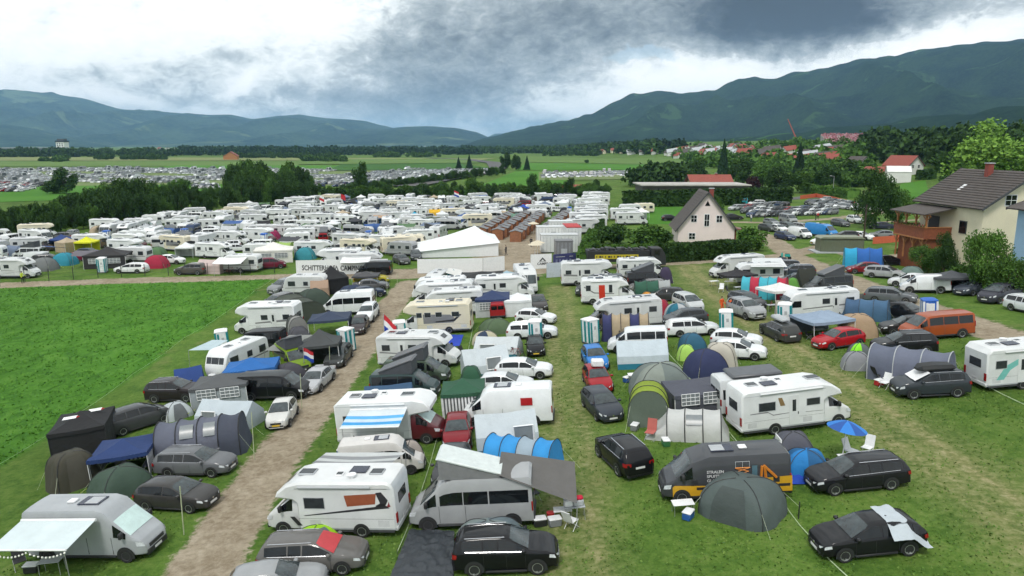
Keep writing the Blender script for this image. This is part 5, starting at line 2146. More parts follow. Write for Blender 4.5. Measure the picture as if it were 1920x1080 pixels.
s_ = sheet('awning_sheet', [M @ Vector(p) for p in ((-1.5, -1.3, 2.9), (-1.5, 1.0, 2.75), (-5.1, 1.2, 1.25), (-5.1, -1.9, 1.9))], (.115, .11, .105), sagz=.08, poles=(2, 3))
tag(s_, 'taupe tarpaulin sloping down from the rear of the silver pop-top camper van', 'tarpaulin')
TUN((905, 1060, 822, 906), 'bright blue and grey bus awning tent behind the taupe tarpaulin', [(.03, .27, .62), (.30, .38, .45), (.03, .27, .62), (.03, .27, .62)], rot=-22, ratio=.55, end_slope=.6)
C('hatch', 'dark grey car behind the silver pop-top camper van', (836, 925), -96, (.05, .052, .056), anchor='f')
o = C('table_g', 'folding table loaded with bags and red cloth at the grass lane', (1078, 972), 4)
ot = o.matrix_world.copy()
for i, (x, y, a, b_, h_, m, nm, lb) in enumerate(((-.28, 0, .2, .2, .34, WHITE, 'paper_bag', 'white bag standing on the folding table at the grass lane'), (.2, .0, .26, .2, .3, GREYL, 'cooler_box', 'grey white cooler box on the folding table at the grass lane'),
          (.22, -.02, .22, .16, .14, mat('red_cloth', (.5, .01, .04), rough=.8), 'red_cloth', 'crumpled red cloth on top of the cooler box'))):
 b = MB()
 z = .70 + (.30 if i == 2 else 0)
 b.box(x - a, x + a, y - b_, y + b_, z, z + h_, m, .05)
 q = b.build(nm)
 q.matrix_world = ot
 tag(q, lb, nm.replace('_', ' '))
C('table_w', 'white low table beside the loaded folding table at the grass lane', (1056, 972), 0, scale=.8)
# dark ground sheet
b = MB()
p0 = [G(*q) for q in ((728, 1095), (850, 1095), (852, 1000), (768, 998))]
b.grid(lambda u, v: tuple((p0[0].lerp(p0[1], u)).lerp(p0[3].lerp(p0[2], u), v) + Vector((0, 0, .15 + .10 * noise.noise(Vector((u * 7, v * 14, 1))) + .05 * noise.noise(Vector((u * 25, v * 40, 4)))))), 40, 40, mat('dark_groundsheet', (.035, .042, .05), rough=.45, bump=.6, bscale=3))
tag(b.build('ground_sheet'), 'crumpled dark grey plastic sheet on the grass in front of the silver pop-top camper', 'tarpaulin')
DOME((848, 990, 978, 1046), 'blue grey and green tent right behind the black SUV at the bottom edge', (.12, .16, .18), (.16, .2, .2), rot=0, ratio=.6)
V('suv', 'black SUV facing right at the bottom edge beside the plastic sheet', (1014, 1079), (886, 1084), BK)
C('chair_d', 'black folding chair behind the silver pop-top camper under the tarpaulin', (1002, 938), 30)
b = MB()
b.tube((0, 0, 0), (0, 0, .32), .16, mat('red_bucket_plastic', (.5, .02, .02)), 10, .2)
q = b.build('bucket')
q.location = G(1032, 972)
tag(q, 'red bucket on the grass under the taupe tarpaulin', 'bucket')

# ------------------------------------------------------------------ row right of the grass lane
C('suv', 'black SUV seen from behind alone on the grass lane', (1202, 901), 106, BK, anchor='r')
C('compact', 'dark blue grey hatchback facing the camera beside the yellow green tent', (1151, 795), -78, (.035, .042, .055), anchor='f')
C('hatch', 'red car with open rear behind the dark blue grey hatchback', (1131, 742), -86, (.30, .008, .014), anchor='f')
C('hatch', 'bright blue car facing the camera at the top of the grass lane', (1125, 698), -86, (.02, .17, .50), anchor='f')
b = MB()
b.box(-.45, .45, -.35, .35, 0, .5, WHITE, .08)
q = b.build('roof_box')
p = G(1130, 742)
q.location = (p.x - .15, p.y + 2.3, p.z + 1.47)
tag(q, 'white box on the roof of the red car', 'roof box')
C('toilet_w', 'white and teal portable toilet left of the beige and navy tunnel tent', (1108, 643), 30)
TUN((1178, 1256, 724, 800), 'yellow green tunnel tent with grey door behind the deck chair', [(.22, .30, .03), (.20, .27, .03)], rot=-90, ratio=.8, front=(.10, .13, .10), end_slope=.5)
C('chair_r', 'red and white striped deck chair beside the white inflatable tent', (1220, 824), -30, scale=1.15)
DOME((1178, 1300, 680, 752), 'large grey green dome tent beside the navy pointed tent', (.22, .25, .22), (.14, .17, .16), rot=15, ratio=.8)
GAZ((1250, 1352, 710, 782), 'slate grey gazebo with lattice windows behind the white inflatable tent', (.075, .08, .105), (('front', 'lattice', (.075, .08, .10)), ('left', 'solid', (.075, .08, .10)), ('right', 'solid', (.075, .08, .10))), ratio=.9, rot=4)
TUN((1231, 1372, 767, 830), 'white inflatable tent with black curved beams', [(.50, .51, .50), (.52, .53, .52), (.50, .51, .50)], rot=0, ratio=.55, arch=BLACK, windows=((-.45, .5, -1),), end_slope=1.3, hs=.95)
V('burst', 'large white motorhome with brown accent and door facing right', (1575, 800), (1453, 816))
o = C('highvan', 'white camper van with black pop-up roof behind the large white motorhome', (1425, 768), 4, (.60, .62, .63), scale=.95)
b = MB()
b.box(-2.2, 1.2, -.95, .95, 2.62, 2.86, DKROOF, .10)
b.build('lifting_roof', o)
DOME((1335, 1380, 700, 745), 'white pointed tent between the gazebo and the black roofed camper', (.55, .56, .56), rot=0)

# glass blasting firm's van
o = V('boxtruckvan', 'grey and yellow firm van with machine pictures and white lettering', (1283, 946), (1445, 938), (.055, .058, .065))
YEL = mat('yellow_livery', (.62, .34, .02), rough=.4)
ORG = mat('orange_machine', (.60, .20, .02), rough=.5)
LET = mat('white_lettering', (.65, .65, .65), rough=.5)
for sg in (1, -1):
 y = sg * 1.032
 def Q(pts, m, nm, e=0.):
  b = MB()
  b.poly([(x, y + sg * e, z) for x, z in pts], m)
  b.build(nm, o, smooth=False)
 Q([(-3.1, .46), (-3.1, 1.25), (-1.4, 1.18), (-.6, .95), (.9, .92), (2.5, 1.0), (2.6, .92), (2.6, .42), (2.55, .42)], YEL, 'yellow_band', .0)
 for x in (2.165, -2.165):
  arch = MB()
  arch.poly([(x + .42 * math.cos(PI * i / 12), y + sg * .004, .37 + .42 * math.sin(PI * i / 12)) for i in range(13)], BLACK)
  arch.build('wheel_arch', o)
 for i, t in enumerate(('STRALEN', 'SPUITEN', 'GLASPARELEN')):
  put_text(t, .20, LET, o, side_M(sg * -0 + (.95 if sg > 0 else -.5), y + sg * .006, 1.55 - .22 * i, sg), bold=.004)
 b = MB()
 # scissor lift
 for k in range(3):
  z = 1.25 + k * .16
  b.tube((-.45, y, z), (-1.05, y, z + .16), .018, ORG, 4)
  b.tube((-1.05, y, z), (-.45, y, z + .16), .018, ORG, 4)
 b.tube((-.40, y, 1.76), (-1.10, y, 1.76), .03, ORG, 4)
 for x in (-.42, -.75, -1.08): b.tube((x, y, 1.76), (x, y, 2.08), .012, GREYL, 4)
 b.tube((-.40, y, 2.08), (-1.1, y, 2.08), .012, GREYL, 4)
 b.build('lift_picture', o)
 b = MB()
 b.box(-1.2, -1.45, y - .004, y + .004, 1.22, 1.85, mat('teal_machine', (.08, .16, .2)))
 b.build('machine_picture', o)
 b = MB()
 for p_, q_ in (((-1.62, 1.15), (-1.68, 1.80)), ((-1.75, 1.82), (-2.2, 1.35)), ((-1.85, 1.15), (-1.8, 1.75)), ((-2.2, 1.35), (-2.35, 1.18))):
  b.tube((p_[0], y, p_[1]), (q_[0], y, q_[1]), .07, ORG, 5)
 b.build('digger_picture', o)
 for x in (1.45, -2.45):
  b = MB()
  b.box(x, x - .55, y - .003, y + .005, .72, .86, STD)
  b.box(x - .05, x + .25, y - .003, y + .005, .95, 1.22, STD)
  b.build('emblem', o)
# open rear door with white graphics
b = MB()
b.box(-3.25, -3.19, -1.9, -.98, .6, 2.2, WHITE, .03)
b.build('rear_door', o)
C('table_w', 'low white camping table beside the firm van', (1281, 962), 2, scale=.92)
DOME((1312, 1466, 897, 989), 'big grey green dome tent in front of the firm van', (.075, .098, .095), door=(.055, .07, .068), rot=-22, ratio=.85, sag=.07, flatt=.6)
DOME((1444, 1528, 810, 876), 'slate grey dome tent behind the bright blue dome tent', (.075, .078, .10), rot=15)
DOME((1467, 1554, 843, 902), 'bright blue dome tent between the firm van and the black estate', (.012, .19, .50), (.01, .10, .25), rot=10)
b = MB()
p = G(1497, 897)
b.grid(lambda u, v: (p.x - 1. + 2. * u, p.y - .7 + 1.4 * v, p.z + .03 + .35 * max(0, noise.noise(Vector((u * 5, v * 5, 3)))) + .25 * math.sin(PI * u) * math.sin(PI * v)), 24, 18, fab((.01, .06, .42)))
tag(b.build('ground_sheet'), 'crumpled royal blue tarpaulin at the foot of the bright blue dome tent', 'tarpaulin')
V('wagon', 'black estate car with silver roof rails and canvas on its bonnet', (1565, 931), (1673, 920), (.012, .012, .015))
o = V('compact', 'black hatchback with pale sheet over its tail at lower right', (1588, 1056), (1702, 1044), (.010, .010, .012))
M = o.matrix_world
b = MB()
def fn(u, v):
 x = -.55 - 1.65 * u
 y = 1.15 - 1.85 * v
 z = 1.46 - .95 * max(0, u - .5) * 1.5 + .05 * noise.noise(Vector((u * 6, v * 6, 2))) + .02
 if v < .35: z -= (0.35 - v) * 1.6
 return (x, y, max(z, .45))
b.grid(fn, 14, 14, fab((.45, .50, .54)))
q = b.build('car_cover')
q.matrix_world = M
tag(q, 'pale grey sheet draped over the tail of the black hatchback at lower right', 'sheet')

def parasol(px, py, d, h, ca, cb, label):
 p = G(px, py)
 root = empty('parasol', p)
 b = MB()
 b.tube((0, 0, 0), (.12, 0, h), .022, WHITE, 6)
 b.build('pole', root)
 n = 8
 for k in range(n):
  b = MB()
  a0, a1 = 2 * PI * k / n, 2 * PI * (k + 1) / n
  rows = []
  for j in range(4):
   t = j / 3
   rows.append([(.12 + d / 2 * t * math.cos(a), d / 2 * t * math.sin(a) * 1., h - .42 * t ** 1.5 - .12 * t * math.cos(a)) for a in (a0, (a0 + a1) / 2, a1)])
  b.loft(rows, fab(ca if k % 2 else cb), cap0=False, cap1=False)
  b.build('canopy_panel', root)
 return tag(root, label, 'parasol')

parasol(1578, 866, 2.0, 2.3, (.03, .20, .60), (.02, .09, .34), 'two tone blue parasol beside the black estate car')
C('chair_w', 'white folding chair on the grass right of the blue parasol', (1626, 852), -50)
C('chair_w', 'white folding chair under the blue parasol', (1596, 858), 30)
C('table_w', 'white camping table close to the blue parasol pole', (1585, 868), 0, scale=.7)
b = MB()
b.tube((0, 0, 0), (0, 0, .85), .03, BLACK, 6)
q = b.build('black_post')
q.location = G(1497, 973)
tag(q, 'short black post on the tape line below the firm van', 'post')
V('t6', 'white minibus with dark windows behind the white and teal frame tent', (1160, 664), (1229, 662), (.74, .76, .78))
RID((1157, 1252, 637, 692), 'white and teal frame tent in front of the white minibus', (.48, .55, .60), (.012, .16, .24), low=.5, rot=-6, ratio=.55)
TUN((1126, 1222, 588, 640), 'beige and navy striped tunnel tent below the brown cab motorhome', [(.03, .035, .12), (.38, .30, .20), (.38, .30, .20), (.03, .035, .12), (.38, .30, .20)], rot=180, ratio=.45, arch=BLACK, squ=.6)
V('browncab', 'white motorhome with brown cab behind the beige and navy tent', (1124, 622), (1203, 616))
o = V('semired', 'short white motorhome with red entrance door facing right', (1172, 570), (1117, 572))
b = MB()
b.box(-.3 - .9, .35 - .9, -1.15, -1.185, .5, 2.2, mat('red_door_paint', (.55, .03, .01), rough=.5), .01)
b.build('door', o)
C('alcove', 'white motorhome beside the dark camper near the white site fence', (1112, 536), -2, anchor='n')
C('highvan', 'dark grey camper van right in front of the white motorhome near the site fence', (1124, 556), 178, (.06, .065, .07), anchor='n', scale=.92)
DOME((1244, 1296, 568, 604), 'teal blue dome tent with white edge left of the silver car', (.012, .14, .21), (.4, .42, .44), rot=10)
DOME((1224, 1258, 561, 592), 'red dome tent beside the brown cab motorhome', (.30, .012, .035), rot=0)
DOME((1200, 1226, 547, 570), 'small orange tent beside the green tunnel tent', (.60, .25, .02), rot=0)
TUN((1186, 1260, 525, 562), 'dark green and grey tunnel tent behind the small orange tent', [(.02, .09, .055), (.02, .09, .055), (.32, .34, .34)], rot=185, ratio=.5)
C('compact', 'dark car behind the red and teal dome tents', (1246, 566), 170, (.04, .04, .042), anchor='n')
C('mpv', 'pale silver car facing the camera right of the teal blue dome tent', (1309, 588), -78, (.50, .52, .53), anchor='f')
V('compact', 'dark grey hatchback behind the white estate car, right of the teal dome', (1262, 614), (1316, 608), (.055, .06, .068))
V('wagon', 'white sporty estate facing right beside the portable toilet', (1331, 630), (1279, 633), (.75, .77, .78))
C('toilet_w', 'white and teal portable toilet standing free on the right lane', (1362, 628), -15)
person_at('p_orange', (1354, 587), 'person in orange overalls standing nearer the pale silver car', -60)
person_at('p_orange', (1371, 590), 'person in orange overalls standing nearer the silver pickup', -150)
DOME((1272, 1324, 624, 662), 'steel blue arched tent behind the small lime tent', (.02, .10, .17), rot=20)
DOME((1269, 1306, 646, 677), 'small lime green tent in front of the steel blue arched tent', (.38, .62, .12), rot=10)
DOME((1284, 1362, 654, 712), 'navy pointed dome tent right of the small lime tent', (.022, .03, .09), rot=35, flatt=.95, sag=.13)
DOME((1318, 1384, 643, 702), 'cream bell shaped tent behind the navy pointed dome tent', (.45, .42, .36), rot=0, flatt=.5)
V('hatch', 'white hatchback with black roof, rear of the two white cars by the cream tent', (1400, 655), (1354, 653), (.74, .76, .78))
V('hatch', 'white hatchback, front of the two white cars by the cream tent', (1406, 677), (1360, 675), (.76, .78, .79))
C('semi', 'white motorhome left of the black truck beside the hedge', (1212, 522), 0, anchor='n', scale=.92)
C('t6pop', 'black camper van with dark pop-up roof below the black truck', (1216, 540), 3, (.02, .02, .023), anchor='n')
DOME((1234, 1262, 500, 532), 'dark navy pointed tent at the corner of the black pop-top camper', (.04, .03, .07), rot=0)
C('compact', 'grey car behind the dark green and grey tunnel tent', (1216, 548), 175, (.2, .2, .2), anchor='n')

# ------------------------------------------------------------------ row right of the worn lane
V('semi', 'white motorhome with satellite dish at the head of the right row', (1353, 523), (1410, 519))
C('caravan', 'white caravan behind the white awning in the right row', (1425, 535), 176, anchor='n')
s_ = sheet('awning_sheet', [G(1405, 538) + Vector((0, 0, 2.4)), G(1474, 535) + Vector((0, 0, 2.2)), G(1462, 520) + Vector((0, 0, 2.5)), G(1408, 522) + Vector((0, 0, 2.6))], (.62, .64, .65), poles=(0, 1))
tag(s_, 'large white awning beside the white caravan of the right row', 'awning')
GAZ((1352, 1412, 503, 545), 'black and maroon gazebo with heart emblem beside the white motorhome', (.02, .018, .022), ratio=.8, rot=8, leg=METAL)
TUN((1389, 1478, 518, 562), 'turquoise and red striped tunnel tent beside the white peaked gazebo', [(.05, .38, .48), (.42, .02, .05), (.05, .38, .48), (.05, .38, .48), (.42, .02, .05)], rot=172, ratio=.5)
GAZ((1430, 1494, 528, 577), 'white open gazebo with peaked roof above the silver pickup', (.70, .70, .68), ratio=1., rot=15)
C('suv', 'silver off-road car facing the camera beside the white open gazebo', (1425, 602), -76, (.33, .34, .35), anchor='f', scale=1.05)
C('wagon', 'dark grey estate car behind the silver off-road car', (1402, 575), -72, (.05, .052, .056))
C('table_g', 'camp table with stores in front of the black and maroon gazebo', (1385, 549), 10)
C('table_w', 'white camp table left of the black and maroon gazebo', (1339, 536), 10)
C('toilet_w', 'white and teal portable toilet left of the silver integrated motorhome', (1472, 614), -25)
C('integ', 'silver white integrated motorhome with rounded roof behind the pale blue gazebo', (1530, 600), 180, anchor='n', scale=.95)
GAZ((1497, 1582, 580, 641), 'pale blue silver gazebo over camp tables beside the red hatchback', (.25, .32, .42), (('back', 'solid', (.12, .14, .17)),), ratio=1., rot=10)
C('table_g', 'grey table under the pale blue silver gazebo', (1535, 632), 0)
C('chair_d', 'dark chair under the pale blue silver gazebo', (1518, 636), 60)
DOME((1572, 1641, 588, 636), 'sandy beige dome tent behind the red hatchback', (.34, .24, .15), rot=20, flatt=.55)
TUN((1584, 1667, 560, 603), 'steel blue tunnel tent behind the sandy beige dome', [(.045, .11, .20), (.05, .12, .22), (.045, .10, .19)], rot=-6, ratio=.5)
TUN((1556, 1620, 550, 584), 'olive grey low tent beside the silver convertible', [(.05, .05, .042)], rot=0, ratio=.5)
C('open', 'silver open convertible behind the olive grey tent', (1573, 560), 172, (.45, .45, .46), anchor='n')
V('t6popr', 'grey camper van with raised dark roof facing left in the right row', (1532, 553), (1586, 549), (.055, .06, .062))
RID((1490, 1532, 502, 545), 'dark olive pointed tarp tent left of the grey pop-top camper', (.03, .033, .025), rot=15)
DOME((1472, 1500, 520, 548), 'fresh green dome tent left of the dark olive tarp', (.10, .28, .04), rot=0)
RID((1452, 1490, 562, 602), 'pale beige tarp tent behind the portable toilet of the right row', (.34, .31, .26), rot=-10)
o = C('wagon', 'dark grey estate seen from behind with a grey roof box', (1487, 645), 97, (.05, .052, .05), anchor='r')
b = MB()
b.box(-1.3, .7, -.42, .42, 1.55, 1.88, GREYL, .12)
q = b.build('roof_box')
q.matrix_world = o.matrix_world
tag(q, 'grey roof box on the dark estate seen from behind', 'roof box')
V('hatch', 'red hatchback facing left beside the sandy beige dome tent', (1560, 658), (1612, 650), (.38, .008, .015))
DOME((1588, 1634, 643, 684), 'fluorescent green dome tent behind the small grey dome', (.25, .75, .02), (.10, .12, .12), rot=20)
DOME((1577, 1633, 659, 696), 'small light grey dome tent left of the long blue grey tunnel tent', (.23, .24, .26), rot=10)
TUN((1631, 1780, 652, 722), 'long blue grey tunnel tent with open porch and pale arches', [(.11, .125, .175), (.13, .145, .20), (.13, .145, .20)], rot=168, ratio=.5, arch=GREYL, front=(.03, .032, .04), windows=((.7, 1.9, -1),), end_slope=.5)
C('chair_d', 'black folding chair in the porch of the long blue grey tunnel tent', (1646, 712), 100)
C('chair_w', 'white folding chair in front of the long blue grey tunnel tent', (1658, 728), -60)
C('table_w', 'white table in front of the long blue grey tunnel tent', (1668, 720), 0, scale=.7)
C('suv', 'black SUV half hidden behind the long blue grey tunnel tent', (1702, 668), 174, (.012, .012, .014), anchor='n')
o = V('suv', 'dark grey SUV with black roof box and white screen cover', (1714, 750), (1795, 746), (.035, .042, .05))
b = MB()
b.loft([[(x, y * w_, 1.70 + z * h_) for y, z in ((-.45, 0), (-.48, .12), (-.36, .36), (.36, .36), (.48, .12), (.45, 0))] for x, w_, h_ in ((-1.5, .55, .4), (-1.25, .9, .85), (-.3, 1, 1), (.6, .95, .85), (.85, .5, .35))], BLACK, closed=True)
q = b.build('roof_box')
q.matrix_world = o.matrix_world
tag(q, 'black roof box on the dark grey SUV with white screen cover', 'roof box')
b = MB()
b.grid(lambda u, v: (.28 + .92 * u, -.72 + 1.44 * v, 1.63 - .46 * u + .015 * math.sin(9 * v) + .02), 6, 6, WHITE)
q = b.build('screen_cover')
q.matrix_world = o.matrix_world
tag(q, 'white cover lying over the windscreen of the dark grey SUV with roof box', 'screen cover')
V('t6long', 'burnt orange minibus facing left at the dirt road', (1728, 640), (1804, 634), (.33, .07, .02))
C('hatch', 'black hatchback left of the blue portable toilet', (1700, 597), -62, (.012, .012, .014))
C('hatch', 'black hatchback with stickers behind the burnt orange minibus', (1700, 624), 170, (.02, .018, .018))
C('toilet_b', 'blue portable toilet with white posters behind the burnt orange minibus', (1741, 608), -15)
C('wagon', 'slate grey estate parked along the dirt road', (1672, 566), -38, (.12, .13, .14))
C('smallvan', 'white small van seen from behind at the right side of the dirt road', (1732, 548), 158, (.74, .76, .78))
C('hatch', 'white car half hidden left of the white small van', (1704, 536), 150, (.74, .76, .78))
GAZ((1747, 1818, 505, 552), 'dark grey canopy tent right of the white small van', (.07, .075, .085), (('right', 'solid', (.035, .04, .055)), ('back', 'solid', (.05, .05, .06))), ratio=.8, rot=-10, leg=METAL)
RID((1800, 1850, 515, 552), 'dark navy side tent behind the dark grey canopy', (.03, .04, .06), rot=-20)
V('wagon', 'slate blue estate car right of the dark grey canopy', (1822, 556), (1862, 550), (.055, .065, .085))
V('mpv', 'dark violet grey people carrier at the right picture edge', (1862, 573), (1925, 562), (.045, .045, .06), scale=1.05)
C('wagon', 'silver estate facing the dirt road beside the red car', (1662, 521), -48, (.36, .37, .38))
C('hatch', 'dark red car in front of the blue tunnel tent', (1619, 512), 170, (.20, .015, .02))
C('sedan', 'black saloon car behind the silver estate at the garden edge', (1664, 497), 4, BK)
TUN((1582, 1650, 463, 502), 'turquoise and blue tunnel tent at the end of the dirt road', [(.02, .32, .55), (.02, .12, .42), (.02, .12, .42)], rot=186, ratio=.55, end_slope=.3)
DOME((1685, 1732, 498, 524), 'grey green small tent behind the white small van', (.12, .18, .16), rot=0)
C('tealmh', 'white motorhome with teal swirl cut by the right picture edge', (1950, 715), 3, scale=1.0)
DOME((1818, 1856, 667, 700), 'round grey tent behind the motorhome with teal swirl', (.11, .13, .125), rot=0)
C('wagon', 'white car cut by the right picture edge beside the people carrier', (1936, 586), -80, (.72, .74, .76))
C('wagon', 'dark blue car beside the white awning of the right row', (1464, 508), 170, (.03, .035, .05))
C('wagon', 'dark blue estate below the moped at the head of the right row', (1490, 517), 168, (.04, .05, .07))
C('compact', 'grey car left of the dark olive tarp tent', (1492, 534), 170, (.12, .13, .14), scale=.98)
C('bike', 'red bicycle by the silver off-road car', (1446, 583), 60)
DOME((1447, 1482, 482, 504), 'navy low tent beside the moped at the head of the right row', (.03, .035, .06), rot=0)
# moped
b = MB()
root = empty('moped', G(1472, 487), R(160))
for x in (-.6, .6):
 b = MB()
 b.tube((x, -.06, .28), (x, .06, .28), .28, TYRE, 14)
 b.build('wheel', root)
b = MB()
b.box(-.7, .1, -.16, .16, .45, .85, mat('turquoise_plastic', (.02, .35, .33)), .08)
b.box(.35, .6, -.18, .18, .4, 1.0, mat('turquoise_plastic'), .06)
b.box(-.2, .5, -.15, .15, .25, .36, BLACK, .03)
b.build('body', root)
b = MB()
b.box(-.6, .05, -.14, .14, .84, .93, BLACK, .03)
b.build('saddle', root)
b = MB()
b.tube((.42, -.3, 1.08), (.42, .3, 1.08), .02, BLACK, 5)
b.build('handlebar', root)
tag(root, 'turquoise moped parked beside the junction of the gravel road', 'moped')

for k, p, dg, lb in (('chair_d', (618, 702), 40, 'dark folding chair in front of the dark grey gazebo left of the track'), ('table_g', (603, 700), 0, 'grey table in front of the dark grey gazebo left of the track'),
                     ('chair_w', (408, 775), 20, 'white chair inside the grey gazebo with lattice walls'), ('table_g', (243, 905), 10, 'grey table under the navy blue gazebo'), ('chair_d', (262, 908), -70, 'dark folding chair under the navy blue gazebo'),
                     ('chair_d', (214, 808), -40, 'dark folding chair between the black gazebo and the navy gazebo'), ('table_w', (1192, 716), 0, 'white table left of the large grey green dome tent'), ('chair_d', (1172, 690), 30, 'dark chair left of the white and teal frame tent'),
                     ('chair_d', (870, 670), 50, 'dark folding chair at the right end of the blue tarpaulin'), ('chair_w', (1352, 548), -30, 'white chair in front of the black and maroon gazebo'), ('chair_d', (1368, 552), 60, 'dark chair in front of the black and maroon gazebo'),
                     ('chair_d', (1560, 640), -60, 'dark chair between the pale blue gazebo and the sandy dome'), ('table_g', (1448, 584), 0, 'grey table under the white open gazebo'), ('chair_w', (1072, 990), 140, 'white folding chair left behind at the loaded folding table')):
 C(k, lb, p, dg)

BOXC = {'blue': (.02, .10, .35), 'grey': (.2, .21, .22), 'red': (.4, .02, .02), 'white': (.65, .66, .66), 'green': (.04, .16, .06), 'black': (.02, .02, .022)}
for (px, py), cn, wh in (((1290, 972), 'blue', 'under the low white camping table'), ((1648, 722), 'red', 'between the chairs at the long blue grey tunnel tent'), ((1543, 634), 'white', 'below the pale blue silver gazebo'), ((1604, 862), 'grey', 'beside the chairs at the blue parasol'),
                         ((1248, 835), 'green', 'left of the white inflatable tent'), ((1190, 806), 'grey', 'at the door of the yellow green tunnel tent'), ((690, 858), 'white', 'beside the dark table at the striped awning'), ((640, 852), 'blue', 'at the left end of the striped awning'),
                         ((60, 1072), 'black', 'under the long white awning'), ((226, 868), 'white', 'between the black gazebo and the navy gazebo'), ((1012, 985), 'black', 'under the taupe tarpaulin'), ((1040, 985), 'grey', 'at the low end of the taupe tarpaulin'),
                         ((1378, 553), 'red', 'in front of the black and maroon gazebo'), ((612, 706), 'blue', 'before the dark grey gazebo left of the track'), ((856, 664), 'black', 'at the edge of the blue tarpaulin'), ((1176, 716), 'blue', 'beside the white table at the grey green dome tent')):
 b = MB()
 b.box(-.3, .3, -.2, .2, 0, .34, mat('box_' + cn, BOXC[cn], rough=.5), .04)
 root = empty('cool_box', G(px, py), rnd.uniform(0, 3))
 b.build('body', root)
 b = MB()
 b.box(-.32, .32, -.22, .22, .34, .42, WHITE if cn != 'white' else MATS['box_white'], .03)
 b.build('lid', root)
 tag(root, cn + ' cool box ' + wh, 'cool box')
for px, yb, yt, bands, lb in ((852, 392, 358, (RED, WHITE, BLU), 'red white and blue flag at the back of the far camp'), (640, 392, 364, (RED, RED, RED), 'red flag at the back left of the far camp'), (600, 396, 366, (WHITE, RED), 'white and red flag at the back left of the far camp')):
 flag(px, yb, yt, 1.6, 1.5, bands, lb)

# ------------------------------------------------------------------ ropes, tape and stakes
def rope(name, pix, label, m, z=.55, r=.018, posts=True, sag=.12, step=1, wind=0.):
 root = empty(name, G(*pix[0]))
 org = root.location
 P = [G(*p) for p in pix]
 prev = None
 b = MB()
 for a, c in zip(P, P[1:]):
  n = max(2, int((c - a).length / 1.2))
  pts = []
  for i in range(n + 1):
   q = a.lerp(c, i / n)
   pts.append(Vector((q.x, q.y, H(q.x, q.y) + z - sag * math.sin(PI * i / n))) - org)
  for u, v in zip(pts, pts[1:]): b.quad(u + Vector((0, 0, -r)), v + Vector((0, 0, -r)), v + Vector((0, 0, r)), u + Vector((0, 0, r)), m)
  b.path(pts, r * .6, m, 4)
 b.build('tape', root)
 if posts:
  for p in P:
   q = MB()
   q.tube(Vector((p.x, p.y, p.z)) - org, Vector((p.x, p.y, p.z + z + .15)) - org, .015, BLACK, 4)
   q.build('stake', root)
 return tag(root, label, name.replace('_', ' '))

TAPE = mat('barrier_tape', (.50, .62, .38), rough=.6)
TAPEY = mat('yellow_tape', (.55, .60, .12), rough=.6)
rope('barrier_tape', [(0, 880), (140, 788), (250, 708), (345, 640), (425, 590), (480, 548), (515, 525)], 'thin green white tape between the lush meadow and the tents', mat('tape_pale', (.30, .48, .20)), z=.35, r=.02)
rope('barrier_tape', [(1244, 652), (1282, 695), (1330, 760), (1384, 834), (1463, 937), (1520, 1012), (1595, 1092)], 'pale tape line running past the firm van and black hatchback', TAPE, z=.12, r=.035)
rope('barrier_tape', [(745, 1040), (790, 925), (818, 830), (850, 760), (868, 700), (880, 650), (888, 606)], 'pale tape line between the two halves of the middle row', TAPE, z=.15, r=.035)
rope('barrier_tape', [(1640, 628), (1668, 642), (1790, 700), (1850, 728), (1990, 790)], 'pale tape line running from the red hatchback to the right edge', TAPE, z=.15, r=.03)
rope('barrier_tape', [(150, 935), (186, 902), (240, 862)], 'short yellow tape beside the fishing shelter', TAPEY, z=.3, r=.02)
rope('barrier_tape', [(352, 783), (376, 765)], 'short yellow tape between the small pop-up tent and the lattice gazebo', TAPEY, z=.3, r=.03)
rope('barrier_tape', [(590, 600), (625, 560), (640, 545)], 'short yellow tape behind the high roof white camper van', TAPEY, z=.3, r=.03)
STAKEM = mat('pale_stake', (.42, .46, .30), rough=.7)
for i, (px, yb, yt, lb) in enumerate(((345, 1003, 905, 'tall pale wooden stake in front of the dark grey hatchback'), (477, 862, 768, 'tall pale wooden stake in front of the blue grey tunnel tent'), (566, 766, 698, 'tall pale wooden stake at the nose of the black minibus'),
                                      (619, 692, 648, 'pale wooden stake beside the dark grey estate at the track'), (726, 550, 515, 'pale wooden stake at the top end of the dirt track'), (706, 577, 545, 'pale stake beside the white SUV at the track'), (745, 535, 512, 'pale stake where the track meets the gravel road'),
                                      (1175, 500, 478, 'thin stake beside the hedge road'))):
 p = G(px, yb)
 s = depth(p) / FPX
 b = MB()
 b.tube((0, 0, 0), (.02, 0, (yb - yt) * s), .028, STAKEM, 5)
 q = b.build('stake')
 q.location = p
 tag(q, lb, 'stake')

# ------------------------------------------------------------------ trees and hedges
def leafmat(name, c1, c2, rough=.8):
 m = bpy.data.materials.new(name)
 m.use_nodes = True
 t = NT(m.node_tree)
 tcn = t.n('ShaderNodeTexCoord')
 oi = t.n('ShaderNodeObjectInfo')
 ge = t.n('ShaderNodeNewGeometry')
 f = t.math('ADD', t.math('MULTIPLY', t.noise(tcn.outputs['Object'], .9, 3, .6), .7), t.math('MULTIPLY', ge.outputs['Random Per Island'], .35))
 col = t.ramp(f, [(.28, c1), (.78, c2)])
 vm = t.n('ShaderNodeVectorMath', operation='SCALE')
 t.l(col, vm.inputs[0])
 t.l(t.rng(oi.outputs['Random'], 0, 1, .78, 1.25), vm.inputs['Scale'])
 p = principled(t, Base_Color=vm.outputs[0], Roughness=rough, Specular_IOR_Level=.15)
 p.inputs['Subsurface Weight'].default_value = 0
 return m

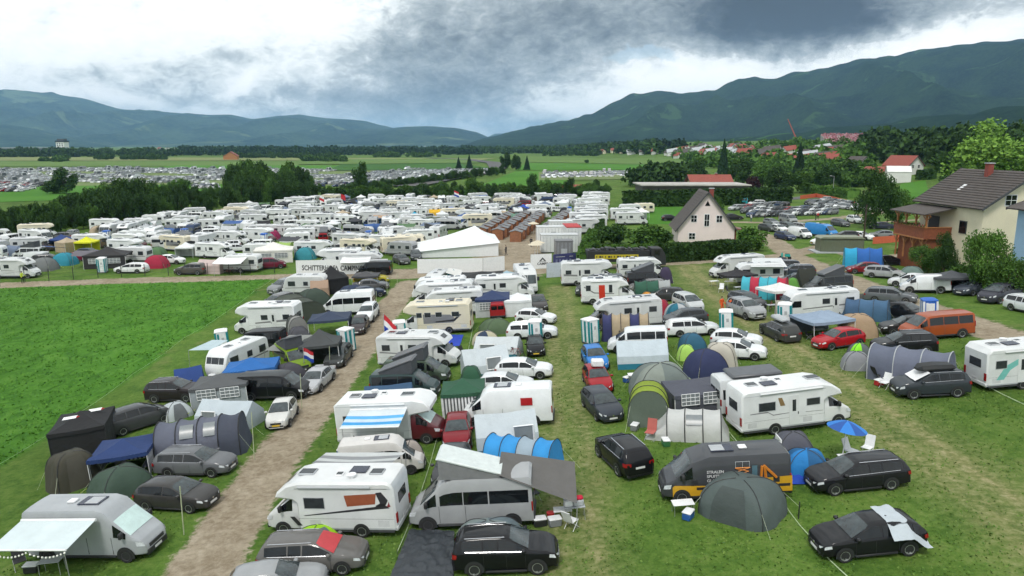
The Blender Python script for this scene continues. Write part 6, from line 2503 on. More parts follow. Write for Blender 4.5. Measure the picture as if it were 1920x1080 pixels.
LEAF_D = leafmat('leaves_dark', (.017, .042, .010), (.055, .115, .026))
LEAF_M = leafmat('leaves_green', (.030, .076, .012), (.095, .19, .036))
LEAF_L = leafmat('leaves_light', (.090, .185, .026), (.19, .32, .06))
LEAF_C = leafmat('needles', (.010, .028, .012), (.026, .060, .024))
LEAF_P = leafmat('copper_leaves', (.025, .010, .014), (.05, .02, .025))
BARK = mat('bark', (.075, .055, .04), rough=.95, bump=.5, bscale=14)
rg = np.random.default_rng(5)

def cards(centers, size, up=.0, long=1.):
 """leaf sized faces at the given points, all turned at random"""
 n = len(centers)
 a = rg.normal(size=(n, 3))
 a /= np.linalg.norm(a, axis=1)[:, None]
 b = rg.normal(size=(n, 3))
 b -= a * (a * b).sum(1)[:, None]
 b /= np.linalg.norm(b, axis=1)[:, None]
 if up:
  b = b * (1 - up) + np.array([0, 0, -1]) * up
  a -= b * (a * b).sum(1)[:, None]
 s = size * rg.uniform(.6, 1.3, size=(n, 1))
 a, b = a * s, b * s * long
 v = np.stack([centers - a - b * .6, centers + a * .2 - b, centers + a + b * .5, centers - a * .3 + b], 1).reshape(-1, 3)
 return v, [(4 * i, 4 * i + 1, 4 * i + 2, 4 * i + 3) for i in range(n)]

def crown(kind, n, size):
 """points of a unit crown: x,y in -1..1, z 0..1"""
 if kind == 'round':
  nc = 26
  d = rg.normal(size=(nc, 3))
  d /= np.linalg.norm(d, axis=1)[:, None]
  r = rg.uniform(.35, .82, size=(nc, 1))
  c = d * r
  c[:, 2] = c[:, 2] * .5 + .52
  k = rg.integers(0, nc, n)
  e = rg.normal(size=(n, 3))
  e /= np.linalg.norm(e, axis=1)[:, None]
  p = c[k] + e * rg.uniform(.12, .34, size=(n, 1)) * np.array([1, 1, .55])
 elif kind == 'cone':
  t = rg.uniform(0, 1, n) ** .75
  lay = np.floor(t * 11) / 11
  fr = (t * 11) % 1
  r = (1 - t * .97) * (.62 + .5 * (1 - fr)) * rg.uniform(.55, 1.05, n)
  a = rg.uniform(0, 2 * PI, n)
  r *= 1 + .18 * np.sin(a * 5 + lay * 20)
  p = np.stack([np.cos(a) * r, np.sin(a) * r, .04 + t * .96 - r * .10], 1)
 elif kind == 'willow':
  nc = 44
  d = rg.normal(size=(nc, 3))
  d /= np.linalg.norm(d, axis=1)[:, None]
  c = d * rg.uniform(.45, .95, size=(nc, 1))
  c[:, 2] = np.abs(c[:, 2]) * .45 + .5
  k = rg.integers(0, nc, n)
  p = c[k] + rg.normal(size=(n, 3)) * np.array([.07, .07, .03])
  p[:, 2] -= rg.uniform(0, .42, n) ** 1.2 * (np.hypot(p[:, 0], p[:, 1]) + .25)
  o = np.hypot(p[:, 0], p[:, 1])
  p[:, :2] *= (1 + .04 * (1 - p[:, 2]))[:, None]
 elif kind == 'box':
  p = rg.uniform(-1, 1, size=(n, 3))
  ax = rg.choice([0, 1, 2, 2], n)
  for i in (0, 1, 2):
   m = ax == i
   p[m, i] = np.sign(p[m, i]) if i < 2 else 1
  p[:, 2] = np.abs(p[:, 2])
 return p

TREES = {}
for key, kind, n, size, m, long in (('round', 'round', 5200, .045, LEAF_D, 1), ('roundm', 'round', 5200, .045, LEAF_M, 1), ('roundl', 'round', 4200, .05, LEAF_L, 1), ('round2', 'round', 4600, .05, LEAF_D, 1),
         ('round3', 'round', 4600, .048, LEAF_M, 1.2), ('cone', 'cone', 3600, .06, LEAF_C, 1), ('fine', 'round', 9500, .030, LEAF_M, 1), ('finel', 'round', 9500, .030, LEAF_L, 1), ('fined', 'round', 9500, .032, LEAF_D, 1), ('copper', 'round', 1800, .075, LEAF_P, 1), ('bush', 'round', 2600, .065, LEAF_M, 1), ('bushd', 'round', 2600, .065, LEAF_D, 1)):
 P = crown(kind, n, size)
 v, f = cards(P, size, .6 if kind == 'willow' else 0, long)
 if kind == 'round':
  cz = np.repeat(P[:, 2], 4)
  v[:, 2] = cz + (v[:, 2] - cz) * .55
 b = MB()
 b.add(v.tolist(), f, m)
 cm = b.mesh(key + '_crown', smooth=False)
 t = MB()
 top = .55 if kind != 'cone' else .9
 t.tube((0, 0, -.05), (.01, .01, top * .5), .035, BARK, 7, .026)
 t.tube((.01, .01, top * .5), (0, 0, top), .026, BARK, 6, .008)
 if kind != 'cone':
  for a in range(6):
   an = a * 1.05 + .3
   t.tube((.01, .01, .16 + .05 * a), (.5 * math.cos(an), .5 * math.sin(an), .42 + .06 * a), .014, BARK, 5, .004)
 TREES[key] = (cm, t.mesh(key + '_trunk'))

def tree(kind, p, h, w_, label, group=None, name=None, trunk=True):
 nm = name or ('pine_tree' if kind == 'cone' else 'willow_tree' if kind == 'willow' else 'bush' if kind.startswith('bush') else 'broadleaf_tree')
 cm, tm = TREES[kind]
 root = empty(nm, (p.x, p.y, p.z - .05), rnd.uniform(0, 6.3))
 c = bpy.data.objects.new('crown', cm)
 COL.objects.link(c)
 c.parent = root
 c.scale = (w_ / 2, w_ / 2 * rnd.uniform(.85, 1.1), h)
 if trunk:
  t = bpy.data.objects.new('trunk', tm)
  COL.objects.link(t)
  t.parent = root
  t.scale = (h * .5, h * .5, h)
 return tag(root, label, 'bush' if nm == 'bush' else 'tree', group)

def tree_px(kind, x, yb, yt, wpx, label, group=None, **k):
 p = G(x, yb)
 s = depth(p) / FPX
 return tree(kind, p, (yb - yt) * s * 1.02, wpx * s, label, group, **k)

def hedge(name, pix, h, wd, label, m=LEAF_D, dens=26, size=.22, cat='hedge'):
 """clipped hedge following points of the ground"""
 P = [G(*q) if not isinstance(q, Vector) else q for q in pix]
 root = empty(name, P[0])
 o = P[0]
 core = MB()
 pts = []
 for a, c in zip(P, P[1:]):
  L = (c - a).length
  d = (c - a).normalized()
  nrm = Vector((-d.y, d.x, 0))
  n = int(L * (2 * h + wd) * dens)
  u = rg.uniform(0, 1, n)
  side = rg.choice(3, n, p=[h / (2 * h + wd), h / (2 * h + wd), wd / (2 * h + wd)])
  v = rg.uniform(0, 1, n)
  for i in range(n):
   q = a + d * (L * u[i])
   g0 = H(q.x, q.y)
   bump = .12 * noise.noise(Vector((q.x * .7, q.y * .7, v[i] * 3)))
   if side[i] == 2: r = q + nrm * ((v[i] - .5) * wd) + Vector((0, 0, g0 + h + bump * 2 - q.z))
   else: r = q + nrm * ((wd / 2 + bump) * (1 if side[i] else -1)) + Vector((0, 0, g0 + h * v[i] - q.z))
   pts.append(r - o)
  rows = []
  for k in range(int(L / 3) + 2):
   q = a.lerp(c, k / (int(L / 3) + 1))
   g0 = H(q.x, q.y) - o.z
   e = Vector((q.x - o.x, q.y - o.y, 0))
   w2 = wd / 2 - .12
   rows.append([e + nrm * s * w2 + Vector((0, 0, g0 + z)) for s, z in ((-1, 0), (-1, h - .1), (1, h - .1), (1, 0))])
  core.loft(rows, m)
 core.build('branches', root, smooth=False)
 v, f = cards(np.array([tuple(p) for p in pts]), size)
 b = MB()
 b.add(v.tolist(), f, m)
 b.build('foliage', root, smooth=False)
 return tag(root, label, cat)

def prof(pts, x): return lerp_pts(pts, x)

# dense belt behind the far camp
base_l = [(-120, 452), (0, 446), (120, 436), (250, 420), (380, 402), (480, 388), (620, 376), (760, 369), (1130, 368)]
top_l = [(-120, 392), (0, 388), (60, 382), (110, 372), (150, 362), (190, 350), (225, 338), (262, 335), (300, 345), (345, 348), (390, 352), (425, 338), (445, 308), (470, 300), (498, 306), (520, 330), (545, 308), (570, 312), (592, 340), (620, 356)]
GB = 'trees of the dense belt behind the far camp'
x = -110
while x < 618:
 for lay in (0, 1, 2):
  xx = x + rnd.uniform(-6, 6)
  yb = prof(base_l, xx) - 2 - lay * 7
  yt = prof(top_l, xx) + (22 if lay == 0 else 5 if lay == 1 else 0) * rnd.uniform(.7, 1.3)
  tree_px(('round', 'round2', 'roundm', 'round')[rnd.randrange(4)], xx, yb, yt, (yb - yt) * rnd.uniform(.62, .85), 'dark broadleaf tree in the dense belt behind the far camp', GB)
 x += 19
for x, yb, yt, wp, k, lb in ((125, 364, 318, 62, 'round', 'lone dark tree clump on the field left of the belt'), (100, 364, 338, 40, 'round2', 'low dark tree at the foot of the lone clump'), (335, 362, 335, 46, 'roundm', 'round tree in front of the small car row beyond the belt'),
                             (452, 372, 306, 56, 'roundm', 'tall tree with light green top above the belt'), (497, 368, 312, 50, 'round3', 'tall grey green tree beside the light topped one'), (545, 372, 306, 40, 'roundm', 'tall narrow tree right of the middle of the belt'),
                             (680, 366, 308, 40, 'round', 'tall dark tree standing alone left of the car rows')):
 tree_px(k, x, yb, yt, wp, lb)
GB2 = 'young trees in front of the motorway hedge'
for x, yb, yt, wp, k in ((640, 376, 350, 30, 'bushd'), (665, 374, 352, 30, 'bush'), (700, 374, 350, 34, 'roundm'), (735, 372, 352, 26, 'round3'), (765, 370, 346, 36, 'roundm'), (795, 370, 344, 34, 'round'), (825, 370, 340, 36, 'roundm'),
                         (855, 370, 342, 34, 'round'), (890, 372, 332, 44, 'roundm'), (830, 376, 356, 22, 'roundm'), (925, 372, 345, 34, 'round'), (950, 372, 342, 36, 'roundm'), (975, 372, 346, 30, 'round3'), (1000, 372, 328, 30, 'round'), (1022, 370, 336, 30, 'roundm'), (1045, 370, 344, 32, 'round'),
                         (1070, 368, 335, 30, 'round'), (1092, 368, 346, 32, 'roundm'), (1115, 366, 338, 32, 'round'), (1135, 364, 348, 30, 'bushd')):
 tree_px(k, x, yb, yt, wp, 'green tree in the row between the camp and the valley fields', GB2)
for i in range(46):
 x = 615 + 11.6 * i
 tree_px(('bushd', 'bush', 'round', 'roundm')[i % 4], x + rnd.uniform(-5, 5), 376 - 9 * i / 45, 356 - 8 * i / 45 - rnd.uniform(0, 8), rnd.uniform(20, 32), 'bush of the scrub strip between the far camp and the valley fields', 'bushes of the scrub strip behind the far camp')
GB3 = 'trees lining the motorway'
for i in range(34):
 t = i / 33
 x = 640 + 300 * t
 tree_px(('round', 'round2', 'roundm')[i % 3], x + rnd.uniform(-4, 4), 362 - 34 * t, 350 - 37 * t - rnd.uniform(0, 5), 24 - 8 * t, 'dark tree lining the motorway bend', GB3)
for x, yb, yt, wp, k, lb in ((860, 318, 296, 14, 'cone', 'left conifer of the pair beside the motorway bend'), (880, 318, 292, 16, 'cone', 'right conifer of the pair beside the motorway bend'), (948, 318, 288, 30, 'round', 'left broad tree of the clump right of the motorway'), (968, 319, 290, 28, 'round2', 'right broad tree of the clump right of the motorway'), (988, 319, 294, 14, 'cone', 'single conifer right of the tree clump at the motorway'),
                             (1217, 348, 312, 20, 'cone', 'dark conifer in front of the middle car lot'), (1258, 350, 308, 42, 'round', 'bushy tree right of the dark conifer at the middle car lot'), (1100, 306, 299, 10, 'bushd', 'tiny round bush on the far green field'),
                             (1355, 330, 266, 26, 'cone', 'tallest slender spruce above the red roofed house'), (1497, 335, 273, 28, 'cone', 'slender spruce left of the white barn'), (1310, 345, 300, 50, 'round', 'dark tree left of the tallest spruce'), (1385, 350, 295, 56, 'round2', 'broad dark tree right of the tallest spruce'),
                             (1430, 352, 300, 56, 'roundm', 'green tree behind the copper tree'), (1411, 356, 330, 30, 'copper', 'dark copper tree at the red roofed house'), (1460, 362, 315, 60, 'round', 'large dark tree at the end of the long hedge'), (1500, 362, 318, 56, 'roundm', 'green tree beside the parking lane'), (1545, 352, 310, 60, 'round', 'dark tree right of the parking lane'),
                             (1590, 345, 300, 56, 'round2', 'dark tree left of the white barn'), (1640, 428, 322, 86, 'fined', 'tall tree with slender trunk inside the right car park'), (1680, 425, 352, 60, 'fine', 'green tree between the car park and the timber balcony'),
                             (1858, 372, 232, 190, 'finel', 'huge light green willow behind the tiled roof house'), (1843, 552, 424, 84, 'fine', 'light green garden tree in front of the cream house'), (1768, 522, 440, 54, 'fined', 'dark shrub tree under the timber balcony'), (1896, 560, 478, 90, 'fine', 'dense green shrub at the right picture edge garden'),
                             (1800, 365, 275, 100, 'round', 'dark tree behind the willow on its left'), (1915, 345, 250, 90, 'round2', 'dark tree behind the willow on its right')):
 tree_px(k, x, yb, yt, wp, lb, name='willow_tree' if 'willow' in lb[:28] else None)
for x, yb, yt, wp, k, lb in ((1738, 512, 458, 70, 'fine', 'leafy shrub below the timber balcony nearest the blue tent'), (1700, 492, 462, 50, 'fined', 'dark shrub at the end of the orange fence'), (1800, 535, 492, 54, 'bush', 'grey green flowering shrub below the cream house'), (1820, 535, 500, 50, 'bushd', 'clipped round shrub left of the edge garden'),
                             (1745, 505, 470, 40, 'bush', 'silvery shrub in the garden of the cream house'), (1870, 560, 520, 60, 'bush', 'low shrub at the people carrier'), (1205, 470, 420, 80, 'bush', 'large yellow green bush left of the pink house'), (1150, 458, 418, 60, 'bushd', 'rounded dark bush at the container end of the garden'), (1110, 478, 436, 34, 'bush', 'bright rounded hedge bush beside the containers'),
                             (1410, 470, 424, 60, 'bush', 'bright round bush right of the pink house'), (1240, 462, 428, 50, 'bushd', 'dark bush against the wall of the pink house'), (1345, 405, 372, 30, 'bush', 'light shrub behind the gable of the pink house'), (1392, 478, 448, 44, 'bushd', 'dark round bush at the drive of the pink house'), (1620, 350, 322, 50, 'bush', 'garden bush left of the white barn')):
 tree_px(k, x, yb, yt, wp, lb)
hedge('hedge', [(1232, 492), (1300, 488), (1378, 482)], 2.6, 2.0, 'tall clipped dark hedge in front of the pink house')
hedge('hedge', [(1094, 505), (1100, 478), (1112, 452)], 2.2, 1.6, 'bright green hedge between the containers and the black truck', LEAF_M)
hedge('hedge', [(1128, 482), (1180, 482), (1232, 480)], 1.8, 2.0, 'green hedge behind the black truck', LEAF_M)
hedge('hedge', [(1168, 388), (1250, 387), (1380, 384), (1478, 380)], 4.2, 3, 'long tall hedge behind the far pasture and the car park', dens=6, size=.45)
hedge('hedge', [(1120, 457), (1125, 430), (1132, 405)], 1.8, 1.4, 'low hedge along the caravan column', LEAF_D)
hedge('hedge', [(1521, 362), (1560, 366), (1600, 372)], 2.5, 4, 'clipped green hedge bank above the parking lane', LEAF_M, dens=8, size=.4)
hedge('hedge', [(1720, 337), (1752, 336)], 3.4, 3, 'dark hedge right of the white barn', dens=8, size=.4)

def wood(name, pix, n, hh, wd, m, seed, label=None, dz=0., ncards=170):
 """far wood that reads as one mass"""
 r2 = np.random.default_rng(seed)
 pts, sz = [], []
 poly = [(x, y) for x, y in pix]
 xs = [p[0] for p in poly]
 ys = [p[1] for p in poly]
 A = np.array(poly)
 k = 0
 while k < n:
  q = np.array([[r2.uniform(min(xs), max(xs)), r2.uniform(min(ys), max(ys))]])
  if not in_poly(q, [(*p, 0) for p in poly])[0]: continue
  p = G(*q[0])
  h = hh * r2.uniform(.6, 1.25)
  c = crown('round', ncards, 1)
  c = c * np.array([wd / 2 * h / hh, wd / 2 * h / hh, h]) + np.array([p.x, p.y, p.z - h * .12 + dz])
  pts.append(c)
  k += 1
 v, f = cards(np.concatenate(pts), wd * .085)
 b = MB()
 b.add(v.tolist(), f, m)
 return tag(b.build(name, smooth=False), kind='stuff')

wood('far_trees', [(-60, 295), (-60, 291), (150, 290), (340, 289), (340, 293), (150, 295)], 150, 14, 20, LEAF_D, 1)
wood('far_trees', [(340, 292), (340, 284), (640, 285), (900, 284), (900, 290), (640, 291)], 420, 16, 22, LEAF_C, 2)
wood('far_trees', [(880, 290), (880, 279), (1000, 278), (1240, 284), (1240, 289), (1000, 288)], 300, 15, 22, LEAF_D, 3)
wood('hillside_wood', [(1240, 292), (1300, 276), (1450, 268), (1560, 262), (1650, 268), (1650, 300), (1560, 335), (1400, 330), (1290, 312)], 210, 8, 12, LEAF_M, 4)
wood('hillside_wood', [(1600, 300), (1640, 262), (1760, 252), (1960, 240), (2050, 330), (1900, 345), (1760, 320)], 300, 14, 13, LEAF_D, 5)
wood('hillside_wood', [(1500, 345), (1520, 320), (1620, 318), (1660, 330), (1600, 352)], 50, 7, 8, LEAF_M, 6)
wood('hillside_wood', [(1180, 352), (1300, 352), (1320, 330), (1290, 326), (1200, 342)], 50, 9, 10, LEAF_D, 8)
wood('far_trees', [(900, 280), (1000, 279), (1280, 280), (1280, 284), (1000, 283)], 200, 14, 20, LEAF_C, 9)

for i, (x0, x1, y, n) in enumerate(((430, 640, 296, 60), (700, 830, 294, 40), (180, 330, 299, 30), (560, 660, 303, 16), (1010, 1130, 292, 30), (60, 130, 303, 12))):
 wood('far_trees', [(x0, y + 1), (x0 + 20, y - 1), (x1, y - 1.5), (x1 - 10, y + 1)], n, 8, 11, (LEAF_D, LEAF_M)[i % 2], 20 + i)

# ------------------------------------------------------------------ buildings
def plaster(name, c): return mat(name, c, rough=.85, var=.08, nscale=.5, bump=.1, bscale=8)

ROOFG = mat('roof_tiles_grey', (.085, .072, .066), rough=.8, var=.25, nscale=1.2, bump=.6, bscale=5)
ROOFR = mat('roof_tiles_red', (.28, .07, .05), rough=.8, var=.25)
BRICK = mat('chimney_brick', (.25, .06, .045), rough=.85)
PINK = plaster('pink_plaster', (.80, .68, .66))
CREAMW = plaster('cream_plaster', (.76, .70, .52))
WHW = plaster('white_plaster', (.74, .74, .72))
ORW = mat('larch_boards', (.40, .17, .06), rough=.7, var=.2, nscale=4)
BRW = mat('stained_boards', (.24, .07, .03), rough=.7, var=.3, nscale=4)

def gable_house(name, p, deg, W, L, he, hr, wall, roof, label, over=.5, wins=(), chim=None, cat='house', th=.16, tiles=False):
 """ridge along local y; the gable front (y = 0) faces local -y"""
 root = empty(name, p, R(deg))
 b = MB()
 h = W / 2
 prof = [(-h, -.6), (-h, he), (0, hr), (h, he), (h, -.6)]
 b.prism(prof, 0, L, wall)
 b.build('wall', root, smooth=False)
 k = (hr - he) / h
 for sg in (1, -1):
  r = MB()
  x1, z1 = sg * (h + over), he - k * over
  nrm = Vector((sg * k, 0, 1)).normalized() * th
  if tiles:
   n = 16
   for i in range(n):
    a, c = i / n, (i + 1) / n
    A = Vector((x1 * (1 - a), 0, z1 + (hr - z1) * a))
    Cc = Vector((x1 * (1 - c), 0, z1 + (hr - z1) * c))
    lo = nrm * 1.0
    hi = nrm * .55
    r.prism([(A.x, A.z), (Cc.x, Cc.z), ((Cc + hi).x, (Cc + hi).z + .02), ((A + lo).x, (A + lo).z + .02)], -over, L + over, roof)
  else:
   r.prism([(x1, z1), (0, hr), (0, hr + th * 1.2), (x1 + nrm.x, z1 + nrm.z)], -over, L + over, roof)
  r.build('roof', root, smooth=False)
  f = MB()
  for yy in (-over - .04, L + over + .0):
   f.prism([(x1, z1 - .12), (0, hr - .12), (0, hr + .22), (x1, z1 + .2)], yy, yy + .05, DGREY)
  f.build('bargeboard', root, smooth=False)
 for wx, wz, ww, wh in wins:
  f = MB()
  f.box(wx - ww / 2 - .10, wx + ww / 2 + .10, -.05, 0, wz - .1, wz + wh + .1, WHITE)
  o = f.build('window', root)
  g = MB()
  g.box(wx - ww / 2, wx + ww / 2, -.07, -.05, wz, wz + wh, GLASS)
  g.build('pane', o)
  g = MB()
  g.box(wx - .03, wx + .03, -.085, -.07, wz, wz + wh, WHITE)
  g.box(wx - ww / 2, wx + ww / 2, -.085, -.07, wz + wh * .5 - .03, wz + wh * .5 + .03, WHITE)
  g.build('glazing_bar', o)
 if chim:
  c = MB()
  c.box(chim[0] - .35, chim[0] + .35, chim[1] - .35, chim[1] + .35, he + .3, hr + chim[2], BRICK)
  c.box(chim[0] - .45, chim[0] + .45, chim[1] - .45, chim[1] + .45, hr + chim[2], hr + chim[2] + .12, GREYL)
  c.build('chimney', root)
 return tag(root, label, cat)

# pink house
pp = G(1323, 458)
ph = gable_house('gabled_house', pp, -6, 9.6, 9.5, 2.9, 9.0, PINK, ROOFG, 'small pink house with steep grey roof and white windows behind the clipped hedge', .55,
                 wins=((-1.6 - .6, 3.9, .9, 1.1), (0, 3.2, .75, 2.0), (2.1, 3.9, .9, 1.1), (-2.4, .9, 1.0, 1.0)), chim=(.8, 1.6, .55), tiles=True)
b = MB()
b.poly([(-.45, -.06, 6.7), (.45, -.06, 6.7), (0, -.06, 7.6)], GLASS)
b.build('gable_window', ph)
b = MB()
b.prism([(4.6, 2.6), (4.6, 2.9), (7.6, 2.3), (7.6, 2.1)], .5, 4.5, mat('brown_metal_roof', (.20, .09, .07), rough=.6))
b.box(7.2, 7.35, .6, .75, 0, 2.3, BRW)
b.box(4.9, 5.2, .55, 4.4, 0, 2.4, BRW)
b.build('porch', ph)

# alpine house with balcony
ah = gable_house('alpine_house', Vector((62.6, 88.6, 3.5)), 3, 11.4, 12.6, 7.1, 11.0, CREAMW, ROOFG, 'cream house with dark tiled roof, roof window and carved timber balcony', .75,
                 wins=((-2.5, 7.1, 1.3, 1.2),), chim=(-1.0, 6.5, .9), tiles=True)
for (y, z) in ((3.4, 3.4),):
 f = MB()
 f.box(-5.78, -5.70, y - .7, y + .7, z - .1, z + 1.5, DGREY)
 o = f.build('window', ah)
 g = MB()
 g.box(-5.80, -5.78, y - .58, y + .58, z, z + 1.4, GLASS)
 g.build('pane', o)
f = MB()
f.box(-5.80, -5.70, 8.2, 10.4, 2.9, 5.0, DGREY)
f.build('balcony_door', ah)
f = MB()
k = (11.0 - 6.9) / 5.7
f.prism([(-3.9, 11.0 - 3.9 * k + .18), (-2.9, 11.0 - 2.9 * k + .18), (-2.9, 11.0 - 2.9 * k + .30), (-3.9, 11.0 - 3.9 * k + .30)], 7.6, 8.2, WHITE)
f.build('roof_window', ah)
bal = MB()
bal.box(-9.2, -5.71, 5.6, 12.4, 2.55, 2.75, ORW)
o = bal.build('balcony', ah)
b = MB()
for y0, y1, x0, x1 in ((5.52, 5.62, -9.3, -5.71), (12.35, 12.45, -9.3, -5.71)): b.box(x0, x1, y0, y1, 2.3, 3.75, BRW)
b.box(-9.32, -9.2, 5.62, 12.35, 2.3, 3.75, BRW)
b.box(-9.42, -9.15, 5.4, 12.5, 3.75, 3.86, ORW)
b.box(-9.42, -5.75, 5.42, 5.66, 3.76, 3.87, ORW)
b.box(-9.38, -9.3, 5.5, 12.4, 2.22, 2.40, ORW)
b.build('railing', o)
b = MB()
for y in (5.8, 8.0, 10.2, 12.2):
 b.box(-9.1, -8.9, y - .1, y + .1, 2.7, 5.4, ORW)
 for s_ in (1, -1): b.tube((-9.0, y, 4.6), (-9.0, y + s_ * .8, 5.3), .07, ORW, 4)
b.box(-9.2, -8.8, 5.4, 12.6, 5.3, 5.5, ORW)
b.build('carved_post', o)
b = MB()
b.prism([(-9.9, 5.45), (-5.6, 6.3), (-5.6, 6.42), (-9.9, 5.57)], 5.0, 12.9, ROOFG)
b.build('canopy_roof', o)
b = MB()
for y in (6.2, 8.2, 10.2, 12.0):
 b.box(-9.1, -8.95, y - .08, y + .08, -.6, 2.5, ORW)
 for s_ in (1, -1): b.tube((-9.0, y, 1.2), (-9.0, y + s_ * .9, 2.3), .07, ORW, 4)
b.build('support_frame', o)
b = MB()
b.box(-8.7, -5.72, 5.9, 12.0, -2.5, 2.5, BRW)
b.build('timber_annex', ah)
FL = mat('flower_blooms', (.65, .2, .2), rough=.8, var=.8, nscale=8)
b = MB()
v, f = cards(np.stack([rg.uniform(-9.5, -9.3, 260), rg.uniform(5.5, 12.3, 260), rg.uniform(3.8, 4.15, 260)], 1), .09)
b.add(v.tolist(), f[:180], LEAF_M)
b.add(v[720:].tolist(), [(4 * i, 4 * i + 1, 4 * i + 2, 4 * i + 3) for i in range(80)], FL)
b.build('flower_box', o)

bh = gable_house('gabled_house', Vector((59.6, 73.5, 3.0)), 3, 9, 6, 8.2, 9.8, plaster('blue_plaster', (.30, .46, .62)), ROOFG, 'light blue house with brown balcony cut by the right picture edge', .8, wins=((-3.0, 5.4, .8, 1.2), (-1.4, 5.4, .8, 1.2)))
b = MB()
b.box(-5.4, 3, -1.7, -.02, 3.0, 3.15, BRW)
b.box(-5.4, 3, -1.75, -1.65, 3.0, 4.1, BRW)
b.box(-5.45, -5.35, -1.7, -.02, 3.0, 4.1, BRW)
b.build('balcony', bh)
b = MB()
b.box(-7.2, -4.6, -1.0, 3.5, -1.5, 2.0, BRW)
b.prism([(-7.6, 1.9), (-4.5, 2.5), (-4.5, 2.62), (-7.6, 2.02)], -1.3, 3.8, GREYL)
b.build('wood_store', bh)

# transformer box, pole, lamps
p = G(1578, 474)
b = MB()
b.box(-3.3, 3.3, 0, 2.6, .15, 2.25, mat('olive_metal', (.13, .15, .10), rough=.6), .04)
for i in range(16): b.box(-3.2 + i * .41, -3.05 + i * .41, -.03, 0, .25, 2.0, MATS['olive_metal'])
root = empty('steel_cabin', p, R(-4))
b.build('wall', root)
b = MB()
b.prism([(-3.5, 2.25), (-3.0, 2.5), (3.0, 2.5), (3.5, 2.25)], -.2, 2.8, mat('olive_roof', (.24, .26, .19), rough=.6))
b.build('roof', root)
b = MB()
b.box(-4.2, 3.9, -.8, 3.2, -.2, .14, GREYL)
b.build('plinth', root)
tag(root, 'olive green steel cabin with pale roof beside the dark pole', 'cabin')

def pole_thing(name, px, yb, yt, r, m, label, lamp=False, lean=0.):
 p = G(px, yb)
 h = (yb - yt) * depth(p) / FPX
 root = empty(name, p)
 b = MB()
 b.tube((0, 0, 0), (lean, 0, h), r, m, 7, r * .7)
 b.build('post', root)
 if lamp:
  b = MB()
  b.tube((0, 0, h), (-.9, 0, h + .15), .04, m, 5)
  b.box(-1.4, -.8, -.12, .12, h + .1, h + .22, WHITE, .03)
  b.build('lamp_head', root)
 return tag(root, label, name.replace('_', ' '))

pole_thing('utility_pole', 1617, 473, 384, .16, mat('dark_timber', (.05, .035, .025), rough=.9), 'dark wooden pole beside the olive steel cabin')
pole_thing('street_lamp', 1561, 368, 331, .09, METAL, 'street lamp at the hedge bank above the car park', True)
pole_thing('street_lamp', 1510, 362, 329, .09, METAL, 'street lamp at the parking lane entrance', True)
p = G(1470, 262)
b = MB()
q0 = at(1494, 263, 900)
q1 = at(1477, 223, 900)
b.tube((0, 0, 0), tuple(q1 - q0), .9, mat('crane_red', (.4, .1, .08)), 5, .5)
q = b.build('crane')
q.location = q0
tag(q, 'tall slanting crane jib in front of the forested mountain', 'crane')

FB = [(1205, 357, 1400, 357, 348, WHW, ROOFG)]
p0, p1 = at(1205, 358, 232), at(1402, 358, 232)
root = empty('long_shed', Vector((p0.x, 232, H(p0.x, 232))))
L = p1.x - p0.x
b = MB()
b.box(0, L, 0, 14, 0, 4.2, mat('shed_wall', (.10, .09, .085), rough=.8))
b.build('wall', root)
b = MB()
b.box(-.8, L + .8, -1.2, 15, 4.2, 4.6, mat('flat_roof', (.45, .43, .40), rough=.8, var=.3, nscale=.4))
b.build('roof', root)
tag(root, 'long low shed with pale flat roof behind the tall hedge', 'shed')
gable_house('gabled_house', at(1362, 358, 262) * Vector((1, 1, 0)), 90, 11, 13, 4.0, 7.2, mat('yellow_plaster', (.6, .52, .3)), ROOFR, 'red roofed house with two chimneys behind the long shed', 1.2, chim=(0, 4, .6))
gable_house('gabled_house', G(1705, 340), 70, 7, 8, 3.4, 5.4, WHW, WHW, 'plain white barn on the green slope', .1)
gable_house('gabled_house', G(1716, 327), 20, 8, 12, 3.6, 7.2, WHW, ROOFR, 'white house with red roof above the white barn', .6, wins=((-1.6, 2.6, .9, 1.1), (1.4, 2.6, .9, 1.1)))
gable_house('gabled_house', G(1660, 334), 80, 8, 10, 2.4, 4.4, WHW, ROOFR, 'low red roofed house left of the white barn', .8)
gable_house('gabled_house', G(1621, 324), 20, 7, 8, 4, 7, WHW, ROOFG, 'grey roofed white house among the trees left of the red roofs', .6)
gable_house('gabled_house', G(1950, 345), 70, 9, 12, 4, 7, plaster('yellow_wall', (.7, .62, .3)), ROOFG, 'yellow house behind the willow at the right picture edge', .6)
gable_house('gabled_house', at(1120, 370, 262) * Vector((1, 1, 0)), 80, 7, 17, 2.2, 3.6, mat('rust_wall', (.25, .1, .07)), ROOFR, 'low rust red shed behind the caravan column', .5)

# orange safety net along the lane
for pix, lb in ((((1500, 374), (1530, 370), (1560, 376), (1600, 386), (1630, 392)), 'orange safety net along the lane above the car park'), (((1636, 458), (1665, 456), (1692, 453)), 'orange safety net beside the timber balcony house')):
 P = [G(*q) for q in pix]
 b = MB()
 b.loft([[(q.x, q.y, q.z + .05), (q.x, q.y, q.z + 1.25)] for q in P], mat('orange_net', (.62, .13, .06), rough=.8), cap0=False, cap1=False)
 tag(b.build('safety_net'), lb, 'fence')
b = MB()
P = [G(*q) for q in ((1478, 374), (1520, 368), (1600, 380), (1660, 392))]
draped('asphalt_lane', P, 2.2, .05, F_ROADG, 3)
FENP = [(0, 537), (47, 529), (92, 527), (138, 524), (184, 521), (228, 520), (272, 518), (316, 517), (348, 516), (390, 515), (430, 515), (470, 513), (515, 512)]
root = empty('wire_fence', G(0, 537))
o0 = root.location
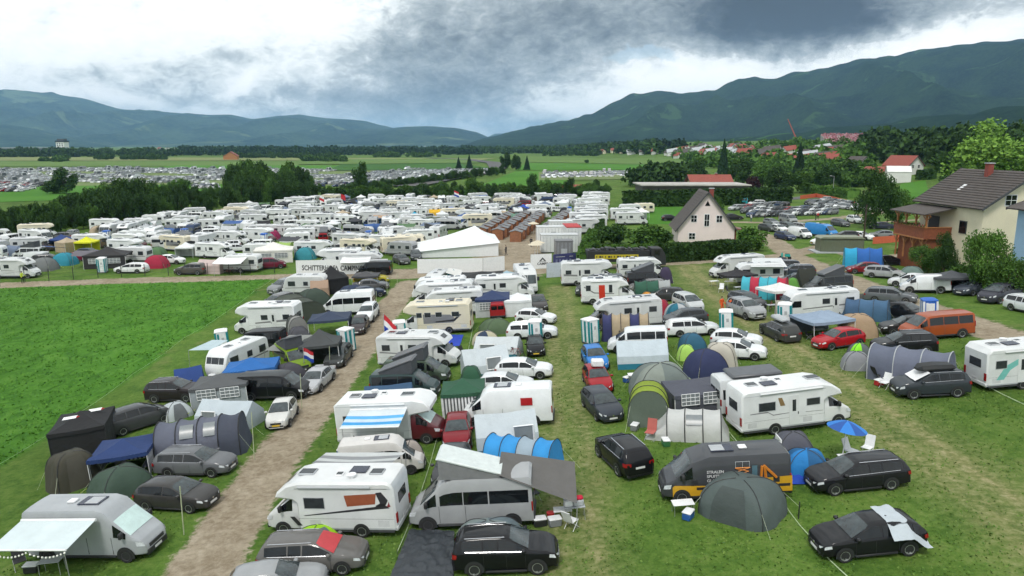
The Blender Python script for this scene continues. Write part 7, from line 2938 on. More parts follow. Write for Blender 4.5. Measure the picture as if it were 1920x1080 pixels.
for q in FENP:
 p = G(*q)
 b = MB()
 b.tube(p - o0, p - o0 + Vector((0, 0, 1.75)), .05, BLACK, 5)
 b.build('post', root)
for z in (.5, 1.0, 1.6):
 b = MB()
 b.path([G(*q) - o0 + Vector((0, 0, z)) for q in FENP], .012, DGREY, 3)
 b.build('wire', root)
tag(root, 'thin wire fence on dark posts between the road and the far camp', 'fence')

# ------------------------------------------------------------------ entrance of the site
def panel(name, a, c, h, label, m=WHITE, cat='fence'):
 A, B = G(*a), G(*c)
 d = B - A
 root = empty(name, A, math.atan2(d.y, d.x))
 L = math.hypot(d.x, d.y)
 dz = d.z
 b = MB()
 b.add([(0, -.03, .03), (L, -.03, .03 + dz), (L, -.03, h + dz), (0, -.03, h), (0, .03, .03), (L, .03, .03 + dz), (L, .03, h + dz), (0, .03, h)],
          [(0, 1, 2, 3), (4, 5, 6, 7), (0, 1, 5, 4), (2, 3, 7, 6), (1, 2, 6, 5), (0, 3, 7, 4)], m)
 b.build('screen', root, smooth=False)
 for i in range(int(L / 3) + 1):
  b = MB()
  x = min(L, i * 3.)
  b.tube((x, .08, 0), (x, .08, h), .025, METAL, 4)
  b.build('post', root)
 root['L'] = L
 return tag(root, label, cat)

BAN = mat('banner_cloth', (.76, .78, .79), rough=.7, var=.06)
root = panel('name_banner', (556, 516), (728, 513), 2.15, 'long white banner fence reading SCHITTERHOF CAMPING', BAN, 'banner')
L = root['L']
u = L / 172.
def TM(x, z): return Matrix(((1, 0, 0, x), (0, 0, -1, -.05), (0, 1, 0, z), (0, 0, 0, 1)))
put_text('SCHITTERHOF', 1.02, STD, root, TM(11 * u, .75), bold=.02, sx=.74)
put_text('CAMPING', 1.02, STD, root, TM(83 * u, .75), bold=.02, sx=.74)
b = MB()
b.poly([(72 * u, -.05, .7), (80 * u, -.05, .7), (76 * u, -.05, 1.5)], STD)
b.poly([(74.3 * u, -.055, .8), (77.7 * u, -.055, .8), (76 * u, -.055, 1.2)], BAN)
b.build('emblem', root, smooth=False)
panel('site_fence', (783, 513), (864, 512), 2.1, 'left white screen panel of the fence in front of the marquee', BAN)
panel('site_fence', (864, 512), (905, 511), 2.1, 'middle white screen panel of the fence in front of the marquee', BAN)
panel('site_fence', (906, 511), (946, 507), 2.1, 'right white screen panel of the fence in front of the marquee', BAN)
root = panel('site_fence', (995, 505), (1034, 503), 2.15, 'white screen panel with triangle emblem and CAMPING lettering', BAN)
put_text('CAMPING', .5, STD, root, TM(.95, .62), bold=.012)
b = MB()
b.poly([(1.2, -.05, 1.12), (2.3, -.05, 1.12), (1.75, -.05, 1.72)], STD)
b.poly([(1.5, -.055, 1.17), (2.0, -.055, 1.17), (1.75, -.055, 1.45)], BAN)
b.build('emblem', root, smooth=False)
panel('site_fence', (1025, 521), (1072, 518), 2.0, 'blank white screen panel nearest the row of motorhomes', mat('bluish_banner', (.52, .56, .64), rough=.7))
root = panel('info_banner', (1037, 502), (1080, 498), 1.95, 'dark violet blue banner behind the blank white screen panel', mat('violet_banner', (.045, .05, .16), rough=.6, var=.5, nscale=2), 'banner')
b = MB()
b.box(.4, 1.9, -.05, -.04, 1.5, 1.6, GREYL)
b.box(2.6, 3.2, -.05, -.04, 1.5, 1.6, GREYL)
for i in range(5): b.box(.4 + i * .55, .7 + i * .55, -.05, -.04, .5, 1.2, mat('banner_art', (.16, .18, .32)))
b.build('picture', root)
root = empty('marquee', G(868, 482) + Vector((0, 0, 0)), R(6))
b = MB()
b.loft([[(-8.0, 0, 0), (-8.0, 0, .9)], [(5.8, 0, 0), (5.8, 0, 2.3)]], BAN, cap0=False, cap1=False)
b.loft([[(5.8, 0, 0), (5.8, 0, 2.3)], [(5.8, 5, 0), (5.8, 5, 2.3)], [(5.8, 11, 0), (5.8, 11, 2.3)]], BAN, cap0=False, cap1=False)
b.loft([[(5.8, 11, 0), (5.8, 11, 2.3)], [(-8.0, 11, 0), (-8.0, 11, .9)], [(-8.0, 0, 0), (-8.0, 0, .9)]], BAN, cap0=False, cap1=False)
b.build('side_wall', root, smooth=False)
b = MB()
MQ = fab((.76, .79, .80))
c4 = [(-8.4, -.3), (6.1, -.3), (6.1, 11.3), (-8.4, 11.3)]
for i in range(4):
 a, e = c4[i], c4[(i + 1) % 4]
 rows = []
 for j in range(7):
  t = j / 6
  rows.append([((a[0] + (e[0] - a[0]) * k / 8) * (1 - t) + 2.3 * t, (a[1] + (e[1] - a[1]) * k / 8) * (1 - t) + 5.5 * t, (.9 + 1.4 * min(1, max(0, ((a[0] + (e[0] - a[0]) * k / 8) + 8.4) / 14.5))) * (1 - t) + 4.5 * t - .29 * math.sin(PI * t)) for k in range(9)])
 b.loft(rows, MQ, cap0=False, cap1=False)
b.build('roof', root, ang=25)
tag(root, 'large white peaked marquee behind the white screen fence', 'marquee')

# wooden cabins
CABW = [mat('cabin_boards', (.27, .11, .05), rough=.75, var=.3, nscale=3), mat('cabin_boards_dark', (.20, .07, .035), rough=.75, var=.3, nscale=3)]
CROOF = mat('cabin_roof_felt', (.20, .205, .215), rough=.7, var=.15)
rootc = empty('wooden_cabin')
b = MB()
b.prism([(-1.15, 0), (-1.15, 2.1), (0, 2.42), (1.15, 2.1), (1.15, 0)], -1.15, 1.15, CABW[0])
b.build('wall', rootc, smooth=False)
for sg in (1, -1):
 b = MB()
 b.prism([(sg * 1.35, 2.06), (0, 2.44), (0, 2.52), (sg * 1.35, 2.14)], -1.25, 1.35, CROOF)
 b.build('roof', rootc, smooth=False)
b = MB()
b.box(.9 + .26, 1.18, -.45, .35, .1, 1.85, CABW[1])
b.build('door', rootc)
first = True
LNAME = ('leftmost', 'second', 'third', 'fourth', 'short right', 'far right')
ORD = ('first', 'second', 'third', 'fourth', 'fifth', 'sixth', 'seventh', 'eighth', 'ninth', 'tenth', 'eleventh', 'twelfth', 'thirteenth', 'fourteenth', 'fifteenth', 'sixteenth', 'seventeenth', 'eighteenth', 'nineteenth', 'twentieth') + tuple('%dth' % i for i in range(21, 90))
for li, (a, e, n) in enumerate((((903, 447), (956, 413), 9), ((934, 450), (985, 413), 10), ((968, 454), (1013, 412), 12), ((1020, 446), (1062, 412), 10), ((1078, 430), (1092, 414), 5), ((1102, 430), (1118, 414), 5))):
 A, E = G(*a), G(*e)
 d = (E - A)
 rz = math.atan2(d.y, d.x) - PI / 2
 st = max(3.1, d.length / n)
 n = int(d.length / st) + 1
 for k in range(n):
  p = A + d.normalized() * st * k + Vector((.22 * (k % 2), 0, 0))
  o = rootc if first else copy_tree(rootc)
  first = False
  o.location = (p.x, p.y + 1.2, H(p.x, p.y))
  o.rotation_euler = (0, 0, rz)
  o.scale = (.92, .92, .88)
  tag(o, '%s brown cabin from the front in the %s cabin row' % (ORD[k], LNAME[li]), 'cabin', 'brown rental cabins in rows behind the marquee')
# containers
def container(px, yb, w_, d, h, label, m=SHELLW, deg=3, trim=None):
 root = empty('office_container', G(px, yb), R(deg))
 b = MB()
 b.box(-w_ / 2, w_ / 2, 0, d, .1, h, m, .04)
 for i in range(int(w_ / .6)): b.box(-w_ / 2 + .3 + i * .6, -w_ / 2 + .36 + i * .6, -.02, 0, .2, h - .2, GREYL)
 b.build('wall', root)
 b = MB()
 b.box(-w_ / 2 - .05, w_ / 2 + .05, -.05, d + .05, h, h + .14, trim or m, .02)
 b.build('roof', root)
 b = MB()
 b.box(-.5, .4, -.04, -.02, .15, 2.1, GREYL)
 b.build('door', root)
 return tag(root, label, 'container')

container(1049, 474, 6.1, 2.5, 2.9, 'front white office container beside the entrance plaza')
container(1038, 456, 6.1, 2.5, 2.9, 'second white office container behind the front one')
container(1052, 446, 4.5, 2.5, 3.1, 'small white container behind the second office container')
container(1076, 462, 2.6, 6.1, 3.3, 'white container with red roof edge beside the hedge', trim=mat('red_trim', (.45, .03, .03)))
container(1058, 492, 2.6, 2.4, 3.2, 'grey metal kiosk behind the violet blue banner', m=mat('kiosk_grey', (.22, .22, .23), rough=.5, metal=.3))
person_at('p_black', (996, 463), 'person in black walking on the plaza between the cabins and containers', 70)
person_at('p_black', (949, 479), 'person in dark clothes beside the right wall of the marquee', 160)
person_at('p_vis', (43, 531), 'person in yellow vest standing at the left end of the wire fence', 0)
person_at('p_white', (1408, 416), 'person in white shirt walking at the left end of the car park', 20)
person_at('p_black', (1433, 417), 'person in black beside the front rows of the car park', -40)
person_at('p_black', (1529, 413), 'person in dark clothes behind the sky blue van', 0)
person_at('p_red', (1533, 412), 'person in red and black behind the sky blue van', 90)
for i, (x, y) in enumerate(((1003, 482), (1008, 478), (1000, 438))):
 root = empty('parasol', G(x, y))
 b = MB()
 b.tube((0, 0, 0), (0, 0, 2.2), .03, WHITE, 5)
 b.build('pole', root)
 b = MB()
 b.tube((0, 0, 2.0), (0, 0, 2.45), 1.2, fab((.62, .55, .42)), 10, .05)
 b.build('canopy', root)
 tag(root, ('beige parasol nearest the triangle emblem panel', 'beige parasol behind the one at the emblem panel', 'beige parasol between the third and fourth cabin rows')[i], 'parasol')
# black support truck
root = empty('support_truck', G(1175, 506) + Vector((0, 1.5, 0)), R(3))
b = MB()
b.box(-5.6, 3.2, -1.25, 1.25, 1.1, 1.3, BLACK)
b.box(-5.6, 3.2, -1.25, 1.25, 1.3, 2.7, BLACK, .05)
b.build('cargo_body', root)
b = MB()
b.box(-4.6, 1.6, -1.27, -1.25, 1.55, 2.15, mat('yellow_band', (.5, .40, .02)))
for i in range(14): b.box(-4.4 + i * .42, -4.4 + i * .42 + .12 + .2 * (i % 3 == 1), -1.28, -1.27, 1.72, 1.98, BLACK)
b.build('side_band', root)
b = MB()
for i in range(15):
 x = -5.3 + i * .56
 b.box(x, x + rnd.uniform(.3, .7), -1.0, rnd.uniform(-.2, 1.0), 2.7, 2.75 + rnd.uniform(.1, .4), (BLACK, DGREY, BLACK)[i % 3], .05)
b.build('roof_load', root)
b = MB()
b.prism([(3.4, .6), (3.4, 3.0), (4.9, 3.0), (5.5, 2.0), (5.6, .6)], -1.22, 1.22, BLACK, .08)
b.build('cab', root)
b = MB()
b.quad((4.98, -1.05, 2.95), (4.98, 1.05, 2.95), (5.53, 1.05, 2.05), (5.53, -1.05, 2.05), GLASS)
b.build('windscreen', root)
b = MB()
b.box(3.9, 4.7, -1.235, -1.22, 2.0, 2.7, GLASS)
b.build('side_window', root)
add_wheels(root, (-4.4, -3.2, 4.3), 1.27, .5, .3, False, 0)
tag(root, 'long black support truck with yellow band and loaded roof below the hedge', 'truck')
# ------------------------------------------------------------------ far camp: every camper, car and tent a thing of its own
_fab = fab
fab = lambda c, **k: FABO if c == (0, 0, 0) else _fab(c, **k)
Z0 = (0, 0, 0)
for k, r_ in (('f_dome', dome('dome_tent', 3.6, 3.0, 1.9, Z0)), ('f_tunnel', tunnel('tunnel_tent', 4.6, 2.8, 1.9, [Z0, Z0])), ('f_gazebo', gazebo('gazebo', 3, 3, 2.0, 2.8, Z0, (('back', 'solid', Z0), ('left', 'solid', Z0)))),
              ('f_party', gazebo('gazebo', 6, 4, 2.1, 3.2, Z0, (('front', 'lattice', Z0),))), ('f_frame', ridge_tent('frame_tent', 3.6, 2.6, 2.0, Z0, None, 1.3))):
 PROTO[k] = r_
fab = _fab
b = MB()
b.grid(lambda u, v: (4.2 * (u - .5), -2.6 * v, 2.4 - .5 * v - .1 * math.sin(PI * u)), 6, 4, FABO)
for sx in (-1.9, 1.9): b.tube((sx, -2.5, 0), (sx, -2.5, 1.9), .03, METAL, 4)
q = b.build('awning')
PROTO['f_awning'] = q
CAT.update({'dome_tent': 'tent', 'tunnel_tent': 'tent', 'frame_tent': 'tent', 'gazebo': 'gazebo', 'awning': 'awning'})
WB['f_awning'] = (0, 0, 0, 0)

def proj(p):
 d = Vector(p) - Vector((0, 0, CAMZ))
 z = d.dot(fwd)
 return 960 + FPX * d.x / z, 540 - FPX * d.dot(upv) / z, z

W_, WG, LG = (.78, .79, .79), (.60, .62, .63), (.42, .44, .46)
# the ones that can be told apart, by hand: kind, label, foot in the photograph, heading, colour
for k, lb, p, dg, c in (
 ('semi', 'white motorhome with dark round emblem nearest the left picture edge behind the wire fence', (34, 520), 3, W_),
 ('toilet_b', 'blue portable toilet cut by the left picture edge', (1, 516), 10, W_),
 ('smallvan', 'white van behind the motorhome with the round emblem', (62, 494), 175, WG),
 ('f_dome', 'small grey dome tent right of the motorhome with the round emblem', (84, 506), 0, (.15, .16, .16)),
 ('mpv', 'dark grey car beside the small grey dome tent at the left edge', (92, 496), 10, (.06, .06, .065)),
 ('t6popr', 'white pop-top camper above the motorhome with the round emblem', (55, 485), 180, WG),
 ('f_dome', 'turquoise dome tent at the left end of the far camp', (122, 496), 0, (.02, .22, .30)),
 ('sedan', 'dark red saloon car right of the turquoise dome tent', (148, 489), 0, (.18, .01, .03)),
 ('f_party', 'dark brown black pavilion behind the white striped toilet', (205, 500), 10, (.03, .028, .03)),
 ('f_awning', 'grey sun sail slanting left from the dark pavilion', (172, 497), 15, (.13, .12, .14)),
 ('toilet_w', 'white and teal portable toilet alone behind the wire fence', (193, 511), 10, W_),
 ('wagon', 'white estate car facing left behind the wire fence', (246, 511), 180, W_),
 ('caravan', 'white caravan with grey awning behind the white estate car', (250, 492), 180, W_),
 ('f_dome', 'crimson dome tent behind the wire fence', (294, 501), 0, (.32, .012, .04)),
 ('hatch', 'white car facing right behind the crimson dome tent', (322, 494), 0, W_),
 ('suv', 'dark brown grey car right behind the wire fence', (358, 514), 178, (.08, .075, .065)),
 ('f_frame', 'white and wine red tent beside the dark brown grey car', (398, 511), 0, (.50, .40, .38)),
 ('caravan', 'white caravan behind a row of bicycles at the wire fence', (455, 509), 180, W_),
 ('f_awning', 'white awning over the bicycles at the wire fence', (440, 512), 0, W_),
 ('bike', 'red bicycle leaning behind the wire fence left of the caravan', (432, 513), 10, W_),
 ('bike_d', 'dark bicycle leaning behind the wire fence right of the red one', (448, 514), 0, W_),
 ('mpv', 'maroon car behind the white caravan at the wire fence', (508, 503), 20, (.14, .01, .03)),
 ('f_party', 'broad white peaked canopy behind the caravan at the wire fence', (515, 490), 10, (.72, .70, .66)),
 ('f_tunnel', 'light green tunnel tent behind the broad white canopy', (525, 474), 0, (.28, .42, .10)),
 ('f_dome', 'teal and grey dome tent on the open grass', (573, 485), 0, (.03, .22, .27)),
 ('semi', 'white motorhome with awning directly behind the name banner', (690, 508), 0, W_),
 ('f_awning', 'white awning of the motorhome behind the name banner', (672, 510), 0, W_),
 ('alcove', 'white alcove motorhome left of the one behind the name banner', (630, 504), 180, W_),
 ('semi', 'white motorhome second behind the name banner', (600, 482), 0, W_),
 ('hatch', 'dark grey car at the right end behind the name banner', (753, 494), -60, (.07, .07, .07)),
 ('compact', 'dark grey car left of the marquee facing the camera', (780, 486), -80, (.05, .055, .06)),
 ('caravancream', 'cream caravan with sagging tent cloth left of the marquee', (770, 466), 0, W_),
 ('f_gazebo', 'bright yellow gazebo at the left of the far camp', (165, 473), 0, (.65, .65, .02)),
 ('f_gazebo', 'navy gazebo left of the bright yellow one', (118, 468), 0, (.02, .05, .18)),
 ('toilet_b', 'blue portable toilet right of the bright yellow gazebo', (201, 454), 0, W_),
 ('toilet_b', 'blue portable toilet behind the crimson dome tent', (347, 450), 0, W_),
 ('toilet_b', 'blue portable toilet above the light green tunnel tent', (496, 460), 0, W_),
 ('toilet_b', 'left blue portable toilet of the pair in mid camp', (653, 458), 0, W_),
 ('toilet_b', 'right blue portable toilet of the pair in mid camp', (692, 455), 0, W_),
 ('f_frame', 'deep yellow big tent near the back of the far camp', (818, 407), 10, (.65, .38, .02)),
 ('f_frame', 'deep yellow tent annex beside the big yellow tent', (832, 405), 80, (.60, .33, .02)),
 ('f_gazebo', 'turquoise gazebo left below the deep yellow tent', (778, 419), 0, (.01, .30, .50)),
 ('f_gazebo', 'royal blue gazebo behind the cabin rows', (982, 403), 0, (.02, .07, .38)),
 ('f_gazebo', 'black gazebo left of the cream camper in mid camp', (876, 406), 0, (.02, .02, .022)),
 ('toilet_b', 'blue portable toilet right of the deep yellow tent', (846, 405), 0, W_),
 ('toilet_b', 'blue portable toilet behind the fourth cabin row', (1068, 405), 0, W_),
 ('hobby', 'cream motorhome facing left behind the leftmost cabin row', (888, 427), 180, W_),
 ('f_frame', 'tan tent in the middle of the far camp', (715, 419), 0, (.42, .28, .18)),
 ('f_frame', 'green frame tent behind the second cabin row', (968, 416), 0, (.12, .22, .16)),
 ('t6', 'yellow camper bus in the left middle of the far camp', (526, 440), 0, (.60, .45, .12)),
 ('f_dome', 'magenta tent beside the yellow camper bus', (508, 448), 0, (.28, .01, .08)),
 ('f_dome', 'blue dome tent beside the yellow camper bus', (545, 440), 0, (.05, .14, .32)),
):
 C(k, lb, p, dg + rnd.uniform(-4, 4), c, flatc=(G(*p).y > 135 or k.startswith('f_')))

HANDP = [o.matrix_world.translation.copy() for o in COL.objects if o.parent is None and o.get('category') and 100 < o.matrix_world.translation.y < 260]
POLY = [(-40, 505), (380, 497), (545, 478), (700, 488), (785, 478), (800, 455), (885, 428), (930, 414), (1070, 408), (1085, 390), (1075, 371), (760, 372), (620, 378), (480, 391), (380, 405), (250, 424), (120, 440), (-40, 455)]
PW = [G(*q) for q in POLY]
KN = {'semi': 'white motorhome', 'alcove': 'alcove motorhome', 'integ': 'integrated motorhome', 'burgundy': 'burgundy cab motorhome', 'browncab': 'brown cab motorhome', 'caravan': 'white caravan', 'caravancream': 'cream caravan', 'caravangrey': 'grey caravan',
      'highvan': 'high roof camper', 't6': 'minibus', 't6pop': 'pop-top camper', 'hatch': 'hatchback', 'wagon': 'estate car', 'suv': 'SUV', 'mpv': 'minivan', 'compact': 'compact car', 'sedan': 'saloon car', 'smallvan': 'small van',
      'f_dome': 'dome tent', 'f_tunnel': 'tunnel tent', 'f_gazebo': 'gazebo', 'f_frame': 'frame tent', 'f_awning': 'sun awning', 'cargo': 'panel van'}
BIG = ('semi', 'semi', 'semi', 'alcove', 'alcove', 'integ', 'integ', 'caravan', 'caravan', 'caravan', 'caravan', 't6', 'highvan', 'caravangrey', 'burgundy', 'browncab', 'hobby')
KN['hobby'] = 'cream motorhome'
SM = ('hatch', 'wagon', 'suv', 'mpv', 'compact', 't6', 't6pop', 'smallvan')
TN = ('f_dome', 'f_tunnel', 'f_gazebo', 'f_frame', 'f_awning', 'f_awning', 'f_gazebo')
CARC = [('white', (.74, .76, .78)), ('silver', (.36, .37, .38)), ('grey', (.12, .125, .13)), ('black', (.012, .012, .014)), ('dark grey', (.045, .048, .053)), ('white', (.72, .73, .74)), ('dark blue', (.02, .04, .10)), ('red', (.28, .015, .02)), ('silver', (.42, .43, .44)), ('grey', (.20, .205, .21))]
TENC = [('white', (.70, .72, .73)), ('pale grey', (.40, .42, .44)), ('white', (.66, .68, .70)), ('grey', (.16, .17, .18)), ('beige', (.42, .34, .24)), ('blue grey', (.14, .18, .26)), ('pale grey', (.46, .48, .5)), ('dark grey', (.05, .052, .06)), ('green', (.08, .16, .07)), ('blue', (.04, .10, .28)), ('black', (.02, .02, .024))]
row = 0
yw = 117.
while yw < 248:
 line = []
 xw = -165.
 while xw < 45:
  t = rnd.random()
  if t < .50: k, w1 = rnd.choice(BIG), 3.4
  elif t < .72: k, w1 = rnd.choice(SM), 2.6
  else: k, w1 = rnd.choice(TN), 2.4
  side = rnd.random() < .72
  deg = (0 if rnd.random() < .5 else 180) + rnd.choice((-1, 1)) * rnd.uniform(0, 26) if side else -90 + rnd.uniform(-12, 12) + (180 if rnd.random() < .4 else 0)
  hw = w1 if side or k[:2] == 'f_' else 1.5
  xw += hw
  y = yw + rnd.uniform(-1.5, 1.5) + 1.5 * math.sin(xw * .06)
  P0 = np.array([[xw, y]])
  if in_poly(P0, PW)[0] and min((Vector((xw, y)) - h.xy).length for h in HANDP) > 3.6:
   line.append((k, xw, y, deg))
  xw += hw + rnd.uniform(-.2, .5)
  if rnd.random() < .035: xw += 4
 n = len(line)
 for i, (k, x_, y_, deg) in enumerate(line):
  big = k in BIG
  cn, c = ('', W_) if big and k != 'highvan' else rnd.choice(TENC if k[:2] == 'f_' else CARC)
  pos = ORD[i] + ' from left' if i < n / 2 else ORD[n - 1 - i] + ' from right'
  if i == n - 1: pos = 'rightmost'
  if i == 0: pos = 'leftmost'
  lb = '%s %s, %s in %s row of far camp' % (cn, KN[k], pos, ORD[row])
  o = C(k, lb.strip(), Vector((x_, y_, 0)), deg, c, scale=.93, group='campers of the far camp in rows' if big else 'cars and vans of the far camp' if k in SM else 'tents and awnings of the far camp', flatc=True)
 if n: row += 1
 yw += 5.1 + row * .05

# column of campers right of the cabins, and the small group beside the pasture
for i in range(13):
 t = i / 12
 p = G(1098 + 22 * t + rnd.uniform(-3, 3), 438 - 62 * t ** .7)
 C(rnd.choice(('semi', 'alcove', 'caravan', 'integ')), '%s camper from the front in the white column right of the cabins' % ORD[i], p, 0 + rnd.uniform(-6, 6) + 180 * (i % 2), W_, group='white campers in the column right of the cabins', flatc=True)
for k, p, dg, lb, c in (('semi', (1188, 421), 0, 'white motorhome nearest in the small group beside the pasture', W_), ('f_gazebo', (1203, 412), 0, 'white gazebo in the small group beside the pasture', W_), ('integ', (1178, 412), 0, 'white motorhome with open side in the small group beside the pasture', W_),
      ('caravan', (1182, 402), 0, 'white caravan at the back of the small group beside the pasture', W_), ('caravancream', (1205, 400), 180, 'cream caravan at the back of the small group beside the pasture', W_), ('hatch', (1257, 414), 0, 'black car alone on the bright pasture', BK),
      ('t6', (1383, 384), 180, 'turquoise minibus at the upper left corner of the car park', (.02, .30, .36)), ('smallvan', (1464, 378), 180, 'white van alone at the upper end of the car park', W_), ('boxtruckvan', (1540, 443), -62, 'sky blue tall van with dark roof rack in the car park', (.03, .22, .55)),
      ('smallvan', (1500, 446), -72, 'white small van facing the camera in the front of the car park', W_), ('compact', (1472, 449), -72, 'navy car facing the camera left of the white small van', (.03, .045, .10)), ('hatch', (1459, 434), -70, 'white car behind the navy one in the car park', W_),
      ('compact', (1440, 433), -70, 'dark grey car left of the white one in the car park', (.05, .055, .05)), ('t6', (1478, 418), -80, 'silver minibus in the middle of the car park', (.3, .31, .32)), ('hatch', (1446, 422), -75, 'grey car in the middle left of the car park', (.2, .21, .22)),
      ('suv', (1478, 432), -70, 'grey green car behind the navy one in the car park', (.10, .12, .11)), ('wagon', (1505, 432), -60, 'silver car behind the sky blue van', (.35, .36, .37)), ('mini', (1540, 459), 190, 'white small car left of the olive steel cabin', W_),
      ('suv', (1583, 450), 175, 'black car right behind the olive steel cabin', (.02, .015, .015)), ('hatch', (1616, 449), -60, 'white car right behind the dark pole', W_), ('wagon', (1576, 424), -80, 'dark grey car left of the white SUV in the car park', (.08, .085, .09)),
      ('suv', (1603, 418), -85, 'white SUV with dark windows in the car park', (.72, .74, .75)), ('sedan', (1650, 429), 170, 'dark blue car under the tall slender tree', (.03, .035, .06)), ('hatch', (1652, 446), 175, 'grey car near the orange safety net', (.22, .23, .24)),
      ('sedan', (1374, 412), 0, 'black saloon car right behind the pink house', (.02, .02, .022)), ('mpv', (1418, 386), 180, 'white people carrier at the top of the car park', W_), ('wagon', (1425, 388), 180, 'dark grey estate at the top of the car park', (.06, .065, .06))):
 C(k, lb, p, dg, c, flatc=True)
r2 = random.Random(3)
LOT = (((1380, 394), (1470, 388), 12), ((1402, 400), (1545, 396), 15), ((1412, 407), (1560, 402), 14), ((1520, 384), (1625, 396), 13), ((1545, 379), (1660, 395), 10))
for i, (a, e, n) in enumerate(LOT):
 for j in range(n):
  t = (j + r2.uniform(-.2, .2)) / (n - 1)
  cn, c = CARC[r2.randrange(len(CARC))]
  k = ('hatch', 'wagon', 'compact', 'suv', 'sedan', 'mpv')[r2.randrange(6)]
  C(k, '%s %s, %s from left in the %s long row of the car park' % (cn, KN[k], ORD[j], ORD[i]), (a[0] + (e[0] - a[0]) * t, a[1] + (e[1] - a[1]) * t), 215 + r2.uniform(-6, 6), c, group='cars in the long rows of the right car park', flatc=True)

# far car lots: the nearest cars one by one, the rest as one mass
def lot_rows(poly, step, gap, deg, seed):
 out = []
 r = random.Random(seed)
 PP = [G(*q) for q in poly]
 y0, y1 = min(p.y for p in PP), max(p.y for p in PP)
 x0, x1 = min(p.x for p in PP), max(p.x for p in PP)
 y = y0
 while y < y1:
  xs = np.arange(x0, x1, gap)
  ok = in_poly(np.stack([xs, np.full(len(xs), y)], 1), PP)
  for x_ in xs[ok]:
   if r.random() < .93 and noise.noise(Vector((x_ * .012, y * .02, seed))) > -.3 and (y % 42) > 7: out.append((x_ + r.uniform(-.3, .3), y + r.uniform(-.5, .5), deg + r.uniform(-4, 4) + (180 if r.random() < .5 else 0), seed))
  y += step
 return out

spots = lot_rows([(-60, 360), (50, 360), (100, 340), (60, 318), (-60, 318)], 8, 2.9, 75, 1) + lot_rows([(130, 343), (400, 345), (450, 330), (440, 318), (60, 316)], 9, 3.0, 75, 2) + \
 lot_rows([(360, 356), (405, 356), (410, 346), (365, 346)], 7, 3.0, 80, 6) + lot_rows([(590, 353), (680, 350), (900, 330), (930, 318), (860, 318), (760, 318), (640, 330), (560, 330)], 10, 3.1, 60, 3) + \
 lot_rows([(1012, 338), (1290, 338), (1290, 324), (1020, 324)], 8, 3.0, 80, 4) + lot_rows([(440, 330), (560, 330), (640, 320), (470, 318)], 12, 3.2, 70, 5)
AREA = {1: 'left lot', 2: 'wide lot', 3: 'motorway lot', 4: 'middle lot', 5: 'narrow lot', 6: 'small lot'}
spots.sort(key=lambda s: s[1])
near, rest = spots[:95], spots[95:]
MA = [PAINT, GLASS]
def mini(kind, ci):
 """very small car body for the far lots"""
 m = mat('far_paint_%d' % ci, FARC[ci], rough=.35, coat=.4)
 return m
cnt = {}
FARC = [CARC[i][1] for i in (0, 1, 5, 8, 0, 9, 5, 1, 8, 0)]
FGL = mat('far_glass', (.10, .11, .12), rough=.3)
for x_, y_, d_, s_ in near:
 ci = r2.randrange(len(CARC))
 k = ('hatch', 'wagon', 'suv')[r2.randrange(3)]
 cnt[s_] = cnt.get(s_, 0) + 1
 C(k, '%s %s, number %d of the nearest cars in the %s' % (CARC[ci][0], KN[k], cnt[s_], AREA[s_]), Vector((x_, y_, 0)), d_, CARC[ci][1], group='nearest cars of the far car lots', flatc=True)
b = MB()
for x_, y_, d_, s_ in rest:
 z = H(x_, y_)
 ci = r2.randrange(len(CARC))
 m = mini('', ci)
 tall = 1.45 if r2.random() < .9 else 2.7
 L = 2.15 if tall < 2 else 3.2
 c, s = math.cos(R(d_)), math.sin(R(d_))
 T = lambda p: (x_ + p[0] * c - p[1] * s, y_ + p[0] * s + p[1] * c, z + p[2])
 pr = [(-L, .3), (-L, .9), (-L * .75, tall * .95), (L * .15, tall), (L * .5, tall * .66), (L, .62), (L, .3)]
 n = len(pr)
 v = [T((px, -.88, pz)) for px, pz in pr] + [T((px, .88, pz)) for px, pz in pr]
 b.add(v, [(i, i + 1, n + i + 1, n + i) for i in (0, 2, 4, 5)] + [tuple(range(n)), tuple(range(n, 2 * n))], m)
 b.add([v[1], v[2], v[n + 2], v[n + 1], v[3], v[4], v[n + 4], v[n + 3]], [(0, 1, 2, 3), (4, 5, 6, 7)], FGL)
 g0, g1 = T((-L * .65, -.9, .95)), T((L * .3, -.9, .95))
 g2, g3 = T((L * .12, -.89, tall * .93)), T((-L * .6, -.89, tall * .93))
 b.add([g0, g1, g2, g3], [(0, 1, 2, 3)], FGL)
tag(b.build('parked_cars', smooth=False), kind='stuff')

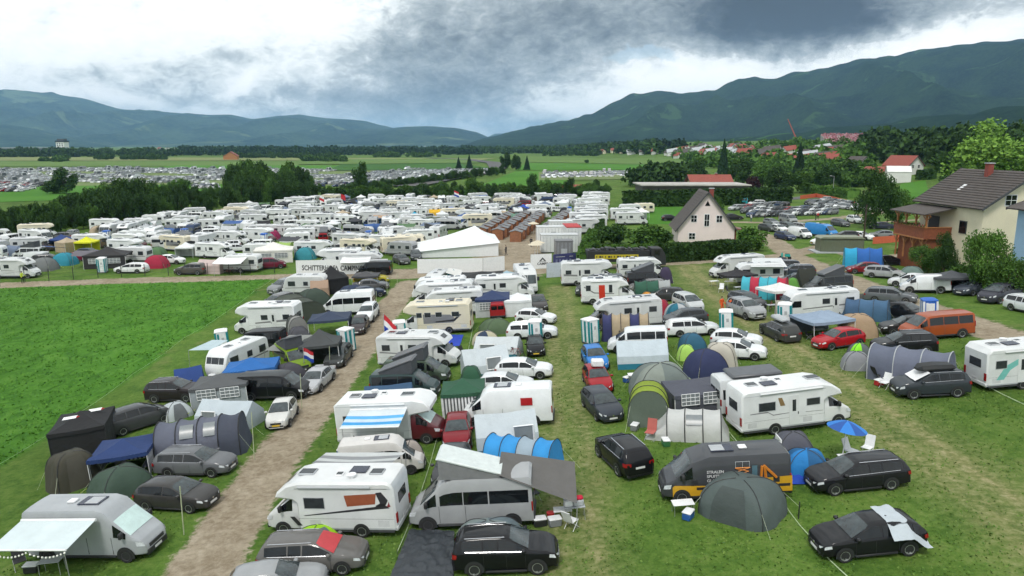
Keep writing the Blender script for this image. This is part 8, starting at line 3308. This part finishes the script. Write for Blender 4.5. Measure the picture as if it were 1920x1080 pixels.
# distant villages, halls and event tents
SHm = {}
for nm, wc, rc in (('a', WHW, ROOFR), ('b', WHW, ROOFG), ('c', CREAMW, ROOFR), ('d', WHW, GREYL)):
 r_ = gable_house('village_house', Vector((0, 0, 0)), 0, 9, 12, 4.5, 8, wc, rc, 'x', .5)
 SHm[nm] = flat(r_, 'village_house')
 for c in list(r_.children): bpy.data.objects.remove(c)
 bpy.data.objects.remove(r_)
nv = 0
for (x0, x1, y0, y1, n, sc_, where) in ((720, 1010, 272, 277, 60, 1.3, 'village at the foot of the far ridge'), (1120, 1250, 283, 289, 22, 1.1, 'hamlet above the far green field'), (1255, 1420, 281, 297, 60, 1.15, 'event village below the forested mountain'), (1440, 1600, 284, 310, 26, 1.1, 'hillside hamlet below the grandstand'),
                                       (60, 700, 281, 284, 26, 1.5, 'valley floor beyond the airfield')):
 for i in range(n):
  px, py = r2.uniform(x0, x1), r2.uniform(y0, y1)
  p = G(px, py)
  o = bpy.data.objects.new('village_house', SHm['abddbbcd'[r2.randrange(8)]])
  COL.objects.link(o)
  o.matrix_world = ground_mat(p.x, p.y, R(r2.uniform(0, 180)), 0, sc_ * r2.uniform(.45, .85))
  tag(o, 'small distant house in the ' + where, 'house', 'houses of the ' + where)
# standing grass: real blades over the meadow and the near turf
GRM = leafmat('grass_blades', (.060, .18, .018), (.11, .25, .038))
GRT = leafmat('turf_blades', (.065, .15, .022), (.17, .26, .06))
for nm, n, x0, x1, y0, y1, sz, m, meadow in (('meadow_grass', 90000, -75, -9, 17, 104, .085, GRM, True), ('turf_grass', 120000, -24, 42, 19, 62, .05, GRT, False)):
 X = rg.uniform(x0, x1, n)
 Y = y0 + (y1 - y0) * rg.uniform(0, 1, n) ** 1.3
 P = np.stack([X, Y], 1)
 ok = lush(P) > .5 if meadow else (lush(P) < .5) & (tracks(P) < .12) & (rg.uniform(0, 1, n) > worn(P) * .8)
 cl = np.array([noise.noise(Vector((a * .5, c * .3, 9))) for a, c in P])
 ok &= rg.uniform(0, 1, n) < .38 + (.55 if meadow else .6) * cl
 P = P[ok]
 c = np.concatenate([P, np.array([[H(a, b_) + sz * .5] for a, b_ in P])], 1)
 v, f = cards(c, sz)
 b = MB()
 b.add(v.tolist(), f, m)
 tag(b.build(nm, smooth=False), kind='stuff')
# airfield tower and hangars
p = G(119, 287)
root = empty('control_tower', p)
b = MB()
b.box(-9, 9, -9, 9, 0, 24, WHW)
b.build('shaft', root)
b = MB()
b.box(-10, 10, -10, 10, 24, 27, GLASS)
b.box(-7, 7, -7, 7, 27, 31, DGREY)
b.build('cab', root)
b = MB()
for i in range(5):
 for j in range(3): b.box(-7 + j * 5.2, -4.5 + j * 5.2, -9.2, -9, 3 + i * 4, 5.4 + i * 4, GLASS)
b.build('window', root)
tag(root, 'white airfield control tower with dark glass cab', 'tower')
for x0, x1, lb in ((-30, 50, 'grey airfield hangar at the left picture edge'), (55, 103, 'grey airfield hangar left of the control tower')):
 A, B = G(x0, 289), G(x1, 289)
 b = MB()
 b.box(0, B.x - A.x, 0, 40, 0, 11, mat('hangar_wall', (.10, .12, .13), rough=.7))
 b.box(-2, B.x - A.x + 2, -2, 42, 11, 13, mat('hangar_roof', (.25, .28, .30), rough=.6))
 q = b.build('hangar')
 q.location = A
 tag(q, lb, 'hangar')
gable_house('village_house', G(432, 300), 15, 16, 24, 5, 10, ORW, ROOFR, 'red roofed farmhouse among trees on the valley floor', .5)
# grandstand on the hillside
p = at(1612, 276, 520)
root = empty('grandstand', p, R(-8))
s = 520 / FPX
b = MB()
b.prism([(-2, -6), (-2, 0), (26, 9), (26, -6)], -16, 16, mat('stand_concrete', (.35, .33, .33)))
b.build('terrace', root)
root.rotation_euler = (0, 0, R(82))
root.scale = (1, 1.25, 1)
CR = leafmat('crowd_clothes', (.30, .06, .08), (.55, .35, .38))
n = 2600
u = rg.uniform(0, 1, n)
v, f = cards(np.stack([-2 + 28 * u, rg.uniform(-16, 16, n), 9 * u + rg.uniform(.3, 1.2, n)], 1), .42)
b = MB()
b.add(v.tolist(), f, CR)
q = b.build('crowd', root, smooth=False)
q['kind'] = 'stuff'
tag(root, 'open grandstand full of red and pink dressed crowd on the hillside', 'grandstand')

for k, o in list(PROTO.items()):       # prototypes that never stood in the scene
 if k not in USED:
  for c in list(o.children_recursive): bpy.data.objects.remove(c)
  bpy.data.objects.remove(o)
# ------------------------------------------------------------------ air of the valley
def haze_box():
 mb = MB()
 zs = [v.co.z for o in bpy.data.objects if o.type == 'MESH' and o.name.startswith(('mountain', 'wooded_hill')) for v in o.data.vertices]
 top = max(zs + [100]) + 25
 mb.box(-24000, 24000, -2200, 26500, -12, top, BLACK)
 o = mb.build('haze', smooth=False)
 m = bpy.data.materials.new('valley_haze')
 m.use_nodes = True
 t = NT(m.node_tree)
 v = t.n('ShaderNodeVolumePrincipled')
 v.inputs['Color'].default_value = (.38, .65, 1.0, 1)
 v.inputs['Density'].default_value = HAZE
 v.inputs['Anisotropy'].default_value = 0.0
 ou = t.n('ShaderNodeOutputMaterial')
 t.l(v.outputs[0], ou.inputs['Volume'])
 o.data.materials.clear()
 o.data.materials.append(m)
 tag(o, kind='stuff')

HAZE = 6.2e-5
haze_box()
sc.cycles.volume_bounces = 2
sc.cycles.max_bounces = 5
sc.cycles.diffuse_bounces = 2
sc.cycles.glossy_bounces = 2
sc.cycles.transmission_bounces = 2
sc.cycles.use_adaptive_sampling = True
sc.cycles.adaptive_threshold = .03
sc.cycles.use_denoising = True
